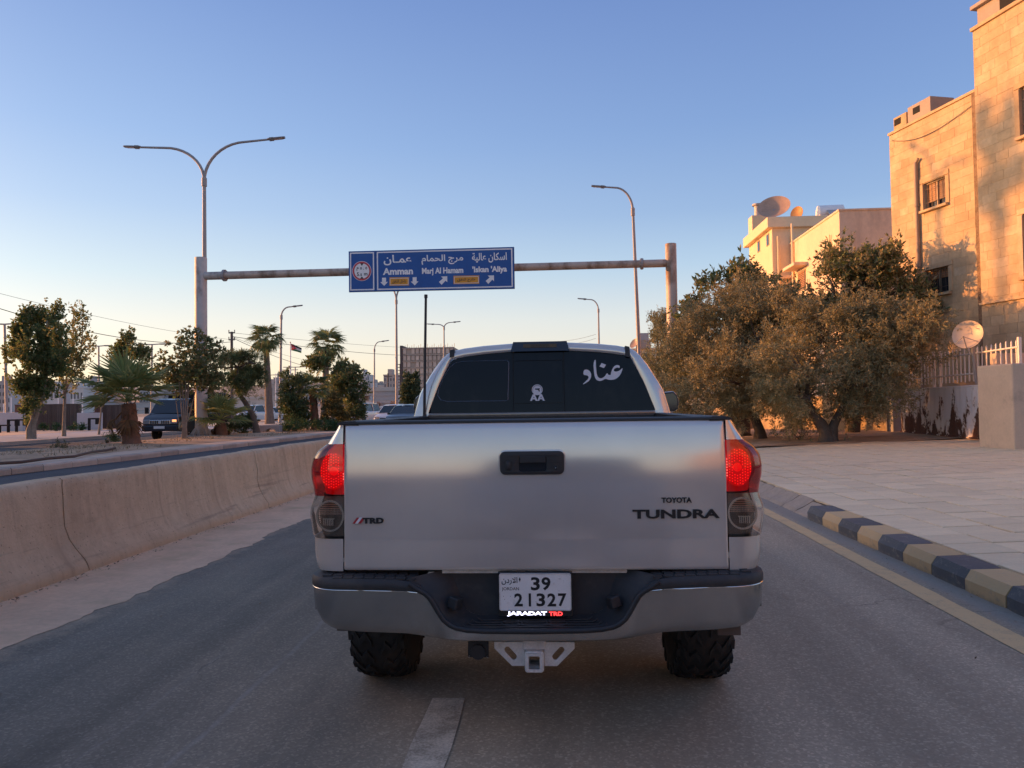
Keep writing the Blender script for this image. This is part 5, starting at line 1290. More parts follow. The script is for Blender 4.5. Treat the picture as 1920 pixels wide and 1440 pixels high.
# ---- nearer, taller volume B
PB = Vector((13.66, 25.5, 0)); LBv = 11.0                          # far corner, wall runs back towards the camera
B0 = PB-UW*LBv
ZB = 13.5
bB = thing('stone_building', 'tall honey coloured stone building at the right edge with a tree shadow on its wall', 'building', (PB.x, PB.y, 0))
def onB(px, py): q = onplane(px, py, PB, NW); return (q-B0).dot(UW), q.z
def onA(px, py): q = onplane(px, py, PA, NW); return (q-PA0).dot(UW), q.z
mb = MB(); E = Vector((.966, .259, 0))*12
mb.prism([(0, 0), (LBv, 0), (LBv, 11.7), (0, 11.7)], B0-NW*.30, UW, -NW, (0, 0, ZB))
w1s, w1t = onB(1912, 166); _, w1b = onB(1912, 258); w2s, w2t = onB(1918, 402); _, w2b = onB(1918, 520)
winB = [(w1s-1.25, w1s, w1b, w1t), (w2s-1.25, w2s, w2b-.0, w2t)]
zl = onB(1826, 573)[1]
mb.prism([(0, 0), (LBv, 0), (LBv, ZB), (0, ZB)], B0, UW, (0, 0, 1), -NW*.298, holes=[[(a, c), (a, d), (b, d), (b, c)] for a, b, c, d in winB]); wB = mb.build('wall', M_STONEJ, bB)
wall_stones(wB, B0, UW, LBv, .3, ZB-.02, winB, .30, (.55, .62, .70, .5, .85), 300, 4, visible=lambda s, z: s > LBv-3.6 and z > 2.0)
def window(par, P0, s0, s1, z0, z1, style):
    """opening in a wall: reveal, frame, shutter slats or panes, grille and sill"""
    c = P0+UW*((s0+s1)/2); W = s1-s0; H = z1-z0; x = UW; y = -NW
    Rm = Matrix((x, y, Vector((0, 0, 1)))).transposed()
    def bx(mb, ds, dy, dz, sx, sy, sz): mb.box(c+x*ds+y*dy+Vector((0, 0, (z0+z1)/2+dz)), (sx, sy, sz), 0, Rm)
    fr = MB()
    for s in (-1, 1): bx(fr, s*(W/2-.03), .13, 0, .06, .10, H)
    bx(fr, 0, .13, H/2-.03, W-.125, .098, .06); bx(fr, 0, .13, -H/2+.03, W-.125, .098, .06); bx(fr, 0, .14, 0, .05, .07, H-.125)
    w_ = fr.build('window', M_FRAME, par)
    g = MB(); bx(g, 0, .20, 0, W-.02, .01, H-.02); g.build('pane', M_GLASSW, w_)
    n = int(H*style/.075)
    for k in range(n):
        q = MB(); bx(q, 0, .155, H/2-.08-k*.075, W-.13, .018, .066); q.build('shutter_slat', M_SHUT, w_)
    gr = MB()
    for k in range(1, 6): bx(gr, -W/2+W*k/6, .03, 0, .010, .010, H-.01)
    for k in (-.25, .25): bx(gr, 0, .03, H*k, W-.01, .008, .012)
    gr.build('grille', M_GRILLE, w_)
    s_ = MB(); bx(s_, 0, -.03, -H/2-.05, W+.24, .22, .09); s_.build('sill', M_STONE, w_, bevel=.01)
    l = MB()
    bx(l, 0, -.018, H/2+.09, W+.36, .05, .17)
    for s in (-1, 1): bx(l, s*(W/2+.09), -.018, -.01, .17, .05, H-.02)
    l.build('stone_surround', M_STONE, w_, bevel=.008)
for q, st in zip(winB, (.95, .5)): window(wB, B0, *q, st)
cp = MB()
cp.box(B0+UW*LBv/2-NW*.1+Vector((0, 0, ZB+.06)), (LBv+.08, .36, .12), 0, Matrix((UW, -NW, Vector((0, 0, 1)))).transposed()); cp.build('coping', M_STONE, bB, bevel=.015)
cp = MB(); cp.box(B0+UW*LBv/2+NW*.035+Vector((0, 0, zl)), (LBv+.06, .10, .07), 0, Matrix((UW, -NW, Vector((0, 0, 1)))).transposed()); cp.build('string_course', M_STONE, bB, bevel=.01)
s_, z_q = onB(1852, 62)
c = B0+UW*(s_-.3)-NW*1.1; Rw = Matrix((UW, -NW, Vector((0, 0, 1)))).transposed()
rb = MB().box(c+Vector((0, 0, ZB+.42)), (2.0, 1.6, .85), 0, Rw).build('roof_box', M_CONCG, bB); MB().box(c+Vector((0, 0, ZB+.9)), (2.3, 1.9, .13), 0, Rw).build('roof_slab', M_CONCG, rb, bevel=.02)
MB().box(c+NW*.805-UW*.3+Vector((0, 0, ZB+.5)), (.8, .03, .45), 0, Rw).build('vent_opening', M_UNDER, rb)
# ---- lower volume A, set back
PA = PB-NW*.42+UW*.05; PA0 = PA.copy()
LA = 4.55; ZA = 11.72
bA = thing('stone_building', 'lower honey coloured stone building with two grilled windows and a drainpipe', 'building', (PA.x, PA.y, 0))
mb = MB(); mb.prism([(.0, 0), (.44, 0), (.44, .10), (0, .10)], PA0+UW*-.02-NW*-.02, UW, NW, (0, 0, ZA-.02)); mb.build('rough_pilaster', M_ROUGHST, bA)
a0, a1 = onA(1773, 395), onA(1733, 330); b0, b1 = onA(1779, 553), onA(1736, 500)
wn = []
for (p, q, r, s) in ((1733, 1773, 336, 388), (1736, 1779, 503, 551)):
    sa, za = onA(q, r-6); sb_, zb2 = onA(p, s+4); sc, zc2 = onA((p+q)/2, s), 0
    zt2, zb3 = onA((p+q)/2, r+0)[1], onA((p+q)/2, s)[1]; wn.append((sa, sb_, zb3, zt2))
mb = MB(); mb.prism([(0, 0), (LA, 0), (LA, 9.7), (0, 9.7)], PA0-NW*.30, UW, -NW, (0, 0, ZA)); mb.prism([(0, 0), (LA, 0), (LA, ZA), (0, ZA)], PA0, UW, (0, 0, 1), -NW*.298, holes=[[(a, c_), (a, d_), (b, d_), (b, c_)] for a, b, c_, d_ in wn]); wA = mb.build('wall', M_STONEJ, bA)
wall_stones(wA, PA0+UW*.46, UW, LA-.46, 2.2, ZA-.02, [(a-.46, b-.46, c_, d_) for a, b, c_, d_ in wn], .30, (.5, .62, .75, .9, .45), 300, 9)
window(wA, PA0, *wn[0], .72); window(wA, PA0, *wn[1], .38)
cp = MB(); cp.box(PA0+UW*LA/2-NW*.1+Vector((0, 0, ZA+.05)), (LA+.06, .32, .10), 0, Rw); cp.build('coping', M_STONE, bA, bevel=.012)
for px0, px1, w_, hh in ((1672, 1690, .7, .55), (1702, 1736, 1.15, .66)):
    s0, _ = onA((px0+px1)/2, 260); c = PA0+UW*min(s0, LA-.45)-NW*.62
    k = MB().box(c+Vector((0, 0, ZA+.1+hh/2)), (w_, 1.0, hh), 0, Rw).build('roof_box', M_CONCG if w_ > 1 else M_STONE, bA, bevel=.015)
    MB().box(c+NW*.505+UW*.12+Vector((0, 0, ZA+.1+hh*.62)), (.34, .02, .24), 0, Rw).build('vent_opening', M_UNDER, k)
s0, zt3 = onA(1721, 305); s1, zb4 = onA(1727, 570)
dp = MB().tube([PA0+UW*s0+NW*.10+Vector((0, 0, 1.5)), PA0+UW*s0+NW*.10+Vector((0, 0, zt3))], .065, 10).build('drain_pipe', M_PIPE, bA, smooth=50)
MB().tube([PA0+UW*(s0+.0)+NW*.10+Vector((0, 0, zt3-.03)), PA0+UW*(s0-.15)+NW*.10+Vector((0, 0, zt3+.1))], .05, 8).build('pipe_elbow', M_PIPE, dp, smooth=50)
for zz in (4.2, 6.4, 8.6): MB().tube([PA0+UW*s0+NW*.10+Vector((0, 0, zz)), PA0+UW*s0+NW*.10+Vector((0, 0, zz+.12))], .085, 10).build('pipe_collar', M_PIPE, dp, smooth=50)
MB().tube([PA0+UW*(LA-.2-q*3.9)+NW*.05+Vector((0, 0, ZA-.25-.9*math.sin(q*PI*.55)*(1-q)-.15*q)) for q in np.linspace(0, 1, 14)], .012, 5).build('wall_cable', M_WIRE, bA)

# ---- cream house with dishes, and the plastered house in front of it
def bld(name, label, loc): return thing(name, label, 'building', loc)
XC, YC0, YC1 = 12.80, 46.0, 51.4
zc_ = onY(1448, 428, YC0).z
hC = bld('house', 'cream rendered house with a concrete roof slab, small square windows and dishes on its roof', (XC, YC0, 0))
wC = MB().bb((XC, YC0, 0), (XC+11, YC1, zc_)).build('wall', M_CREAM, hC)
xw = onY(1480, 450, YC0).x
MB().bb((xw, YC0-.02, 0), (xw+.05, YC0-1.2, zc_-1.7)).build('wall_fin', M_CREAM, hC)
MB().bb((XC-.32, YC0-.28, zc_), (XC+11, YC1+.28, zc_+.62)).build('roof_slab', M_CREAM, hC, bevel=.03)
def onC(px, py): return onplane(px, py, (XC, YC0, 0), (-1, 0, 0))
for px, py in ((1423, 462), (1440, 450)):
    q = onC(px, py); f = MB().bb((XC-.03, q.y-.28, q.z-.36), (XC+.04, q.y+.28, q.z+.36)).build('window', M_FRAME, wC, bevel=.01); MB().bb((XC-.036, q.y-.22, q.z-.30), (XC-.031, q.y+.22, q.z+.30)).build('pane', M_GLASSW, f)
q = onY(1413, 432, 50.3); ch = MB().bb((XC-.15, 49.9, zc_+.6), (XC+1.0, 50.9, zc_+1.75)).build('chimney', M_CREAM, hC, bevel=.02)
mb = MB(); mb.lathe([(.22, 0), (.22, .75)], (XC+.35, 50.4, zc_+1.75), 'Z', 14); mb.lathe([(.34, 0), (.34, .10)], (XC+.35, 50.4, zc_+2.48), 'Z', 14); mb.build('flue', M_POLE, ch, smooth=40)
for px in (1460, 1486):
    x = onY(px, 500, YC0-.1).x; MB().tube([Vector((x, YC0-.1, .5)), Vector((x, YC0-.1, zc_-.5))], .07, 8).build('drain_pipe', M_CREAM, hC, smooth=50)
XP, YP0, YP1 = 13.80, 38.0, 45.9
zp_ = onY(1567, 396, YP0).z
hP = bld('house', 'plain plastered house with one hooded shuttered window, in front of the cream house', (XP, YP0, 0))
wP = MB().bb((XP, YP0, 0), (XP+10, YP1, zp_)).build('wall', M_PLAST, hP)
MB().bb((XP-.05, YP0-.05, zp_), (XP+10, YP1, zp_+.10)).build('coping', M_PLAST, hP, bevel=.02)
def onP(px, py): return onplane(px, py, (XP, YP0, 0), (-1, 0, 0))
q0, q1 = onP(1511, 520), onP(1497, 520); zt4, zb5 = onP(1503, 508).z, onP(1503, 545).z
f = MB().bb((XP-.04, q0.y, zb5), (XP+.05, q1.y, zt4)).build('window', M_FRAME, wP)
MB().bb((XP-.046, q0.y+.08, zb5+.08), (XP-.041, q1.y-.08, zt4-.08)).build('pane', M_GLASSW, f)
for k in range(9): MB().bb((XP-.06, q0.y+.09, zt4-.16-k*.10), (XP-.046, q1.y-.09, zt4-.09-k*.10)).build('shutter_slat', M_SHUT, f)
MB().bb((XP-.75, q0.y-.35, zt4+.15), (XP, q1.y+.45, zt4+.33)).build('window_hood', M_PLAST, f, bevel=.02)
hy0 = onP(1484, 522); MB().bb((XP-.7, hy0.y-.1, hy0.z), (XP, hy0.y+1.0, hy0.z+.18)).build('window_hood', M_PLAST, hP, bevel=.02)
for px, zt5 in ((1488.5, zp_+1.1), (1559, zp_-.9), (1515, 8.3)):
    yq = onP(px, 450).y; MB().tube([Vector((XP-.09, yq, .4 if px < 1500 else zt5-2.6)), Vector((XP-.09, yq, zt5))], .07 if px < 1500 else .04, 8).build('drain_pipe', M_CREAM, hP, smooth=50)
q = onY(1600, 445, YP0-.06); MB().bb((q.x-.04, YP0-.07, 3), (q.x+.04, YP0, q.z+.35)).build('drain_pipe', M_PLAST, hP)
q = onY(1625, 385, 41); MB().tube([Vector((q.x, 41, zp_)), Vector((q.x, 41, zp_+.55))], .09, 8).build('vent_stub', M_CONCG, hP)
# roof tank and parapet frame between the two houses
q = onY(1548, 405, 47.5)
tk = thing('water_tank', 'white water tank on the roof between the dishes and the plain house', 'water tank', (q.x, 47.5, zc_+.6)); mb = MB(); mb.lathe([(.15, -.8), (.46, -.72), (.48, .72), (.15, .8)], (q.x+.3, 47.6, zc_+1.20), 'X', 20); mb.build('tank', M_SWHITE, tk, smooth=40)
MB().bb((q.x-.9, 47.0, zc_+.62), (q.x+1.7, 48.2, zc_+.72)).build('tank_stand', M_CONCG, tk)
sp = thing('solar_panel', 'tilted grey solar water heater panel beside the roof tank', 'solar panel', (q.x+2, 47, zc_+.6))
MB().box((q.x+.9, 46.8, zc_+.98), (1.9, .9, .06), 0, Matrix.Rotation(R_(38), 3, 'X')).build('panel', M_GREYPAVE, sp, bevel=.01); MB().bb((q.x+.1, 46.6, zc_+.6), (q.x+1.7, 46.75, zc_+.85)).build('panel_legs', M_LAMP, sp)
# satellite dishes
M_DISH = pm('dish_paint', (.50, .33, .23), .5, .15, var=.15, vs=1.2, bump=0, stain=(.34, .22, .14), sfac=.55, ss=1.4)
M_DISHO = pm('dish_rusty', (.48, .25, .09), .6, .1, var=.2, vs=2, stain=(.30, .13, .05), sfac=.5, ss=2)
M_DISHW = pm('dish_cream', (.60, .47, .34), .5, .1, var=.06, vs=2, bump=0)
def dish(label, c, r, d, mat, foot, sq=1.0, lnb=True):
    d = Vector(d).normalized(); side = d.cross(Vector((0, 0, 1))).normalized(); up = side.cross(d)
    t = thing('satellite_dish', label, 'satellite dish', foot, 0, 'satellite dishes'); rows = []
    for i in range(9):
        q = r*i/8; rows.append([c+d*(q*q/r*.30)+(side*math.cos(a)+up*math.sin(a)*sq)*max(q, .001) for a in np.linspace(0, 2*PI, 32, endpoint=False)])
    back = [[p_-d*.018 for p_ in row] for row in rows]
    mb = MB().grid(rows, closed=True).grid(back, closed=True, flip=True).grid([rows[-1], back[-1]], closed=True); mb.build('reflector', mat, t, smooth=60)
    MB().tube([Vector(foot), c-d*.16], .05*max(1, r), 8).build('mast', M_LAMP, t, smooth=50); MB().box(c-d*.09, (.25*r, .16, .25*r)).build('bracket', M_LAMP, t)
    if lnb:
        f = c+d*r*.95-up*r*.35; a = MB().tube([c-up*r*.98*sq+d*r*.28, f], .016*max(1, r), 6).build('feed_arm', M_LAMP, t)
        MB().box(f, (.07*r, .11*r, .07*r)).build('receiver_head', M_LAMPH, a)
        for s in (-1, 1): MB().tube([c+side*s*r*.75-up*r*.6*sq+d*r*.25, f], .01*max(1, r), 5).build('strut', M_LAMP, a)
c = onY(1452, 394, 48.0); dish('large weathered dish tipped back on the cream house roof', c, .98, (-.28, -.62, .52), M_DISH, (c.x+.05, 48.3, zc_+.6), 1.0, False)
c = onY(1496, 401, 46.6); dish('smaller rusty orange dish on the cream house roof', c, .43, (-.80, -.62, .18), M_DISHO, (c.x+.05, 46.9, zc_+.6), 1.0, False)
c = onY(1817, 629, 21.3); dish('cream dish facing the road above the rusty gate', c, .385, (-.72, -.66, .22), M_DISHW, (c.x+.32, 21.6, 2.0))
# far roof right of the truck: dish, tank, house
c = onY(1190, 646, 66); hs = thing('house', 'small far house with a roof tank glimpsed between the lamp post and the gantry post', 'building', (c.x, 68, 0))
MB().bb((c.x-.6, 67, 0), (c.x+9, 75, c.z-.25)).build('wall', M_CREAM, hs); q = onY(1206, 632, 67); MB().bb((q.x-.35, 66.8, q.z-.25), (q.x+.45, 67.6, q.z+.33)).build('roof_tank', M_GREYPAVE, hs); MB().bb((q.x-.5, 66.7, c.z-.3), (q.x+.6, 67.7, q.z-.26)).build('tank_stand', M_CONCG, hs)
for k in range(2): MB().bb((c.x+.6+k*1.6, 66.95, c.z-1.6), (c.x+1.4+k*1.6, 67.02, c.z-.7)).build('window', M_GLASSW, hs)
c = onY(1191, 645, 65.5); dish('orange lit dish behind the leaning street lamp', c, .48, (-.7, -.5, .5), M_DISH, (c.x+.1, 65.8, c.z-.7), 1.0, False)

# ---- boundary: wall end, rusty gate, picket railing, orange plaster wall
M_PILLAR = pm('cement_render', (.62, .47, .34), .93, var=.10, vs=2, bump=.5, bs=45, bd=.008, stain=(.33, .255, .20), sfac=.6, ss=1.3)
A3 = gp(1836, 838, .178, PS, PX0); B3 = gp(1903, 843, .178, PS, PX0)
zt6 = onY(1868, 684, (A3.y+B3.y)/2).z
pw = thing('boundary_wall', 'stubby cement rendered wall end beside the rusty gate', 'wall', A3)
dW = (B3-A3); dW.z = 0; mb = MB(); Lw = dW.length; ux = dW.normalized(); ny = Vector((ux.y, -ux.x, 0)); ny = ny if ny.x > 0 else -ny
ux2 = Vector((1, -.12, 0)).normalized()
rows = []
for z in np.linspace(.2, zt6, 12):
    j = lambda k: .012*fbm(z*2, k*3, 1)
    k = [A3+ux2*3.2+Vector((0, .0, 0)), A3.copy(), B3.copy(), B3+ux2*3.4]
    rows.append([Vector((p_.x+j(i), p_.y+j(i+5), z)) for i, p_ in enumerate(k)])
mb.grid(rows, closed=True, flip=True); mb.f.append((44, 45, 46, 47)[::-1]); mb.m.append(0); mb.build('rendered_wall', M_PILLAR, pw, bevel=.03)
MB().bb((B3.x+1.1, B3.y+2.6, .3), (B3.x+2.6, B3.y+2.9, 2.75)).build('inner_pier', M_PILLAR, pw)
def rust_mat():
    m, nt, p, o = newmat('rusty_white_sheet'); co = _co(nt)
    sx = nt.nodes.new('ShaderNodeSeparateXYZ'); nt.links.new(co, sx.inputs[0])
    st = _noise(nt, _co(nt, 'Object', (1, 1.5, .55)), 2.0, 7, .62, .4); fine = _noise(nt, co, 14, 5, .6)
    low = _math(nt, 'MULTIPLY_ADD', sx.outputs['Z'], -.16, .16)
    f = _math(nt, 'ADD', _math(nt, 'ADD', st, low), _math(nt, 'MULTIPLY', _math(nt, 'SUBTRACT', fine, .5), .22))
    halo = _ramp(nt, f, [(.52, 0.), (.60, 1.)]); rust = _ramp(nt, f, [(.575, 0.), (.60, 1.)])
    c = _mix(nt, _math(nt, 'MULTIPLY', halo, .75), (.88, .82, .77), (.62, .43, .26)); rc = _ramp(nt, fine, [(.3, (.075, .028, .016)), (.7, (.17, .065, .03))])
    c = _mix(nt, rust, c, rc); nt.links.new(c, p.inputs['Base Color']); p.inputs['Roughness'].default_value = .75
    nt.links.new(_bump(nt, rust, .5, .004), p.inputs['Normal']); return m
M_RUST = rust_mat(); M_PICK = pm('white_railing_paint', (.86, .76, .66), .6, var=.1, vs=6, bump=.1, stain=(.40, .25, .15), sfac=.62, ss=4)
GL, GR = gp(1690, 811, .178, PS, PX0), gp(1834, 826, .178, PS, PX0); GR = GR+(GR-GL)*.12
gd = (GR-GL); gd.z = 0; GLn = gd.length; gu = gd.normalized(); gn = Vector((gu.y, -gu.x, 0)); gn = gn if gn.x < 0 else -gn
gt = thing('gate', 'low white sheet metal gate with brown rust streaks below the picket railing', 'gate', GL, math.atan2(gu.y, gu.x))
zb6 = GL.z+.03; zt7 = onY(1760, 727, (GL+gd*.5).y).z
npan = 6
for k in range(npan):
    a, b = GLn*k/npan, GLn*(k+1)/npan; ridge = MB()
    rows = []
    for q in range(7):
        s = a+(b-a)*q/6; dd = .012 if q % 2 else 0
        if q in (0, 6): dd = -.008
        rows.append([GL+gu*s+gn*dd+Vector((0, 0, z-GL.z)) for z in (zb6, (zb6+zt7)/2, zt7)])
    ridge.grid(rows, flip=False); ridge.build('sheet_panel', M_RUST, gt)
MB().tube([GL+gu*0+Vector((0, 0, zt7-GL.z)), GL+gd+Vector((0, 0, zt7-GL.z))], .022, 6).build('top_rail', M_RUST, gt); MB().tube([GL+gn*.02+Vector((0, 0, .04)), GL+gd+gn*.02+Vector((0, 0, .04))], .025, 6).build('bottom_rail', M_RUST, gt)
for s in (0.02, GLn*.5): MB().tube([GL+gu*s-gn*.04, GL+gu*s-gn*.04+Vector((0, 0, zt7-GL.z))], .03, 6).build('post', M_RUST, gt)
rl = thing('railing', 'white picket railing standing above the rusty gate', 'railing', GL-gn*.12, math.atan2(gu.y, gu.x))
R0, R1 = GL-gn*.14-gu*1.2, GL-gn*.14+gu*(GLn+1.35); rdv = R1-R0; rdv.z = 0; n = 34
zr0, zr1 = onY(1760, 719, (GL+gd*.5).y).z, onY(1760, 660, (GL+gd*.5).y).z
pkm = MB(); hh = zr1-zr0
pkm.bb((-.022, -.012, 0), (.022, .012, hh-.05)); pkm.add([(-.022, -.012, hh-.05), (.022, -.012, hh-.05), (.022, .012, hh-.05), (-.022, .012, hh-.05), (0, 0, hh)], [(0, 1, 4), (1, 2, 4), (2, 3, 4), (3, 0, 4)])
pkm = pkm.mesh('picket', M_PICK); Mi = ORIG[rl.name].inverted()
for k in range(n):
    p_ = R0+rdv*(k+.5)/n; p_.z = zr0+.02*fbm(k*.7, 0, 0); o = link('picket', pkm, rl); o.matrix_local = Mi @ (Matrix.Translation(p_) @ Matrix.Rotation(math.atan2(gu.y, gu.x)+rnd.uniform(-.06, .06), 4, 'Z') @ Matrix.Rotation(rnd.uniform(-.02, .02), 4, 'Y'))
for z in (zr0+hh*.22, zr0+hh*.80): MB().tube([R0+Vector((0, 0, z-R0.z))+gn*.03, R1+Vector((0, 0, z-R1.z))+gn*.03], .024, 6).build('rail', M_PICK, rl)
for f_ in (.0, .42, .47, 1.): p_ = R0+rdv*f_; MB().box((p_.x, p_.y, (zr0+zr1)/2-.6), (.07, .07, hh+1.3)).build('post', M_PICK, rl)
# pale gate post and pipes at the left end of the gate
gp_ = GL-gu*-.45*-1; gq = GL+gu*-.5
t = thing('gate_post', 'pale concrete gate post and pipes at the left end of the rusty gate', 'gate post', gq)
MB().box(gq+Vector((0, 0, .95)), (.34, .34, 1.9)).build('post', M_GREYPAVE, t, bevel=.02)
for k, dx in enumerate((-.42, -.62)): MB().tube([gq-gu*(.35+.22*k)+gn*.1+Vector((0, 0, -.1)), gq-gu*(.35+.22*k)+gn*.1+Vector((0, 0, 2.0))], .04, 8).build('pipe', M_LAMP, t, smooth=50)
M_OWALL = pm('ochre_plaster_wall', (.50, .36, .215), .93, var=.14, vs=1.2, bump=.4, bs=25, bd=.01, stain=(.34, .235, .15), sfac=.54, ss=1.0)
W0 = gq-gu*-.3*-1; W0 = gq+gu*-.75; Wd = Vector((-.42, 1.0, 0)).normalized()
ow = thing('boundary_wall', 'long ochre plaster boundary wall behind the olive trunks', 'wall', W0)
Wl = 16.; rows = []
for q in range(41):
    s = Wl*q/40; p_ = W0+Wd*s; rows.append([Vector((p_.x+.02*fbm(s, z, 0), p_.y, z)) for z in (.1, .6, 1.2, 1.78+.02*fbm(s*.5, 3, 3))]+[Vector((p_.x+.22, p_.y+.08, 1.78)), Vector((p_.x+.22, p_.y+.08, .1))])
MB().grid(rows).build('plastered_wall', M_OWALL, ow, smooth=30)
for k in range(5): p_ = W0+Wd*(1.6+k*3.2)-Vector((.12, 0, 0)); MB().box((p_.x, p_.y, 1.0), (.3, .3, 1.9)).build('buttress', M_OWALL, ow, bevel=.02)
# ------------------------------------------------------------------ trees and shrubs
M_BARK = pm('olive_bark', (.13, .10, .075), .95, var=.3, vs=5, bump=1.0, bs=16, bd=.04)
M_BARKP = pm('pale_bark', (.30, .25, .20), .9, var=.3, vs=6, bump=.6, bs=18, bd=.02)
M_BARKR = pm('palm_trunk', (.20, .10, .065), .95, var=.3, vs=6, bump=1.0, bs=22, bd=.04)
M_BARKG = pm('grey_palm_trunk', (.19, .145, .115), .95, var=.25, vs=6, bump=.8, bs=14, bd=.03)
L_OLIVE = leafmat('olive_leaf', [(0.223, 0.205, 0.103), (0.353, 0.29, 0.138), (0.457, 0.351, 0.172), (0.288, 0.254, 0.138), (0.521, 0.398, 0.218)], .22)
L_OLIVE2 = leafmat('olive_leaf_dark', [(0.16, 0.181, 0.101), (0.228, 0.23, 0.123), (0.318, 0.277, 0.145), (0.204, 0.221, 0.123)], .22)
L_BROAD = leafmat('broad_leaf', [(0.089, 0.139, 0.06), (0.157, 0.193, 0.075), (0.255, 0.268, 0.099), (0.118, 0.161, 0.069)], .28)
L_POP = leafmat('poplar_leaf', [(.085, .15, .06), (.12, .185, .07), (.18, .225, .08), (.25, .24, .09), (.10, .165, .07)], 0.47)
L_POP2 = leafmat('thin_poplar_leaf', [(0.211, 0.201, 0.095), (0.306, 0.257, 0.128), (0.192, 0.224, 0.085), (0.383, 0.312, 0.149)], 0.47)
L_RED = leafmat('bronze_leaf', [(0.131, 0.166, 0.074), (0.224, 0.217, 0.098), (0.299, 0.23, 0.11), (0.103, 0.166, 0.068)], 0.44999999999999996)
L_PINE = leafmat('pine_needle', [(0.069, 0.109, 0.049), (0.109, 0.155, 0.061), (0.169, 0.2, 0.077), (0.086, 0.124, 0.061)], 0.3)
L_BUSH = leafmat('dark_bush_leaf', [(0.054, 0.105, 0.054), (0.089, 0.149, 0.066), (0.133, 0.179, 0.075), (0.149, 0.133, 0.066)], 0.35)
L_BUSHB = leafmat('brown_bush_leaf', [(0.109, 0.118, 0.054), (0.181, 0.152, 0.064), (0.081, 0.108, 0.046), (0.235, 0.195, 0.075)], 0.4)
L_GREEN = leafmat('low_bush_leaf', [(0.04, 0.096, 0.04), (0.056, 0.12, 0.048), (0.08, 0.136, 0.056)], .25)
L_DRY = leafmat('dry_leaf', [(.24, .16, .06), (.18, .15, .05), (.30, .19, .08)], .35)
L_PALM = leafmat('palm_frond', [(0.175, 0.237, 0.087), (0.245, 0.288, 0.105), (0.332, 0.332, 0.14), (0.21, 0.245, 0.105)], 0.44999999999999996, .45)
L_PALMY = leafmat('yellow_palm_frond', [(0.26, 0.286, 0.091), (0.39, 0.364, 0.117), (0.5, 0.442, 0.156), (0.208, 0.26, 0.091)], 0.5, .45)
L_PALMD = leafmat('dark_palm_frond', [(0.085, 0.14, 0.062), (0.126, 0.182, 0.077), (0.169, 0.211, 0.085), (0.281, 0.239, 0.112)], 0.4, .45)
L_SKIRT = leafmat('palm_skirt', [(.14, .075, .035), (.20, .11, .05), (.10, .05, .03)], .2)

def lobe_points(lobes, n, rs, shell=.45, gap=None):
    """points inside the lobes, more of them towards the outside, thinned by a noise so that clumps and gaps form"""
    vol = np.array([l[3]*l[4]*l[5] for l in lobes]); pr = vol**.8; pr /= pr.sum(); P = []; D = []
    seed = rs.uniform(0, 99)
    while len(P) < n:
        i = rs.choice(len(lobes), p=pr); l = lobes[i]; d = rs.normal(size=3); d /= np.linalg.norm(d)
        r = rs.rand()**shell*1.0; r = min(r, 1.)*(1+.10*rs.normal()*(r > .8))
        p = np.array([l[0]+d[0]*l[3]*r, l[1]+d[1]*l[4]*r, l[2]+d[2]*l[5]*r])
        if gap:
            sc, th = gap
            if noise.noise(Vector(p*sc)+Vector((seed, 0, 0))) < th+.12*rs.normal(): continue
        P.append(p); D.append(d)
    return np.array(P), np.array(D)
def leaf_quads(P, D, rs, twigL, nleaf, L, W, up=.5, spread=.9, curl=.0):
    """P, D: twig roots and outward directions -> quads of leaves set along each twig"""
    n = len(P); dirs = D*.8+rs.normal(size=(n, 3))*.55; dirs[:, 2] += up; dirs /= np.linalg.norm(dirs, axis=1, keepdims=True)
    t = rs.uniform(.05, 1., size=(n, nleaf, 1)); tl = twigL*rs.uniform(.6, 1.3, size=(n, 1, 1))
    base = P[:, None, :]+dirs[:, None, :]*t*tl; base[:, :, 2:] -= curl*(t*t)*tl
    ld = dirs[:, None, :]*.75+rs.normal(size=(n, nleaf, 3))*spread; ld /= np.linalg.norm(ld, axis=2, keepdims=True)
    sv = np.cross(ld, rs.normal(size=(n, nleaf, 3))); sv /= np.linalg.norm(sv, axis=2, keepdims=True)+1e-9
    s = rs.uniform(.65, 1.3, size=(n, nleaf, 1)); l = ld*L*s; wv = sv*W*s*.5
    a = base; b = base+l*.45+wv; c = base+l; d = base+l*.45-wv
    return np.stack([a, b, c, d], axis=2).reshape(-1, 4, 3)
def sprays(P, D, rs, per, ln, up):
    n = len(P); d = D*.9+rs.normal(size=(n, 3))*.4; d[:, 2] += up; d /= np.linalg.norm(d, axis=1, keepdims=True)
    t = rs.uniform(0, 1, size=(n, per, 1)); l = ln*rs.uniform(.5, 1.4, size=(n, 1, 1))
    p = P[:, None]+d[:, None]*t*l+rs.normal(size=(n, per, 3))*.055*(1.2-t); q = d[:, None]*.9+rs.normal(size=(n, per, 3))*.38
    q /= np.linalg.norm(q, axis=2, keepdims=True); return p.reshape(-1, 3), q.reshape(-1, 3)
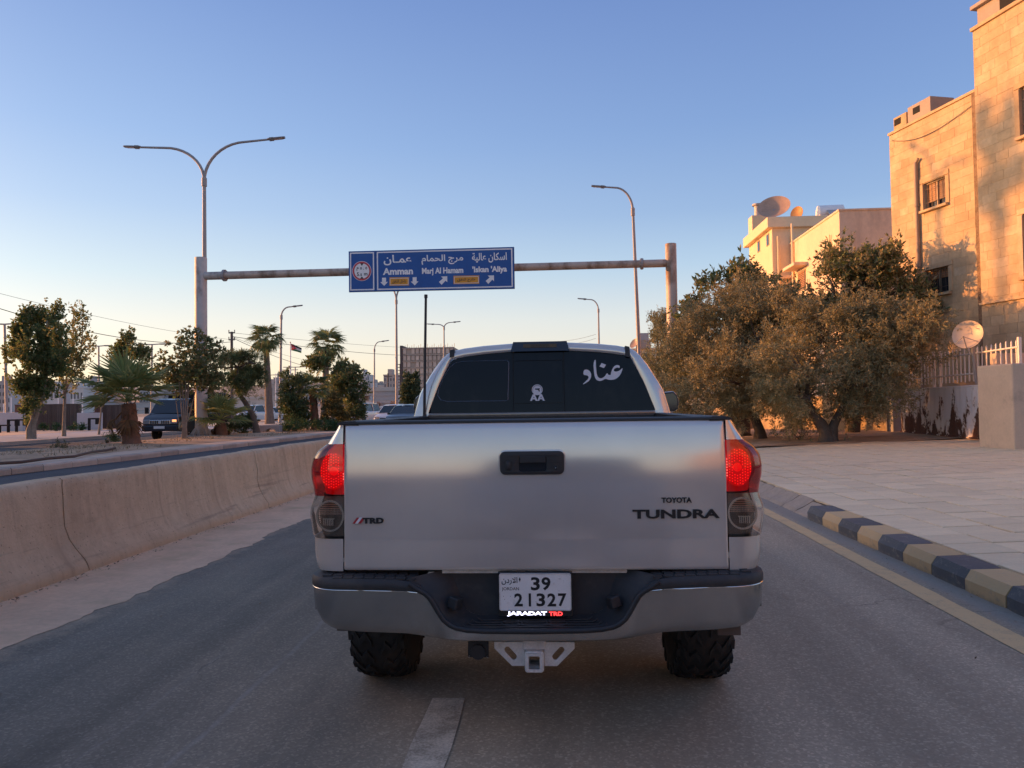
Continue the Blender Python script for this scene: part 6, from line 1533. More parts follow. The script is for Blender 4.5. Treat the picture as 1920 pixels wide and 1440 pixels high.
def tree(name, label, cat, base, stems, lobes, mat, bark, ntw, nleaf, L, W, twigL=.35, seed=1, group=None, shell=.45, gap=(.9, -.08), up=.45, spread=.9, limbs=True, mix=None, curl=0., spray=None):
    """stems: list of (path, r0, r1); lobes: list of (x, y, z, rx, ry, rz)"""
    rs = np.random.RandomState(seed); t = thing(name, label, cat, base, 0, group); Mi = np.array(base)
    for path, r0, r1 in stems:
        n = len(path); wob = [Vector(p)+Vector((.04*r0*10*fbm(i, seed, 1), .04*r0*10*fbm(i, seed, 7), 0))*(0 < i < n-1) for i, p in enumerate(path)]
        # flared foot and uneven girth
        rr = [lerp(r0, r1, i/(n-1))*(1.35 if i == 0 else 1)*(1+.1*fbm(i*2, seed, 3)) for i in range(n)]
        MB().tube(wob, rr, 10).build('trunk', bark, t, smooth=60)
    if limbs:
        tip = Vector(stems[0][0][-1]); rr = stems[0][2]
        mb = MB()
        for l in lobes:
            st = min((s for s in stems), key=lambda s: (Vector(s[0][-1])-Vector(l[:3])).length); a = Vector(st[0][-1]); b = Vector(l[:3])
            mid = a.lerp(b, .5)+Vector((rs.normal()*.1, rs.normal()*.1, .12*(b-a).length))
            mb.tube([a, mid, b], [st[2]*.8, st[2]*.5, st[2]*.18], 6)
            for k in range(5):
                d = rs.normal(size=3); d /= np.linalg.norm(d); e = b+Vector((d[0]*l[3], d[1]*l[4], abs(d[2])*l[5]))*.8
                mb.tube([mid.lerp(b, rs.rand()), mid.lerp(e, .6), e], [st[2]*.35, st[2]*.2, st[2]*.08], 4, caps=False)
        tag(mb.build('limbs', bark, t, smooth=60), kind='stuff')
    P, D = lobe_points(lobes, ntw, rs, shell, gap)
    if spray: P, D = sprays(P, D, rs, spray[0], spray[1], up); up = .1
    Q = leaf_quads(P, D, rs, twigL, nleaf, L, W, up, spread, curl)
    if mix:
        k = rs.rand(len(Q)) < mix[1]; o = link('crown', quadmesh('crown', Q[~k]-Mi, mat), t); tag(o, kind='stuff')
        tag(link('crown_dry_leaves', quadmesh('crown', Q[k]-Mi, mix[0]), t), kind='stuff')
    else: tag(link('crown', quadmesh('crown', Q-Mi, mat), t), kind='stuff')
    return t
def pl_(L, Y, dy=.8, yj=.3, seed=0):
    """lobes given in the photo (px, py, rx, ry) at depth Y"""
    rn = random.Random(seed); o = []
    for px, py, rx, ry in L:
        y = Y+rn.uniform(-yj, yj)*2; c = onY(px, py, y); k = y/FPX; o.append((c.x, y, c.z, rx*k, (rx+ry)/2*k*dy, ry*k))
    return o
def ppath(pts, Y): return [onY(px, py, Y+(q[0] if q else 0)) for px, py, *q in pts]
def gpath(base, pts, Y):
    """trunk path from the ground up through photo points"""
    return [Vector(base)-Vector((0, 0, .1))]+[onY(px, py, Y) for px, py in pts]

# olives on the right
b1 = gp(1550, 830, .178, PS, PX0); Y1 = b1.y
tree('olive_tree', 'nearest grey-green olive tree with a forked trunk in front of the rusty gate', 'olive tree', b1,
     [(gpath(b1, [(1549, 812), (1540, 796), (1525, 778), (1512, 750)], Y1), .24, .11), (gpath(b1+Vector((.12, 0, .1)), [(1562, 800), (1572, 778), (1590, 745)], Y1), .17, .09)],
     pl_([(1495, 690, 62, 62), (1560, 640, 75, 70), (1640, 640, 85, 62), (1695, 632, 52, 46), (1595, 715, 90, 62), (1640, 718, 34, 44), (1500, 745, 66, 38), (1630, 750, 55, 26), (1520, 752, 50, 22), (1740, 622, 34, 36)], Y1, .95, .6, 1),
     L_OLIVE, M_BARK, 1500, 11, .095, .026, .26, 11, 'olive trees on the right', .36, (.95, -.02), .5, .75, mix=(L_OLIVE2, .35), curl=.25, spray=(10, .55))
b2 = gp(1426, 824, .178, PS, PX0); Y2 = b2.y
tree('olive_tree', 'bushy brown-green olive tree just right of the gantry post', 'olive tree', b2,
     [(gpath(b2, [(1424, 806), (1416, 785), (1412, 755)], Y2), .21, .12)],
     pl_([(1330, 650, 72, 75), (1400, 600, 78, 62), (1450, 660, 70, 70), (1375, 715, 88, 66), (1300, 720, 50, 68), (1450, 735, 60, 42), (1340, 765, 70, 22), (1440, 600, 50, 50), (1480, 620, 40, 40)], Y2, .95, .6, 2),
     L_OLIVE, M_BARK, 1350, 11, .10, .027, .28, 12, 'olive trees on the right', .36, (.95, -.02), .55, .75, mix=(L_OLIVE2, .2), curl=.2, spray=(10, .55))
b3 = gp(1399, 818, .178, PS, PX0); Y3 = b3.y+1
tree('olive_tree', 'olive tree with a leaning dark trunk hidden behind the bushy one', 'olive tree', b3,
     [(gpath(b3, [(1388, 800), (1374, 780), (1365, 755)], Y3), .2, .12)],
     pl_([(1282, 690, 32, 62), (1320, 700, 50, 60), (1360, 690, 55, 60), (1300, 640, 40, 40)], Y3, .95, .5, 3), L_OLIVE2, M_BARK, 380, 11, .10, .028, .3, 13, 'olive trees on the right', .4, (.9, -.02), .5, .75, spray=(9, .55))
b4 = Vector((onY(1236, 760, 44).x, 44, .2))
tree('olive_tree', 'olive tree standing farther back on the left of the gantry post', 'olive tree', b4,
     [([b4-Vector((0, 0, .1)), onY(1238, 745, 44), onY(1236, 715, 44)], .2, .12)],
     pl_([(1238, 655, 18, 34), (1230, 690, 18, 32), (1250, 690, 20, 42), (1244, 730, 26, 28), (1250, 620, 10, 18), (1234, 616, 6, 16)], 44, .9, .5, 4), L_OLIVE2, M_BARK, 300, 11, .13, .035, .4, 14, 'olive trees on the right', .4, (.8, -.05), .6, .75, spray=(9, .7))
b5 = Vector((onY(1400, 800, 31).x, 31.5, .35))
tree('broadleaf_tree', 'darker broad-leaved tree showing above the bushy olive, before the cream house', 'tree', b5,
     [([b5, onY(1400, 700, 31.5), onY(1395, 620, 31.5)], .2, .12)],
     pl_([(1390, 530, 36, 30), (1352, 548, 34, 34), (1440, 545, 30, 32), (1475, 556, 24, 26), (1318, 575, 38, 42), (1296, 600, 26, 40), (1395, 575, 60, 38), (1470, 590, 40, 36), (1392, 505, 10, 22), (1424, 520, 10, 20)], 31.5, .9, .4, 5), L_BROAD, M_BARK, 1150, 11, .20, .085, .38, 15, None, .4, (.8, -.05), .75, .75, mix=(L_OLIVE, .35))
b6 = Vector((onY(1610, 800, 27.8).x, 28.4, .45))
tree('broadleaf_tree', 'tall dark broad-leaved tree rising behind the nearest olive beside the stone building', 'tree', b6,
     [([b6, onY(1610, 700, 28.4), onY(1608, 600, 28.4)], .2, .12)],
     pl_([(1568, 482, 34, 40), (1600, 510, 46, 42), (1560, 540, 36, 40), (1640, 500, 48, 34), (1672, 480, 18, 26), (1640, 560, 62, 46), (1690, 560, 46, 46), (1590, 580, 50, 45), (1730, 590, 34, 34), (1540, 575, 28, 34)], 28.2, .85, .4, 6), L_BROAD, M_BARK, 1900, 12, .16, .060, .36, 16, None, .4, (.85, -.03), .6, .8, mix=(L_OLIVE, .55))

# poplars and young trees on the far left pavement
p1 = gp(56, 823, .39); Yp = p1.y
tree('poplar_tree', 'dense many-stemmed green poplar on the far left pavement', 'poplar tree', p1,
     [(gpath(p1, [(54, 805), (62, 785), (60, 750), (55, 700), (48, 640)], Yp), .125, .05), (gpath(p1+Vector((.1, .1, .1)), [(64, 795), (72, 770), (85, 730), (92, 660), (88, 600)], Yp), .10, .04), (gpath(p1+Vector((0, .1, .1)), [(60, 790), (62, 740), (75, 660)], Yp), .08, .04)],
     pl_([(30, 690, 14, 30), (22, 665, 8, 22), (40, 640, 10, 40), (50, 606, 8, 30), (62, 660, 14, 50), (64, 602, 6, 24), (85, 600, 9, 32), (88, 650, 14, 50), (102, 700, 18, 36), (108, 606, 7, 34), (114, 650, 11, 38), (45, 725, 18, 24), (75, 735, 22, 22), (60, 760, 12, 16), (50, 795, 4, 12), (47, 776, 5, 12), (100, 735, 10, 16)], Yp, .9, .5, 21), L_POP, M_BARKP, 2500, 11, .115, .085, .36, 21, 'young trees on the far left pavement', .5, (1.2, -.06), 1.3, .65, limbs=False, mix=(L_POP2, .22))
p2 = gp(120, 818, .39); Yp2 = p2.y
tree('poplar_tree', 'sparse thin-leaved poplar with a single pale trunk', 'poplar tree', p2,
     [(gpath(p2, [(120, 790), (121, 760), (122, 735)], Yp2), .085, .06), (gpath(p2+Vector((0, 0, 2.2)), [(126, 700), (136, 650), (138, 585)], Yp2), .05, .02), (gpath(p2+Vector((0, 0, 2.2)), [(135, 705), (152, 660), (156, 600)], Yp2), .04, .02), (gpath(p2+Vector((0, 0, 2.2)), [(118, 700), (122, 640)], Yp2), .04, .02)],
     pl_([(137, 590, 9, 22), (150, 600, 10, 26), (140, 640, 22, 40), (158, 650, 12, 34), (128, 690, 18, 36), (150, 695, 18, 34), (125, 730, 12, 14)], Yp2, .9, .5, 22), L_POP2, M_BARKP, 620, 9, .11, .075, .36, 22, 'young trees on the far left pavement', .5, (1.2, -.1), .9, .75, limbs=False, mix=(L_POP, .35))
p3 = gp(185, 815, .39); Yp3 = p3.y
tree('sapling', 'thin young sapling with a few dry yellow leaves left of the big fan palm', 'sapling', p3,
     [(gpath(p3, [(188, 790), (190, 765), (196, 742)], Yp3), .055, .03), (gpath(p3+Vector((.05, 0, 1.6)), [(200, 738), (212, 730)], Yp3), .025, .012)],
     pl_([(205, 735, 20, 7), (192, 744, 10, 8), (218, 738, 10, 6)], Yp3, .9, .2, 23), L_DRY, M_BARKP, 70, 7, .14, .06, .3, 23, 'young trees on the far left pavement', .6, None, .1, .8, limbs=False)
p4 = Vector((onY(243, 790, 43).x, 43, .39))
tree('poplar_tree', 'poplar standing behind the crown of the big fan palm', 'poplar tree', p4, [([p4, onY(243, 740, 43), onY(242, 680, 43)], .13, .06)],
     pl_([(240, 645, 14, 20), (228, 665, 18, 20), (258, 668, 18, 22), (244, 690, 34, 24), (276, 668, 10, 14), (246, 632, 6, 12)], 43, .9, .3, 24), L_POP, M_BARKP, 620, 10, .14, .10, .34, 24, 'young trees on the far left pavement', .5, (1., -.12), .8, .7, mix=(L_POP2, .3))
p5 = gp(346, 823, .42); Y5 = p5.y-.2
tree('bronze_tree', 'slender many-stemmed tree with bronze leaves just left of the gantry post', 'tree', p5,
     [(gpath(p5+Vector((dx*.03, 0, 0)), [(346+dx, 800), (346+dx*2, 760), (345+dx*3, 715)], Y5), .04, .022) for dx in (-3, -1, 1, 3)],
     pl_([(318, 650, 17, 12), (334, 668, 24, 18), (356, 632, 18, 16), (358, 665, 28, 28), (398, 650, 24, 16), (410, 668, 16, 14), (386, 690, 34, 28), (340, 700, 38, 28), (310, 690, 18, 16), (370, 712, 30, 20), (335, 716, 22, 14), (402, 715, 20, 18)], Y5, .9, .4, 25), L_RED, M_BARKP, 760, 9, .15, .085, .34, 25, None, .5, (1.1, -.08), .25, .85, limbs=False, mix=(L_POP, .3), curl=.5)
MB_ = MB()
for a, b in (((335, 790), (322, 690)), ((352, 790), (378, 690)), ((348, 760), (360, 660))): MB_.tube(ppath([a, b], Y5), [.022, .01], 5)
MB_.build('twigs', M_BARKP, bpy.data.objects['bronze_tree'], smooth=60)
p6 = gp(481, 812, .42); Y6 = p6.y
tree('pine_tree', 'dark round-crowned pine with a leaning bent trunk', 'pine tree', p6,
     [(gpath(p6, [(480, 800), (474, 778), (460, 755), (448, 738), (440, 715), (446, 690)], Y6), .17, .08)],
     pl_([(450, 690, 32, 24), (478, 682, 20, 18), (424, 692, 24, 26), (470, 712, 26, 24), (442, 722, 30, 24), (462, 742, 22, 16), (486, 702, 12, 20), (430, 672, 18, 12), (456, 668, 24, 8)], Y6, .9, .4, 26), L_PINE, M_BARK, 1500, 15, .17, .022, .22, 26, None, .5, (1.2, -.06), .6, .7)
p7 = Vector((onY(637, 798, 46).x, 46, .42))
tree('broadleaf_tree', 'spreading dark-leaved tree below the second tall palm', 'tree', p7, [([p7, onY(637, 770, 46), onY(636, 740, 46), onY(640, 725, 46)], .12, .07)],
     pl_([(598, 682, 22, 14), (620, 700, 26, 18), (648, 692, 22, 16), (665, 706, 20, 16), (650, 722, 28, 18), (610, 718, 22, 14), (676, 730, 10, 14), (625, 735, 20, 10)], 46, .9, .4, 27), L_POP, M_BARKP, 900, 10, .19, .10, .38, 27, None, .5, (1., -.08), .25, .85, mix=(L_RED, .4), curl=.3)
for k, (px, lab) in enumerate(((763, 'left one of two slim poplars in front of the concrete tower'), (778, 'right one of two slim poplars in front of the concrete tower'))):
    b = Vector((onY(px, 770, 92).x, 92, .4)); tree('poplar_tree', lab, 'poplar tree', b, [([b, onY(px, 745, 92)], .14, .1)], pl_([(px+1, 715, 5, 14), (px, 735, 8, 20), (px-1, 752, 9, 14)], 92, .9, .2, 30+k), leafmat('far_poplar_leaf', [(.07, .10, .05), (.09, .12, .06), (.06, .085, .045)], .3), M_BARKP, 260, 9, .30, .2, .5, 30+k, 'pair of far poplars', .5, None, .9, .7, limbs=False)

# shrubs on the median
def bush(label, px, py, lobes, Y, mat, n, nl, L, W, seed, up=.5, mix=None, tw=.25, z=.42):
    b = Vector((onY(px, py, Y).x, Y, z)); rs = np.random.RandomState(seed); t = thing('shrub', label, 'shrub', b, 0, 'shrubs on the median')
    lb = pl_(lobes, Y, .9, .25, seed); mb = MB()
    for l in lb:
        for k in range(5): mb.tube([b+Vector((rs.normal()*.05, rs.normal()*.05, -.05)), Vector((l[0]+rs.normal()*l[3]*.3, l[1], l[2]+rs.normal()*l[5]*.3))], [.025, .01], 5)
    tag(mb.build('stems', M_BARK, t, smooth=60), kind='stuff')
    P, D = lobe_points(lb, n, rs, .5, (1.4, -.12)); Q = leaf_quads(P, D, rs, tw, nl, L, W, up, .85); Q[:, :, 2] = np.maximum(Q[:, :, 2], z-.02)
    tag(link('foliage', quadmesh('foliage', Q-np.array(b), mat), t), kind='stuff'); return t
bush('tall dark bronze-topped shrub right of the pale bench', 550, 808, [(545, 735, 20, 22), (562, 722, 18, 20), (550, 760, 26, 24), (560, 785, 26, 22), (535, 705, 8, 10)], 42, L_BUSH, 1300, 10, .13, .055, 41, .6, None, .28)
bush('low bright green shrub spreading at the foot of the dark shrub', 540, 812, [(540, 803, 18, 8), (560, 799, 16, 10), (525, 806, 8, 5)], 40.6, L_GREEN, 260, 9, .12, .03, 42, .5)
bush('brown-green shrub between the small palm trunks left of the truck', 628, 806, [(622, 760, 16, 22), (636, 778, 14, 22), (618, 785, 12, 16)], 43.5, L_BUSHB, 620, 10, .13, .05, 43, .6)
bush('dark shrub nearest the truck corner', 664, 800, [(664, 755, 13, 26), (660, 780, 16, 20), (676, 770, 8, 18)], 45, L_BUSH, 620, 10, .13, .05, 44, .7)
bush('low spreading shrub at the foot of the red palm trunk', 612, 810, [(606, 798, 20, 11), (628, 800, 14, 9)], 41.2, L_GREEN, 320, 9, .13, .03, 45, .4)
bush('low dark shrub between the small palm and the leaning pine', 455, 812, [(432, 803, 16, 7), (458, 795, 15, 15), (470, 788, 7, 12)], 38.4, L_BUSH, 420, 9, .13, .04, 46, .6)
bush('small feathery green weed left of the big fan palm', 202, 832, [(202, 826, 13, 8)], 29.5, L_GREEN, 90, 9, .11, .02, 47, .7)
bush('scraggly grey-green weed on the median at the left', 117, 858, [(112, 846, 14, 12), (122, 850, 8, 8)], 24.5, leafmat('weed_leaf', [(.10, .115, .06), (.14, .14, .07), (.08, .10, .05)], .3), 80, 8, .10, .018, 48, .9)
for k, (px, w_) in enumerate(((105, 6), (140, 8), (152, 5), (82, 5))):
    bush(('round clipped plant at the foot of the dark panel fence', 'tufted plant where the dark panel meets the white wall', 'tiny plant beside the white wall end', 'small plant at the left foot of the dark panel')[k], px, 805, [(px, 802, w_, 4)], 50.5, L_GREEN, 50, 8, .14, .04, 49+k, .6)

# palms
def fan_mesh(L, seed, mat, nseg=26, ang=1.9, droop=.35, pet=.55, wid=.045):
    """one fan frond along +x: a stalk, then pleated blades radiating from its end"""
    rs = np.random.RandomState(seed); mb = MB(); hub = Vector((L*pet, 0, .04))
    mb.add([(0, -.02, 0), (0, .02, 0), (hub.x, .012, hub.z), (hub.x, -.012, hub.z)], [(0, 1, 2, 3)]); mb.add([(0, 0, -.02), (0, 0, .02), (hub.x, 0, hub.z+.012), (hub.x, 0, hub.z-.012)], [(0, 1, 2, 3)])
    for k in range(nseg):
        a = ang*(2*(k+.5)/nseg-1)+rs.normal()*.02; l = L*(1-pet)*(1.0-.28*(abs(a)/ang)**2)*rs.uniform(.88, 1.08)*1.25; d = Vector((math.cos(a), math.sin(a), 0)); s = Vector((-d.y, d.x, 0))*wid*L*.6
        fold = .05*L*math.cos(a)*0+.06*L*abs(math.sin(a))
        p0 = hub; p1 = hub+d*l*.5+Vector((0, 0, fold*.7)); dr = droop*rs.uniform(.6, 1.5)
        p2 = hub+d*l*(1-.12*dr)+Vector((0, 0, fold-l*dr*.5)); up = Vector((0, 0, wid*L*.25*(1 if k % 2 else -1)))
        mb.add([p0, p1+s+up, p1-s-up, p2+s*.12, p2-s*.12], [(0, 1, 2), (1, 3, 4, 2)])
    return mb.mesh('frond', mat)
def palm(label, base, topc, r0, r1, L, n, mats, bark, seed, pitch=(-.35, 1.25), skirt=0, group=None, droop=.35, lean=None, boots=True, pet=.5, yaw=None):
    rn = random.Random(seed); t = thing('palm_tree', label, 'palm tree', base, 0, group); Mi = Vector(base)
    b = Vector(base)-Vector((0, 0, .05)); N_ = 14; rows = []
    path = [b.lerp(topc, i/N_) for i in range(N_+1)]
    rr = [lerp(r0, r1, min(1, (i/N_)*1.0))*(1.22 if i == 0 else 1.06 if i == 1 else 1)*(1+.05*(i % 2)) for i in range(N_+1)]
    tr = MB().tube(path, rr, 14).build('trunk', bark, t, smooth=60)
    if boots:
        mb = MB()
        for k in range(28 if skirt else 14):
            a = rn.uniform(0, 2*PI); h = rn.uniform(.70, 1.0); p_ = b.lerp(topc, h); d = Vector((math.cos(a), math.sin(a), 0)); rad = lerp(r0, r1, h)
            e = p_+d*(rad+rn.uniform(.12, .3)*L*.35)+Vector((0, 0, rn.uniform(-.12, .18)*L*.6)); s = Vector((-d.y, d.x, 0))*.05*L*.5
            mb.add([p_+d*rad*.8+s, p_+d*rad*.8-s, e], [(0, 1, 2)])
        tag(mb.build('leaf_bases', L_SKIRT, tr), kind='stuff')
    ms = [fan_mesh(L, seed*7+k, mats[k % len(mats)], droop=droop*(1+.4*(k > 1)), pet=pet) for k in range(4)]
    for k in range(n):
        u = (k+.5)/n; a = k*2.399+rn.uniform(-.25, .25); e = lerp(pitch[1], pitch[0], u**.85)+rn.uniform(-.12, .12)
        o = link('frond', ms[rn.randrange(4)], t); s = rn.uniform(.82, 1.1)
        o.location = topc-Mi+Vector((0, 0, .05*L)); o.rotation_euler = (rn.uniform(-.35, .35), -e, a); o.scale = (s, s, s)
    for k in range(skirt):
        o = link('dead_frond', fan_mesh(L*.7, seed+90+k, L_SKIRT, 14, 1.2, .8) if k < 2 else sk, t) if k < 2 else link('dead_frond', sk, t); sk = o.data
        o.location = topc-Mi-Vector((0, 0, .02*L)); o.rotation_euler = (rn.uniform(-.4, .4), rn.uniform(.9, 1.4), rn.uniform(0, 6.28))
    return t
b = gp(247, 833, .42)
palm('big low fan palm with a stout red-brown trunk and wide green fronds', b, onY(241, 757, b.y),   .30, .23, 1.75, 21, [L_PALM, L_PALM, L_PALM, L_PALMY], M_BARKR, 5, (-.04, 1.38), 7, 'fan palms on the median', .22)
b = gp(416, 817, .42)
palm('small yellow-green fan palm with a squat ringed trunk right of the gantry post', b, onY(414, 788, b.y), .30, .17, 1.35, 17, [L_PALMY, L_PALMY, L_PALM], M_BARKR, 6, (-.25, 1.4), 5, 'fan palms on the median', .28)
b = gp(592, 806, .42)
palm('fan palm with a bare reddish trunk between the shrubs', b, onY(586, 732, b.y), .24, .19, 1.35, 20, [L_PALMD, L_PALM, L_PALMD], M_BARKR, 7, (-.55, 1.2), 4, 'fan palms on the median', .4)
b = Vector((onY(646, 800, 47).x, 47, .42))
palm('little yellowing palm beside the dark-leaved tree', b, onY(643, 768, 47), .15, .11, 1.05, 14, [L_PALMY, L_PALMY, L_PALMD], M_BARKR, 8, (-.5, 1.3), 3, 'fan palms on the median', .4)
b = gp(506, 795, .40)
palm('tallest slender palm with a grey trunk left of the street lamp', b, onY(498.5, 636, b.y), .36, .20, 1.7, 26, [L_PALMD, L_PALM, L_PALMD], M_BARKG, 9, (-1.1, 1.3), 5, 'tall slender palms', .6)
b = Vector((onY(607, 790, 60).x, 60, .4))
palm('second tall slender palm above the dark-leaved tree', b, onY(613, 650, 60), .32, .2, 1.65, 26, [L_PALMD, L_PALM, L_PALMD], M_BARKG, 10, (-1.1, 1.3), 5, 'tall slender palms', .6)

# dry grass and weeds on the median
rs = np.random.RandomState(8); V = []
for _ in range(3800):
    y = rs.uniform(14, 50); x = rs.uniform(-16.6, LKX(y)-1.5)
    if noise.noise(Vector((x*.5, y*.35, 2))) < .02: continue
    h = rs.uniform(.03, .12); a = rs.uniform(0, 6.28); d = np.array([math.cos(a), math.sin(a), 0])*.012; l = rs.normal(size=2)*.05; z = .44+.07*fbm(x*.7, y*.5, 1)-.03
    c = np.array([x, y, z]); tip = c+np.array([l[0], l[1], h]); V.append([c-d, c+d, tip+d*.2, tip-d*.2])
tag(link('dry_grass', quadmesh('dry_grass', V, leafmat('dry_grass_blade', [(.24, .18, .09), (.16, .14, .06), (.30, .22, .12), (.12, .12, .05)], .3))), kind='stuff')
# irrigation hose lying along the median
tag(MB().tube([onplane(px, py, (0, 0, .44), (0, 0, 1))+Vector((0, 0, .03)) for px, py in ((-30, 873), (40, 869), (90, 862), (140, 858), (170, 850), (200, 846), (216, 842))], .035, 6).build('irrigation_hose', pm('brown_hose', (.10, .06, .045), .7, var=.2), smooth=60), 'brown hose lying along the dirt of the median at the left', 'hose')
# dry shrub at the foot of the nearest olive
bb = gp(1500, 826, .178, PS, PX0)
rs = np.random.RandomState(77); t = thing('shrub', 'scrawny bush on the earth left of the forked olive trunk', 'shrub', bb)
P, D = lobe_points(pl_([(1498, 806, 30, 15), (1478, 795, 16, 10)], bb.y, .6, .2, 5), 90, rs, .6); tag(link('foliage', quadmesh('foliage', leaf_quads(P, D, rs, .3, 9, .08, .025, .3, .8)-np.array(bb), L_OLIVE2), t), kind='stuff')
mb = MB()
for k in range(7): mb.tube([bb, bb+Vector((rs.normal()*.4, rs.normal()*.2, rs.uniform(.3, .6)))], [.012, .005], 4)
tag(mb.build('stems', M_BARK, t), kind='stuff')
# ------------------------------------------------------------------ vehicles in the background
def cpaint(name, col, metal=0.): return pm(name, col, .3, metal, var=.04, vs=2, bump=0, coat=.8)
M_CWHITE = cpaint('white_car_paint', (.62, .63, .65)); M_CBLACK = cpaint('black_car_paint', (.012, .013, .016)); M_CNAVY = cpaint('navy_car_paint', (.010, .016, .028)); M_CSILV = cpaint('silver_car_paint', (.40, .41, .43), .4)
M_TYR2 = pm('plain_tyre', (.02, .02, .02), .85); M_HUB = pm('wheel_hub', (.25, .25, .26), .4, .6); M_LITE = emis('lit_headlight', (1., .88, .72), 1.6); M_HLAMP = pm('headlight_glass', (.35, .36, .38), .12, .3, var=.1, bump=0)
M_WSCR = pm('windscreen', (.02, .028, .036), .05, var=.1, bump=0, spec=.7); M_IND = emis('lit_indicator', (1., .35, .12), 1.2)
_wheel = {}
def wheel_mesh(r, w):
    k = (r, w)
    if k not in _wheel:
        a = MB().lathe([(r*.55, -w/2), (r*.93, -w/2), (r, -w*.3), (r, w*.3), (r*.93, w/2), (r*.55, w/2)], (0, 0, 0), 'X', 22).mesh('tyre', M_TYR2, smooth=40)
        b = MB().lathe([(r*.1, -w*.52), (r*.3, -w*.40), (r*.56, -w*.42), (r*.56, w*.42), (r*.3, w*.40), (r*.1, w*.52)], (0, 0, 0), 'X', 16).mesh('hub', M_HUB, smooth=40); _wheel[k] = (a, b)
    return _wheel[k]
def car(label, cat, loc, rz, paint, L=4.4, W=1.78, H=1.46, nose=.95, shoulder=.86, cab=(.9, 1.75, 3.3, 4.15), group=None, lit=False, r=.32, grille=True, bed=False):
    """length runs along +y from the nose (y=0) to the tail (y=L)"""
    t = thing('parked_car' if cat == 'car' else 'pickup_truck', label, cat, loc, rz, group); hw = W/2; gz = .20
    y0, y1, y2, y3 = cab
    st = [(0, .30, .62, .86, .55), (.06, .22, .70, .93, .66), (.35, gz, shoulder-.08, .98, nose-.16), (y0, gz, shoulder, 1., nose), (y1, gz, shoulder+.02, 1., nose+.01), (y2, gz, shoulder+.04, 1., nose+.02), (y3, gz, shoulder+.04, 1., nose+.02 if not bed else nose), (L-.25, gz, shoulder+.03, .98, nose-.02), (L-.04, .26, shoulder-.05, .94, nose-.10), (L, .32, shoulder-.12, .88, nose-.22)]
    rows = []
    for y, zb, zs, k, zt in st:
        w_ = hw*k; rows.append([Vector((x, y, z)) for x, z in ((-w_*.93, zb), (-w_, zb+.12), (-w_, zs-.1), (-w_*.97, zs), (-w_*.80, max(zt, zs)), (0, max(zt, zs)+.025), (w_*.80, max(zt, zs)), (w_*.97, zs), (w_, zs-.1), (w_, zb+.12), (w_*.93, zb))])
    mb = MB().grid(rows, closed=True); n = 11; m = len(rows)-1
    mb.f += [tuple(range(n)), tuple(m*n+k for k in range(n))[::-1]]; mb.m += [0, 0]
    mb.build('body', paint, t, world=False, smooth=45)
    rc = .76; zr = H; zb = nose-.02
    def ring(y, z, k): return [Vector((-hw*k, y, z)), Vector((-hw*k*.86, y, z+.03)), Vector((0, y, z+.055)), Vector((hw*k*.86, y, z+.03)), Vector((hw*k, y, z))]
    roof = MB().grid([ring(y1-.05, zr-.09, rc), ring(y1+.2, zr-.03, rc+.01), ring((y1+y2)/2, zr-.01, rc+.02), ring(y2-.1, zr-.04, rc), ring(y2+.08, zr-.11, rc-.02)], flip=True); roof.build('roof', paint, t, world=False, smooth=50)
    g = MB(); b = lambda y, k: hw*k
    A = [(-hw*.90, y0, zb), (hw*.90, y0, zb), (hw*rc, y1-.05, zr-.08), (-hw*rc, y1-.05, zr-.08)]
    g.add(A, [(0, 1, 2, 3)]); g.build('windscreen', M_WSCR, t, world=False)
    g = MB(); g.add([(hw*.88, y3, zb), (-hw*.88, y3, zb), (-hw*(rc-.02), y2+.08, zr-.10), (hw*(rc-.02), y2+.08, zr-.10)], [(0, 1, 2, 3)]); g.build('rear_window', M_WSCR, t, world=False)
    for s in (-1, 1):
        g = MB(); q = [(s*hw*.92, y0+.10, zb), (s*hw*.92, y3-.10, zb), (s*hw*(rc-.005), y2+.02, zr-.09), (s*hw*(rc+.01), y1+.02, zr-.07)]; g.add(q, [(0, 1, 2, 3)] if s > 0 else [(3, 2, 1, 0)]); g.build('side_window', M_WSCR, t, world=False)
        ym = (y1+y2)/2
        for pa, pb in (((s*hw*.925, y0+.05, zb), (s*hw*(rc+.012), y1, zr-.07)), ((s*hw*.925, ym+.1, zb), (s*hw*(rc+.025), ym, zr-.03)), ((s*hw*.92, y3-.05, zb), (s*hw*rc, y2+.05, zr-.09))): MB().tube([pa, pb], .045, 5).build('pillar', paint, t, world=False)
        MB().box((s*(hw+.06), y0+.25, zb+.03), (.16, .10, .13)).build('door_mirror', paint, t, world=False, bevel=.02)
        h = MB().box((s*hw*.66, .035, .68), (hw*.42, .09, .15), 0, Matrix.Rotation(s*R_(14), 3, 'Z')); h.build('headlight', M_LITE if lit else M_HLAMP, t, world=False, bevel=.02)
        MB().box((s*hw*.76, L-.03, .76), (hw*.30, .07, .16)).build('rear_light', M_REDP, t, world=False, bevel=.015)
        for yy in (.85, L-.85):
            w_ = link('wheel', None, t, (s*(hw-.10), yy, r)); a, bb = wheel_mesh(r, .20); link('tyre', a, w_); link('hub', bb, w_)
        for yy in (.85, L-.85):
            c = MB().lathe([(r*1.12, -.02), (r*1.12, .02)], (s*(hw-.005), yy, r+.02), 'X', 18); c.build('wheel_arch', M_TYR2, t, world=False)
    if grille:
        MB().box((0, .02, .62), (hw*.80, .08, .12)).build('grille', M_TYR2, t, world=False, bevel=.01); MB().box((0, .012, .38), (hw*1.2, .08, .12)).build('lower_grille', M_TYR2, t, world=False, bevel=.01)
        MB().box((0, -.008, .48), (.50, .02, .11)).build('number_plate', M_WHITE_P, t, world=False)
    MB().box((0, L+.008, .62), (.50, .02, .11)).build('number_plate', M_WHITE_P, t, world=False)
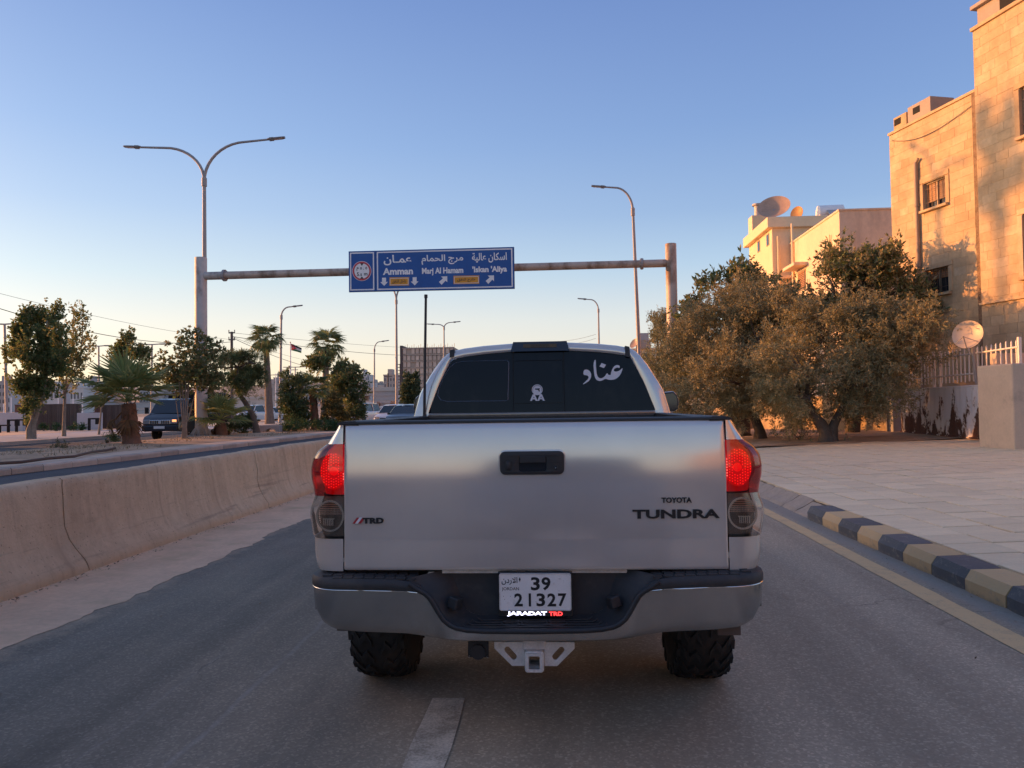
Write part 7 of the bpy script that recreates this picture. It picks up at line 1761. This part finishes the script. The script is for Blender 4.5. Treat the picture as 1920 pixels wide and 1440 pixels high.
    return t
def at(px, Y, z): return Vector((onY(px, 770, Y).x, Y, z))
car('white sports utility car parked between the small palm and the leaning pine', 'car', at(451, 76, .41), R_(-14), M_CWHITE, 4.6, 1.9, 1.72, 1.08, .98, (.85, 1.5, 4.0, 4.5), 'cars parked beyond the median', r=.36)
car('white hatchback parked behind the bent pine trunk', 'car', at(482, 82, .41), R_(-30), M_CWHITE, 4.0, 1.72, 1.50, .95, .88, (.8, 1.5, 3.3, 3.95), 'cars parked beyond the median')
car('white pickup parked between the tall palm trunk and the street lamp', 'pickup', at(508, 88, .41), R_(-28), M_CWHITE, 5.0, 1.8, 1.62, 1.05, .96, (1.1, 1.7, 2.7, 3.0), 'cars parked beyond the median', r=.35, bed=True)
car('white car with a lit headlight peeking out between the shrubs', 'car', at(653, 60, .41), R_(-12), M_CWHITE, 4.5, 1.85, 1.62, 1.02, .92, (.9, 1.5, 3.9, 4.4), 'cars parked beyond the median', lit=True)
car('left one of two small white sedans under the overpass', 'car', at(686, 96, .41), R_(-55), M_CWHITE, 4.3, 1.75, 1.42, .9, .83, group='cars parked beyond the median')
car('right one of two small white sedans under the overpass', 'car', at(703, 98, .41), R_(-50), M_CSILV, 4.4, 1.75, 1.45, .9, .83, group='cars parked beyond the median')
car('white car half hidden behind the black car left of the truck', 'car', at(722, 52, .26), R_(-8), M_CWHITE, 4.5, 1.82, 1.58, 1.0, .92, (.9, 1.6, 3.8, 4.4), 'cars on the left carriageway')
car('black car with a pale windscreen seen just left of the truck cab', 'car', at(748, 44, .26), R_(-5), M_CBLACK, 4.6, 1.86, 1.52, .99, .92, (.95, 1.75, 3.6, 4.3), 'cars on the left carriageway')
car('dark sedan parked behind the trunk of the big fan palm', 'car', at(238, 58, .41), R_(58), M_CNAVY, 4.4, 1.78, 1.45, .92, .86, group='cars parked beyond the median')
# small dark cargo truck with a caged load bed
V0 = gp(301, 826, .25); vt = thing('cargo_truck', 'dark navy cargo truck with a chrome grille and one glowing lamp beside the gantry post', 'cargo truck', V0, R_(-3))
def vb(mb, name, mt, parent=None, **k): return mb.build(name, mt, parent or vt, world=False, **k)
hw = .87; rows = []
for y, zf in ((0, 0), (.12, .0)): pass
prof = [(.10, .42), (.0, .55), (.0, .95), (.10, 1.08), (.52, 1.22), (1.02, 1.86), (1.25, 1.93), (2.05, 1.93), (2.1, 1.86), (2.1, .42)]
rows = []
for x, k in ((-hw, .03), (-hw*.98, .0), (-hw*.5, -.03), (0, -.045), (hw*.5, -.03), (hw*.98, 0), (hw, .03)):
    rows.append([Vector((x*(1-.10*max(0, (z-1.1)/.8)), y+k, z+(0 if abs(x) < hw else -.02))) for y, z in prof])
mb = MB().grid(rows, flip=True); n = len(prof); mb.f += [tuple(range(n)), tuple(6*n+k for k in range(n))[::-1]]; mb.m += [0, 0]; vb(mb, 'cab', M_CNAVY, smooth=35)
mb = MB(); mb.add([(-hw*.90, .50, 1.235), (hw*.90, .50, 1.235), (hw*.80, .985, 1.84), (-hw*.80, .985, 1.84)], [(0, 1, 2, 3)]); mb.v = [(x, y-.055+.02*abs(x), z+.02) for x, y, z in mb.v]; vb(mb, 'windscreen', M_WSCR)
for s in (-1, 1):
    mb = MB(); q = [(s*(hw*.985+.004), .72, 1.24), (s*(hw*.985+.004), 1.95, 1.24), (s*(hw*.91+.008), 1.95, 1.82), (s*(hw*.91+.008), 1.12, 1.82)]; mb.add(q, [(0, 1, 2, 3)] if s > 0 else [(3, 2, 1, 0)]); vb(mb, 'side_window', M_WSCR)
    vb(MB().box((s*.66, -.01, .86), (.34, .10, .20)), 'headlight', M_HLAMP, bevel=.02); vb(MB().box((s*.70, -.035, .90), (.20, .08, .10)), 'indicator', M_IND if s > 0 else M_HLAMP, bevel=.015)
    vb(MB().box((s*(hw+.14), .55, 1.38), (.18, .08, .30)), 'door_mirror', M_TYR2, bevel=.02)
    vb(MB().box((s*.62, -.03, .53), (.14, .06, .08)), 'fog_lamp', M_HLAMP)
    for yy in (.95, 3.9):
        w_ = link('wheel', None, vt, (s*(hw-.12), yy, .32)); a, bb = wheel_mesh(.32, .2); link('tyre', a, w_); link('hub', bb, w_)
gr = vb(MB().box((0, -.045, .84), (1.0, .06, .20)), 'grille', M_BRIGHT, bevel=.02)
for k in range(-4, 5):
    if abs(k) != 0: vb(MB().box((k*.105, -.078, .84), (.045, .012, .15)), 'grille_bar', M_TYR2, gr)
vb(MB().box((0, -.08, .84), (.12, .014, .10)), 'grille_emblem', M_STEEL, gr)
vb(MB().box((0, -.03, .56), (1.74, .16, .26)), 'front_bumper', M_CNAVY, bevel=.04); vb(MB().box((0, -.115, .60), (.52, .015, .12)), 'number_plate', M_WHITE_P)
vb(MB().bb((-.9, 2.2, .72), (.9, 5.0, .84)), 'load_bed', M_UNDER)
for s in (-1, 1): vb(MB().bb((s*.86, 2.2, .84), (s*.90, 5.0, 1.22)), 'bed_side', M_CNAVY)
for s in (-1, 1):
    for yy in (2.25, 3.6, 4.95): vb(MB().box((s*.88, yy, 1.62), (.05, .05, .85)), 'cage_post', M_UNDER)
    for zz in (1.4, 1.6, 1.8): vb(MB().box((s*.88, 3.6, zz), (.03, 2.75, .04)), 'cage_rail', M_UNDER)
mb = MB(); rows = [[Vector((x, y, z)) for x, z in ((-.9, 1.95), (-.86, 2.16), (-.5, 2.26), (.5, 2.26), (.86, 2.16), (.9, 1.95))] for y in (2.15, 3.5, 5.0)]; mb.grid(rows, flip=False); mb.f += [(0, 1, 2, 3, 4, 5), (12, 13, 14, 15, 16, 17)]; mb.m += [0, 0]; mb.bb((-.88, 2.2, 1.2), (.88, 2.24, 2.1)); vb(mb, 'load_cover', M_UNDER)

# ------------------------------------------------------------------ walls, panels and furniture at the far left
M_WWALL = pm('white_wall_paint', (.52, .52, .55), .85, var=.05, vs=.8, bump=.15, bs=20, stain=(.42, .41, .42), sfac=.6, ss=.7)
M_PANELD = pm('dark_panel_board', (.075, .062, .056), .7, var=.2, vs=1.5, bump=.2, objvar=.35); M_PANELB = pm('brown_panel_board', (.13, .07, .055), .7, var=.2, vs=1.5, bump=.2, objvar=.25)
def wallpx(name, label, cat, px0, px1, yt, yb, Y, th, mat, part):
    a, b = onY(px0, yb, Y), onY(px1, yb, Y); zt = onY((px0+px1)/2, yt, Y).z; t = thing(name, label, cat, (a.x, Y, .39))
    MB().bb((a.x, Y, .3), (b.x, Y+th, zt)).build(part, mat, t, bevel=.02); return t
wallpx('low_wall', 'low white wall at the far left edge behind the poplar', 'wall', -60, 42.5, 774, 811, 51.0, .3, M_WWALL, 'wall_face')
wallpx('low_wall', 'low white wall between the two dark panels', 'wall', 144, 188, 774, 806, 52.0, .3, M_WWALL, 'wall_face')
def panelfence(label, px0, px1, yt, Y, n, brown=0):
    a, b = onY(px0, 800, Y), onY(px1, 800, Y); zt = onY((px0+px1)/2, yt, Y).z; t = thing('panel_fence', label, 'fence', (a.x, Y, .39))
    w_ = (b.x-a.x)/n; ma = MB().bb((-w_/2+.006, 0, 0), (w_/2-.006, .05, zt-.35)).mesh('board', M_PANELD); mb2 = ma.copy(); mb2.materials[0] = M_PANELB
    for k in range(n):
        o = link('board', mb2 if k < brown else ma, t, (w_*(k+.5), .004*(k % 2), -.04))
    MB().bb((a.x-.05, Y+.06, .45), (b.x+.05, Y+.12, .55)).build('rail', M_PANELD, t); MB().bb((a.x-.03, Y-.01, zt-.02), (b.x+.03, Y+.07, zt+.03)).build('cap_rail', M_PANELD, t)
panelfence('long dark board fence behind the poplar and the pale trunk', 27.5, 151, 758.5, 53.0, 30, 5)
panelfence('dark board fence between the white wall and the big fan palm', 177, 246, 760, 54.5, 18, 3)
panelfence('short dark board fence behind the tall palm trunk', 482, 508, 763, 96, 8)
def rack(label, px, Y):
    c = at(px, Y, .39); t = thing('litter_bin', label, 'litter bin', c); MB().box((c.x-.32, Y, .78), (.13, .13, .84)).build('post', M_UNDER, t); MB().box((c.x, Y, 1.18), (.72, .16, .10)).build('arm', M_UNDER, t); MB().box((c.x+.26, Y, .98), (.22, .22, .36)).build('bucket', M_UNDER, t, bevel=.02)
rack('black post-mounted bin before the leftmost white wall', 25, 47.5); rack('black bin just right of the white wall end, behind the poplar trunk', 40, 48.5); rack('black post-mounted bin before the middle white wall', 176, 50.0)
t = thing('park_seat', 'black low seat frame cut off by the left edge', 'bench', at(-2, 47, .39)); c = at(-2, 47, .39); MB().box((c.x, 47, .86), (1.3, .4, .08)).build('seat', M_UNDER, t); MB().box((c.x, 47, .62), (.1, .3, .46)).build('leg', M_UNDER, t)
# pale concrete bench with an arched opening
bq = gp(505, 810, .42); t = thing('concrete_bench', 'pale concrete bench with an arched opening between the pine and the dark shrub', 'bench', bq)
k = bq.y/FPX; W_ = 38*k; H_ = 13*k
P = [(-W_/2, 0), (-W_*.20, 0)]+[(W_*.06-W_*.26*math.cos(a), H_*.52*math.sin(a)) for a in np.linspace(.25, PI-.25, 9)]+[(W_*.34, 0), (W_/2, 0), (W_/2, H_), (-W_/2, H_)]
MB().prism(P, bq, (1, 0, 0), (0, 0, 1), (0, .5, 0)).build('bench_body', M_GREYPAVE, t, bevel=.012)
# slender white posts of the sports court behind the wall
for k, (px, yt, Y) in enumerate(((7, 757, 60), (21, 745, 60), (41, 735, 64), (109, 745, 66), (137, 748, 66), (154.5, 742, 66), (517, 700, 100), (541, 700, 104))):
    b = at(px, Y, .4); tp = onY(px, yt, Y); t = thing('court_post', ('slender white post at the left edge behind the leftmost white wall', 'slender white post just right of the leftmost lamp post', 'tall slender white post beside the crown of the dense poplar', 'slender white post between the two poplar trunks', 'slender white post right of the pale poplar trunk', 'slender white post right of the long dark fence', 'slender white post right of the tall palm trunk', 'slender white post behind the flagpole')[k], 'post', b, 0, 'slender white posts'); MB().tube([b, tp], .05, 6).build('post', M_SWHITE, t); 
    MB().box(b+Vector((0, 0, .03)), (.3, .3, .06)).build('base_plate', M_LAMP, t)

# ------------------------------------------------------------------ town in the distance
def fmat(n, c, s=None): return pm(n, c, .9, var=.07, vs=.25, bump=0, stain=s, sfac=.55, ss=.15)
M_T1 = fmat('pale_town_wall', (.50, .45, .40)); M_T2 = fmat('grey_town_wall', (.40, .37, .36)); M_T3 = fmat('pink_town_wall', (.50, .40, .34)); M_T4 = fmat('white_town_wall', (.58, .55, .53))
M_TWIN = pm('far_window', (.10, .10, .115), .4, var=.2, bump=0)
TM = [M_T1, M_T2, M_T3, M_T4]
def block(label, px0, px1, yt, Y, mat, fl, cols, zb=None, name='apartment_block', group='houses on the far hillside', depth=12., cat='building', roof=True, win=True):
    a, b = onY(px0, 740, Y), onY(px1, 740, Y); zt = onY((px0+px1)/2, yt, Y).z; zb = hillz((a.x+b.x)/2, Y)-1 if zb is None else zb
    t = thing(name, label, cat, ((a.x+b.x)/2, Y, zb), 0, group); w_ = MB().bb((a.x, Y, zb-2), (b.x, Y+depth, zt)).build('wall', mat, t)
    MB().bb((a.x-.15, Y-.15, zt), (b.x+.15, Y+depth+.15, zt+.35)).build('parapet', mat, t)
    if roof: MB().bb((lerp(a.x, b.x, .2), Y+2, zt+.3), (lerp(a.x, b.x, .5), Y+6, zt+2.3)).build('stair_head', mat, t)
    if win and fl:
        H = (zt-zb-1)/fl; W_ = (b.x-a.x)/cols; wm = MB().bb((-W_*.20, -.06, -H*.24), (W_*.20, .06, H*.24)).mesh('window', M_TWIN)
        for i in range(fl):
            for j in range(cols):
                o = link('window', wm, w_); o.matrix_local = ORIG[t.name].inverted() @ Matrix.Translation((a.x+W_*(j+.5), Y-.03, zt-.4-H*(i+.5)))
    return t
spec = [(-8, 9, 716, 265, 1, 4, 3, 'grey block at the very left edge of the hillside'), (10, 19, 724, 262, 3, 3, 2, 'narrow block beside the leftmost lamp post'), (20, 49, 714, 270, 0, 4, 5, 'wide pale block with rows of windows left of the dense poplar'), (50, 66, 722, 300, 3, 3, 3, 'white block seen through the poplar crown'), (66, 88, 728, 285, 2, 2, 4, 'pinkish block behind the poplar stems'), (88, 107, 727, 255, 3, 2, 3, 'low white house above the long dark fence'), (108, 131, 722, 290, 0, 3, 4, 'pale house between the two poplars'), (131, 156, 728, 250, 3, 2, 4, 'white house right of the pale poplar trunk'), (158, 182, 716, 280, 1, 4, 4, 'grey block left of the big fan palm crown'), (183, 205, 727, 300, 2, 3, 3, 'pink house behind the sapling'), (262, 285, 730, 310, 0, 2, 4, 'pale house right of the big fan palm'), (290, 330, 735, 320, 1, 2, 5, 'grey house above the cargo truck'),
        (496, 512, 721, 300, 2, 2, 3, 'pinkish house behind the tall palm trunk'), (513, 532, 709, 330, 1, 4, 3, 'grey apartment house right of the tall palm trunk'), (530, 548, 713, 345, 1, 3, 3, 'grey house below the flag'), (549, 570, 722, 350, 2, 2, 3, 'pink house behind the dark shrub'), (640, 662, 722, 320, 2, 3, 4, 'pink house behind the dark-leaved tree'), (676, 689, 703, 300, 3, 5, 3, 'white stepped apartment block right of the dark-leaved tree'), (688, 695, 714, 298, 3, 4, 2, 'lower wing beside the white stepped block'), (695, 712, 719, 420, 1, 2, 3, 'grey house below the slack wire'), (707, 722, 722, 440, 2, 2, 3, 'pink house left of the orange lit block')]
for px0, px1, yt, Y, mi, fl, co_, lab in spec: block('far '+lab, px0, px1, yt, Y, TM[mi], fl, co_)
block('apartment block whose top floors catch orange sunlight', 719.5, 747, 704, 260, M_T3, 6, 5, group=None)
# unfinished concrete tower
YT = 122.; a, b = onY(755, 700, YT), onY(852, 700, YT); ztT = onY(800, 652, YT).z
t = thing('concrete_tower', 'unfinished grey concrete tower with a grid of bays and scaffolding up its left side', 'building', ((a.x+b.x)/2, YT, .4))
M_TC = pm('tower_concrete', (.44, .35, .28), .92, var=.12, vs=.4, bump=0); M_TI = pm('tower_infill', (.62, .48, .38), .92, var=.10, vs=.3, bump=0, objvar=.16)
MB().bb((a.x, YT, .3), (b.x, YT+14, ztT)).build('core', M_TC, t)
nf, nb = 10, 12; H = (ztT-.6)/nf; W_ = (b.x-a.x)/nb; im = MB().bb((-W_/2+.10, -.14, -H/2+.12), (W_/2-.10, .0, H/2-.14)).mesh('infill_panel', M_TI); Mi = ORIG[t.name].inverted()
for i in range(nf):
    for j in range(nb):
        if (i*7+j*3) % 11 == 0 and j < 6: continue
        o = link('infill_panel', im, t); o.matrix_local = Mi @ Matrix.Translation((a.x+W_*(j+.5), YT-.02, .6+H*(i+.5)))
for i in range(nf+1): MB().bb((a.x-.1, YT-.22, .55+H*i-.09), (b.x, YT, .55+H*i+.09)).build('floor_slab', M_TC, t)
MB().bb((a.x-.35, YT-.3, .3), (a.x+.05, YT+14, ztT+.4)).build('corner_column', pm('tower_shaft', (.10, .075, .07), .9), t)
sc = thing('scaffolding', 'ladder-like scaffold standing against the left side of the concrete tower', 'scaffold', (a.x-1, YT, .4))
for dx in (-.45, -.95): MB().tube([Vector((a.x+dx, YT, .4)), Vector((a.x+dx, YT, ztT-2.5))], .05, 5).build('standard', M_GRILLE, sc)
for i in range(16): z = 1.4+i*(ztT-4)/15; MB().bb((a.x-1.0, YT-.06, z-.05), (a.x-.38, YT+.06, z+.05)).build('ledger', M_GRILLE, sc)
for k in range(24): x = a.x+(b.x-a.x)*k/23; MB().tube([Vector((x, YT+.3, ztT-.1)), Vector((x+.03, YT+.3, ztT+.25+.2*((k*7) % 3)))], .03, 4).build('rebar', M_GRILLE, t)
# overpass and the low white buildings below it
YO = 175.; t = thing('overpass', 'long grey overpass crossing in the distance left of the truck', 'bridge', (onY(710, 740, YO).x, YO, 0))
z1, z0 = onY(710, 732.5, YO).z, onY(710, 741.5, YO).z; xa, xb = onY(590, 740, YO).x, onY(765, 740, YO).x
MB().bb((xa, YO, z0), (xb, YO+9, z1)).build('deck', M_T2, t); MB().bb((xa, YO-.25, z1-.1), (xb, YO, z1+.8)).build('parapet', M_T1, t)
for px in (604, 640, 672, 704, 741): x = onY(px, 740, YO).x; MB().bb((x-.5, YO+1, 0), (x+.5, YO+8, z0)).build('pier', M_T2, t)
for k in range(14): x = lerp(xa, xb, (k+.5)/14); MB().bb((x-.05, YO-.2, z1+.8), (x+.05, YO-.1, z1+1.9)).build('rail_post', M_LAMP, t)
MB().bb((xa, YO-.2, z1+1.85), (xb, YO-.1, z1+1.95)).build('hand_rail', M_LAMP, t)
t = block('grey block filling the dark band under the overpass', 697, 757, 742, 165, M_T2, 0, 1, .3, 'underpass_block', None, 6, roof=False);  # block fills the dark band below the deck
for px in (690, 716, 733, 752):
    x = onY(px, 750, 164.8).x; MB().bb((x-.9, 164.8, .3), (x+.9, 164.95, 3.4)).build('block_front', M_T3, t)
block('low white kiosk with a dark opening left of the thin lamp', 686, 705, 757, 128, M_T4, 1, 2, .4, 'kiosk', 'white kiosks beyond the parked cars', 4, roof=False)
block('low white kiosk right of the thin lamp', 713, 731, 756, 130, M_T4, 1, 2, .4, 'kiosk', 'white kiosks beyond the parked cars', 4, roof=False)
block('white gatehouse beside the concrete tower', 746, 757, 746, 112, M_T4, 2, 1, .4, 'gatehouse', None, 4, roof=False)
block('long low pale wall behind the parked cars', 420, 530, 748, 118, M_T1, 0, 1, .4, 'boundary_wall', None, .4, 'wall', roof=False)
wallpx('mesh_fence', 'pale mesh fence behind the parked white cars', 'fence', 425, 540, 762, 790, 104, .06, pm('fence_mesh', (.42, .41, .42), .8), 'mesh_panel')
# ------------------------------------------------------------------ the street outside the frame: it shades the road and is mirrored in the truck
M_AB = pm('apartment_stone', (.46, .37, .27), .9, var=.1, vs=.6, bump=.2)
def offblock(label, x0, x1, y0, y1, h, cols, fl):
    t = thing('apartment_block', label, 'building', ((x0+x1)/2, (y0+y1)/2, 0)); w_ = MB().bb((x0, y0, 0), (x1, y1, h)).build('wall', M_AB, t)
    MB().bb((x0-.12, y0-.12, h), (x1+.12, y1+.12, h+.45)).build('parapet', M_AB, t)
    wm = MB().bb((-.06, -.6, -.7), (.06, .6, .7)).mesh('window', M_TWIN)
    for i in range(fl):
        for j in range(cols):
            for xx in (x0-.03, x1+.03):
                o = link('window', wm, w_); o.matrix_local = ORIG[t.name].inverted() @ Matrix.Translation((xx, lerp(y0, y1, (j+.5)/cols), 1.8+3*i))
    return t
offblock('unseen stone block added left of the view to shade the road', -46, -32.5, -6, 32.0, 8.3, 11, 2)  # unseen block, added and sized to keep low sun off the road
offblock('long unseen stone block added behind the viewer to fill the reflections', -48, -33, -60, -10, 9.2, 12, 3)  # unseen, added so the mirrored horizon is not empty
offblock('stone apartment block beyond the pavement behind the viewer', 14.5, 27, -34, -7, 9.8, 8, 3)
offblock('unseen stone block added farther back behind the viewer to fill the reflections', 15, 28, -70, -40, 7.0, 8, 2)  # another unseen block added for the mirrored horizon
def added_shade_tree(label, x, y, h, rx, seed, mat, z0=3., rz=None):  # unseen trees added to dapple the edge of the road's shade
    b = Vector((x, y, .4)); r = random.Random(seed)
    lobes = [(x+r.uniform(-.5, .5)*rx, y+r.uniform(-.6, .6)*rx, z0+(h-z0)*q, rx*(1-.35*q)*r.uniform(.7, 1), rx*(1-.35*q), (h-z0)*.22) for q in (.2, .4, .55, .7, .82)]
    return tree('added_shade_tree', label, 'tree', b, [([b, b+Vector((0, 0, z0*.6)), b+Vector((.05, 0, h*.6))], .2, .08)], lobes, mat, M_BARKP, 1500, 10, .2, .14, .45, seed, 'unseen trees added for shade', .5, (.9, -.05), .8, .8, limbs=False)
added_shade_tree('unseen tree added beyond the shading block to break up its shadow edge', -29.5, 32.6, 7.4, 1.8, 61, L_POP)
added_shade_tree('unseen tree added before the shading block to dapple its shadow edge', -28.5, 19.5, 8.6, 2.0, 64, L_POP)
# tall slender tree whose shadow falls on the stone building
b = Vector((-33.5, 38.3, .4))
tree('tall_tree', 'very tall slender tree left of the view throwing its shadow on the stone building', 'tree', b, [([b, b+Vector((0, 0, 8)), b+Vector((0, 0, 13)), b+Vector((0, .1, 16.5))], .2, .10)],
     [(-33.5, 38.35, 15.3, .4, .42, .7), (-33.5, 38.75, 17.2, .25, .22, 1.0), (-33.5, 37.85, 17.0, .25, .22, .9), (-33.5, 38.3, 16.4, .35, .34, .6), (-33.5, 37.6, 15.4, .25, .24, .6), (-33.5, 38.9, 15.0, .25, .24, .5), (-33.5, 38.4, 14.3, .25, .24, .6)], L_POP, M_BARKP, 520, 10, .17, .12, .24, 66, None, .6, None, .8, .8, limbs=False)
# the dark car the picture is taken from
car('dark car standing right behind the pickup truck, mirrored in its tailgate', 'car', Vector((.05, .62, 0)), PI, M_CBLACK, 4.7, 1.9, 1.74, 1.04, .98, (1.30, 2.0, 4.0, 4.6), r=.36)
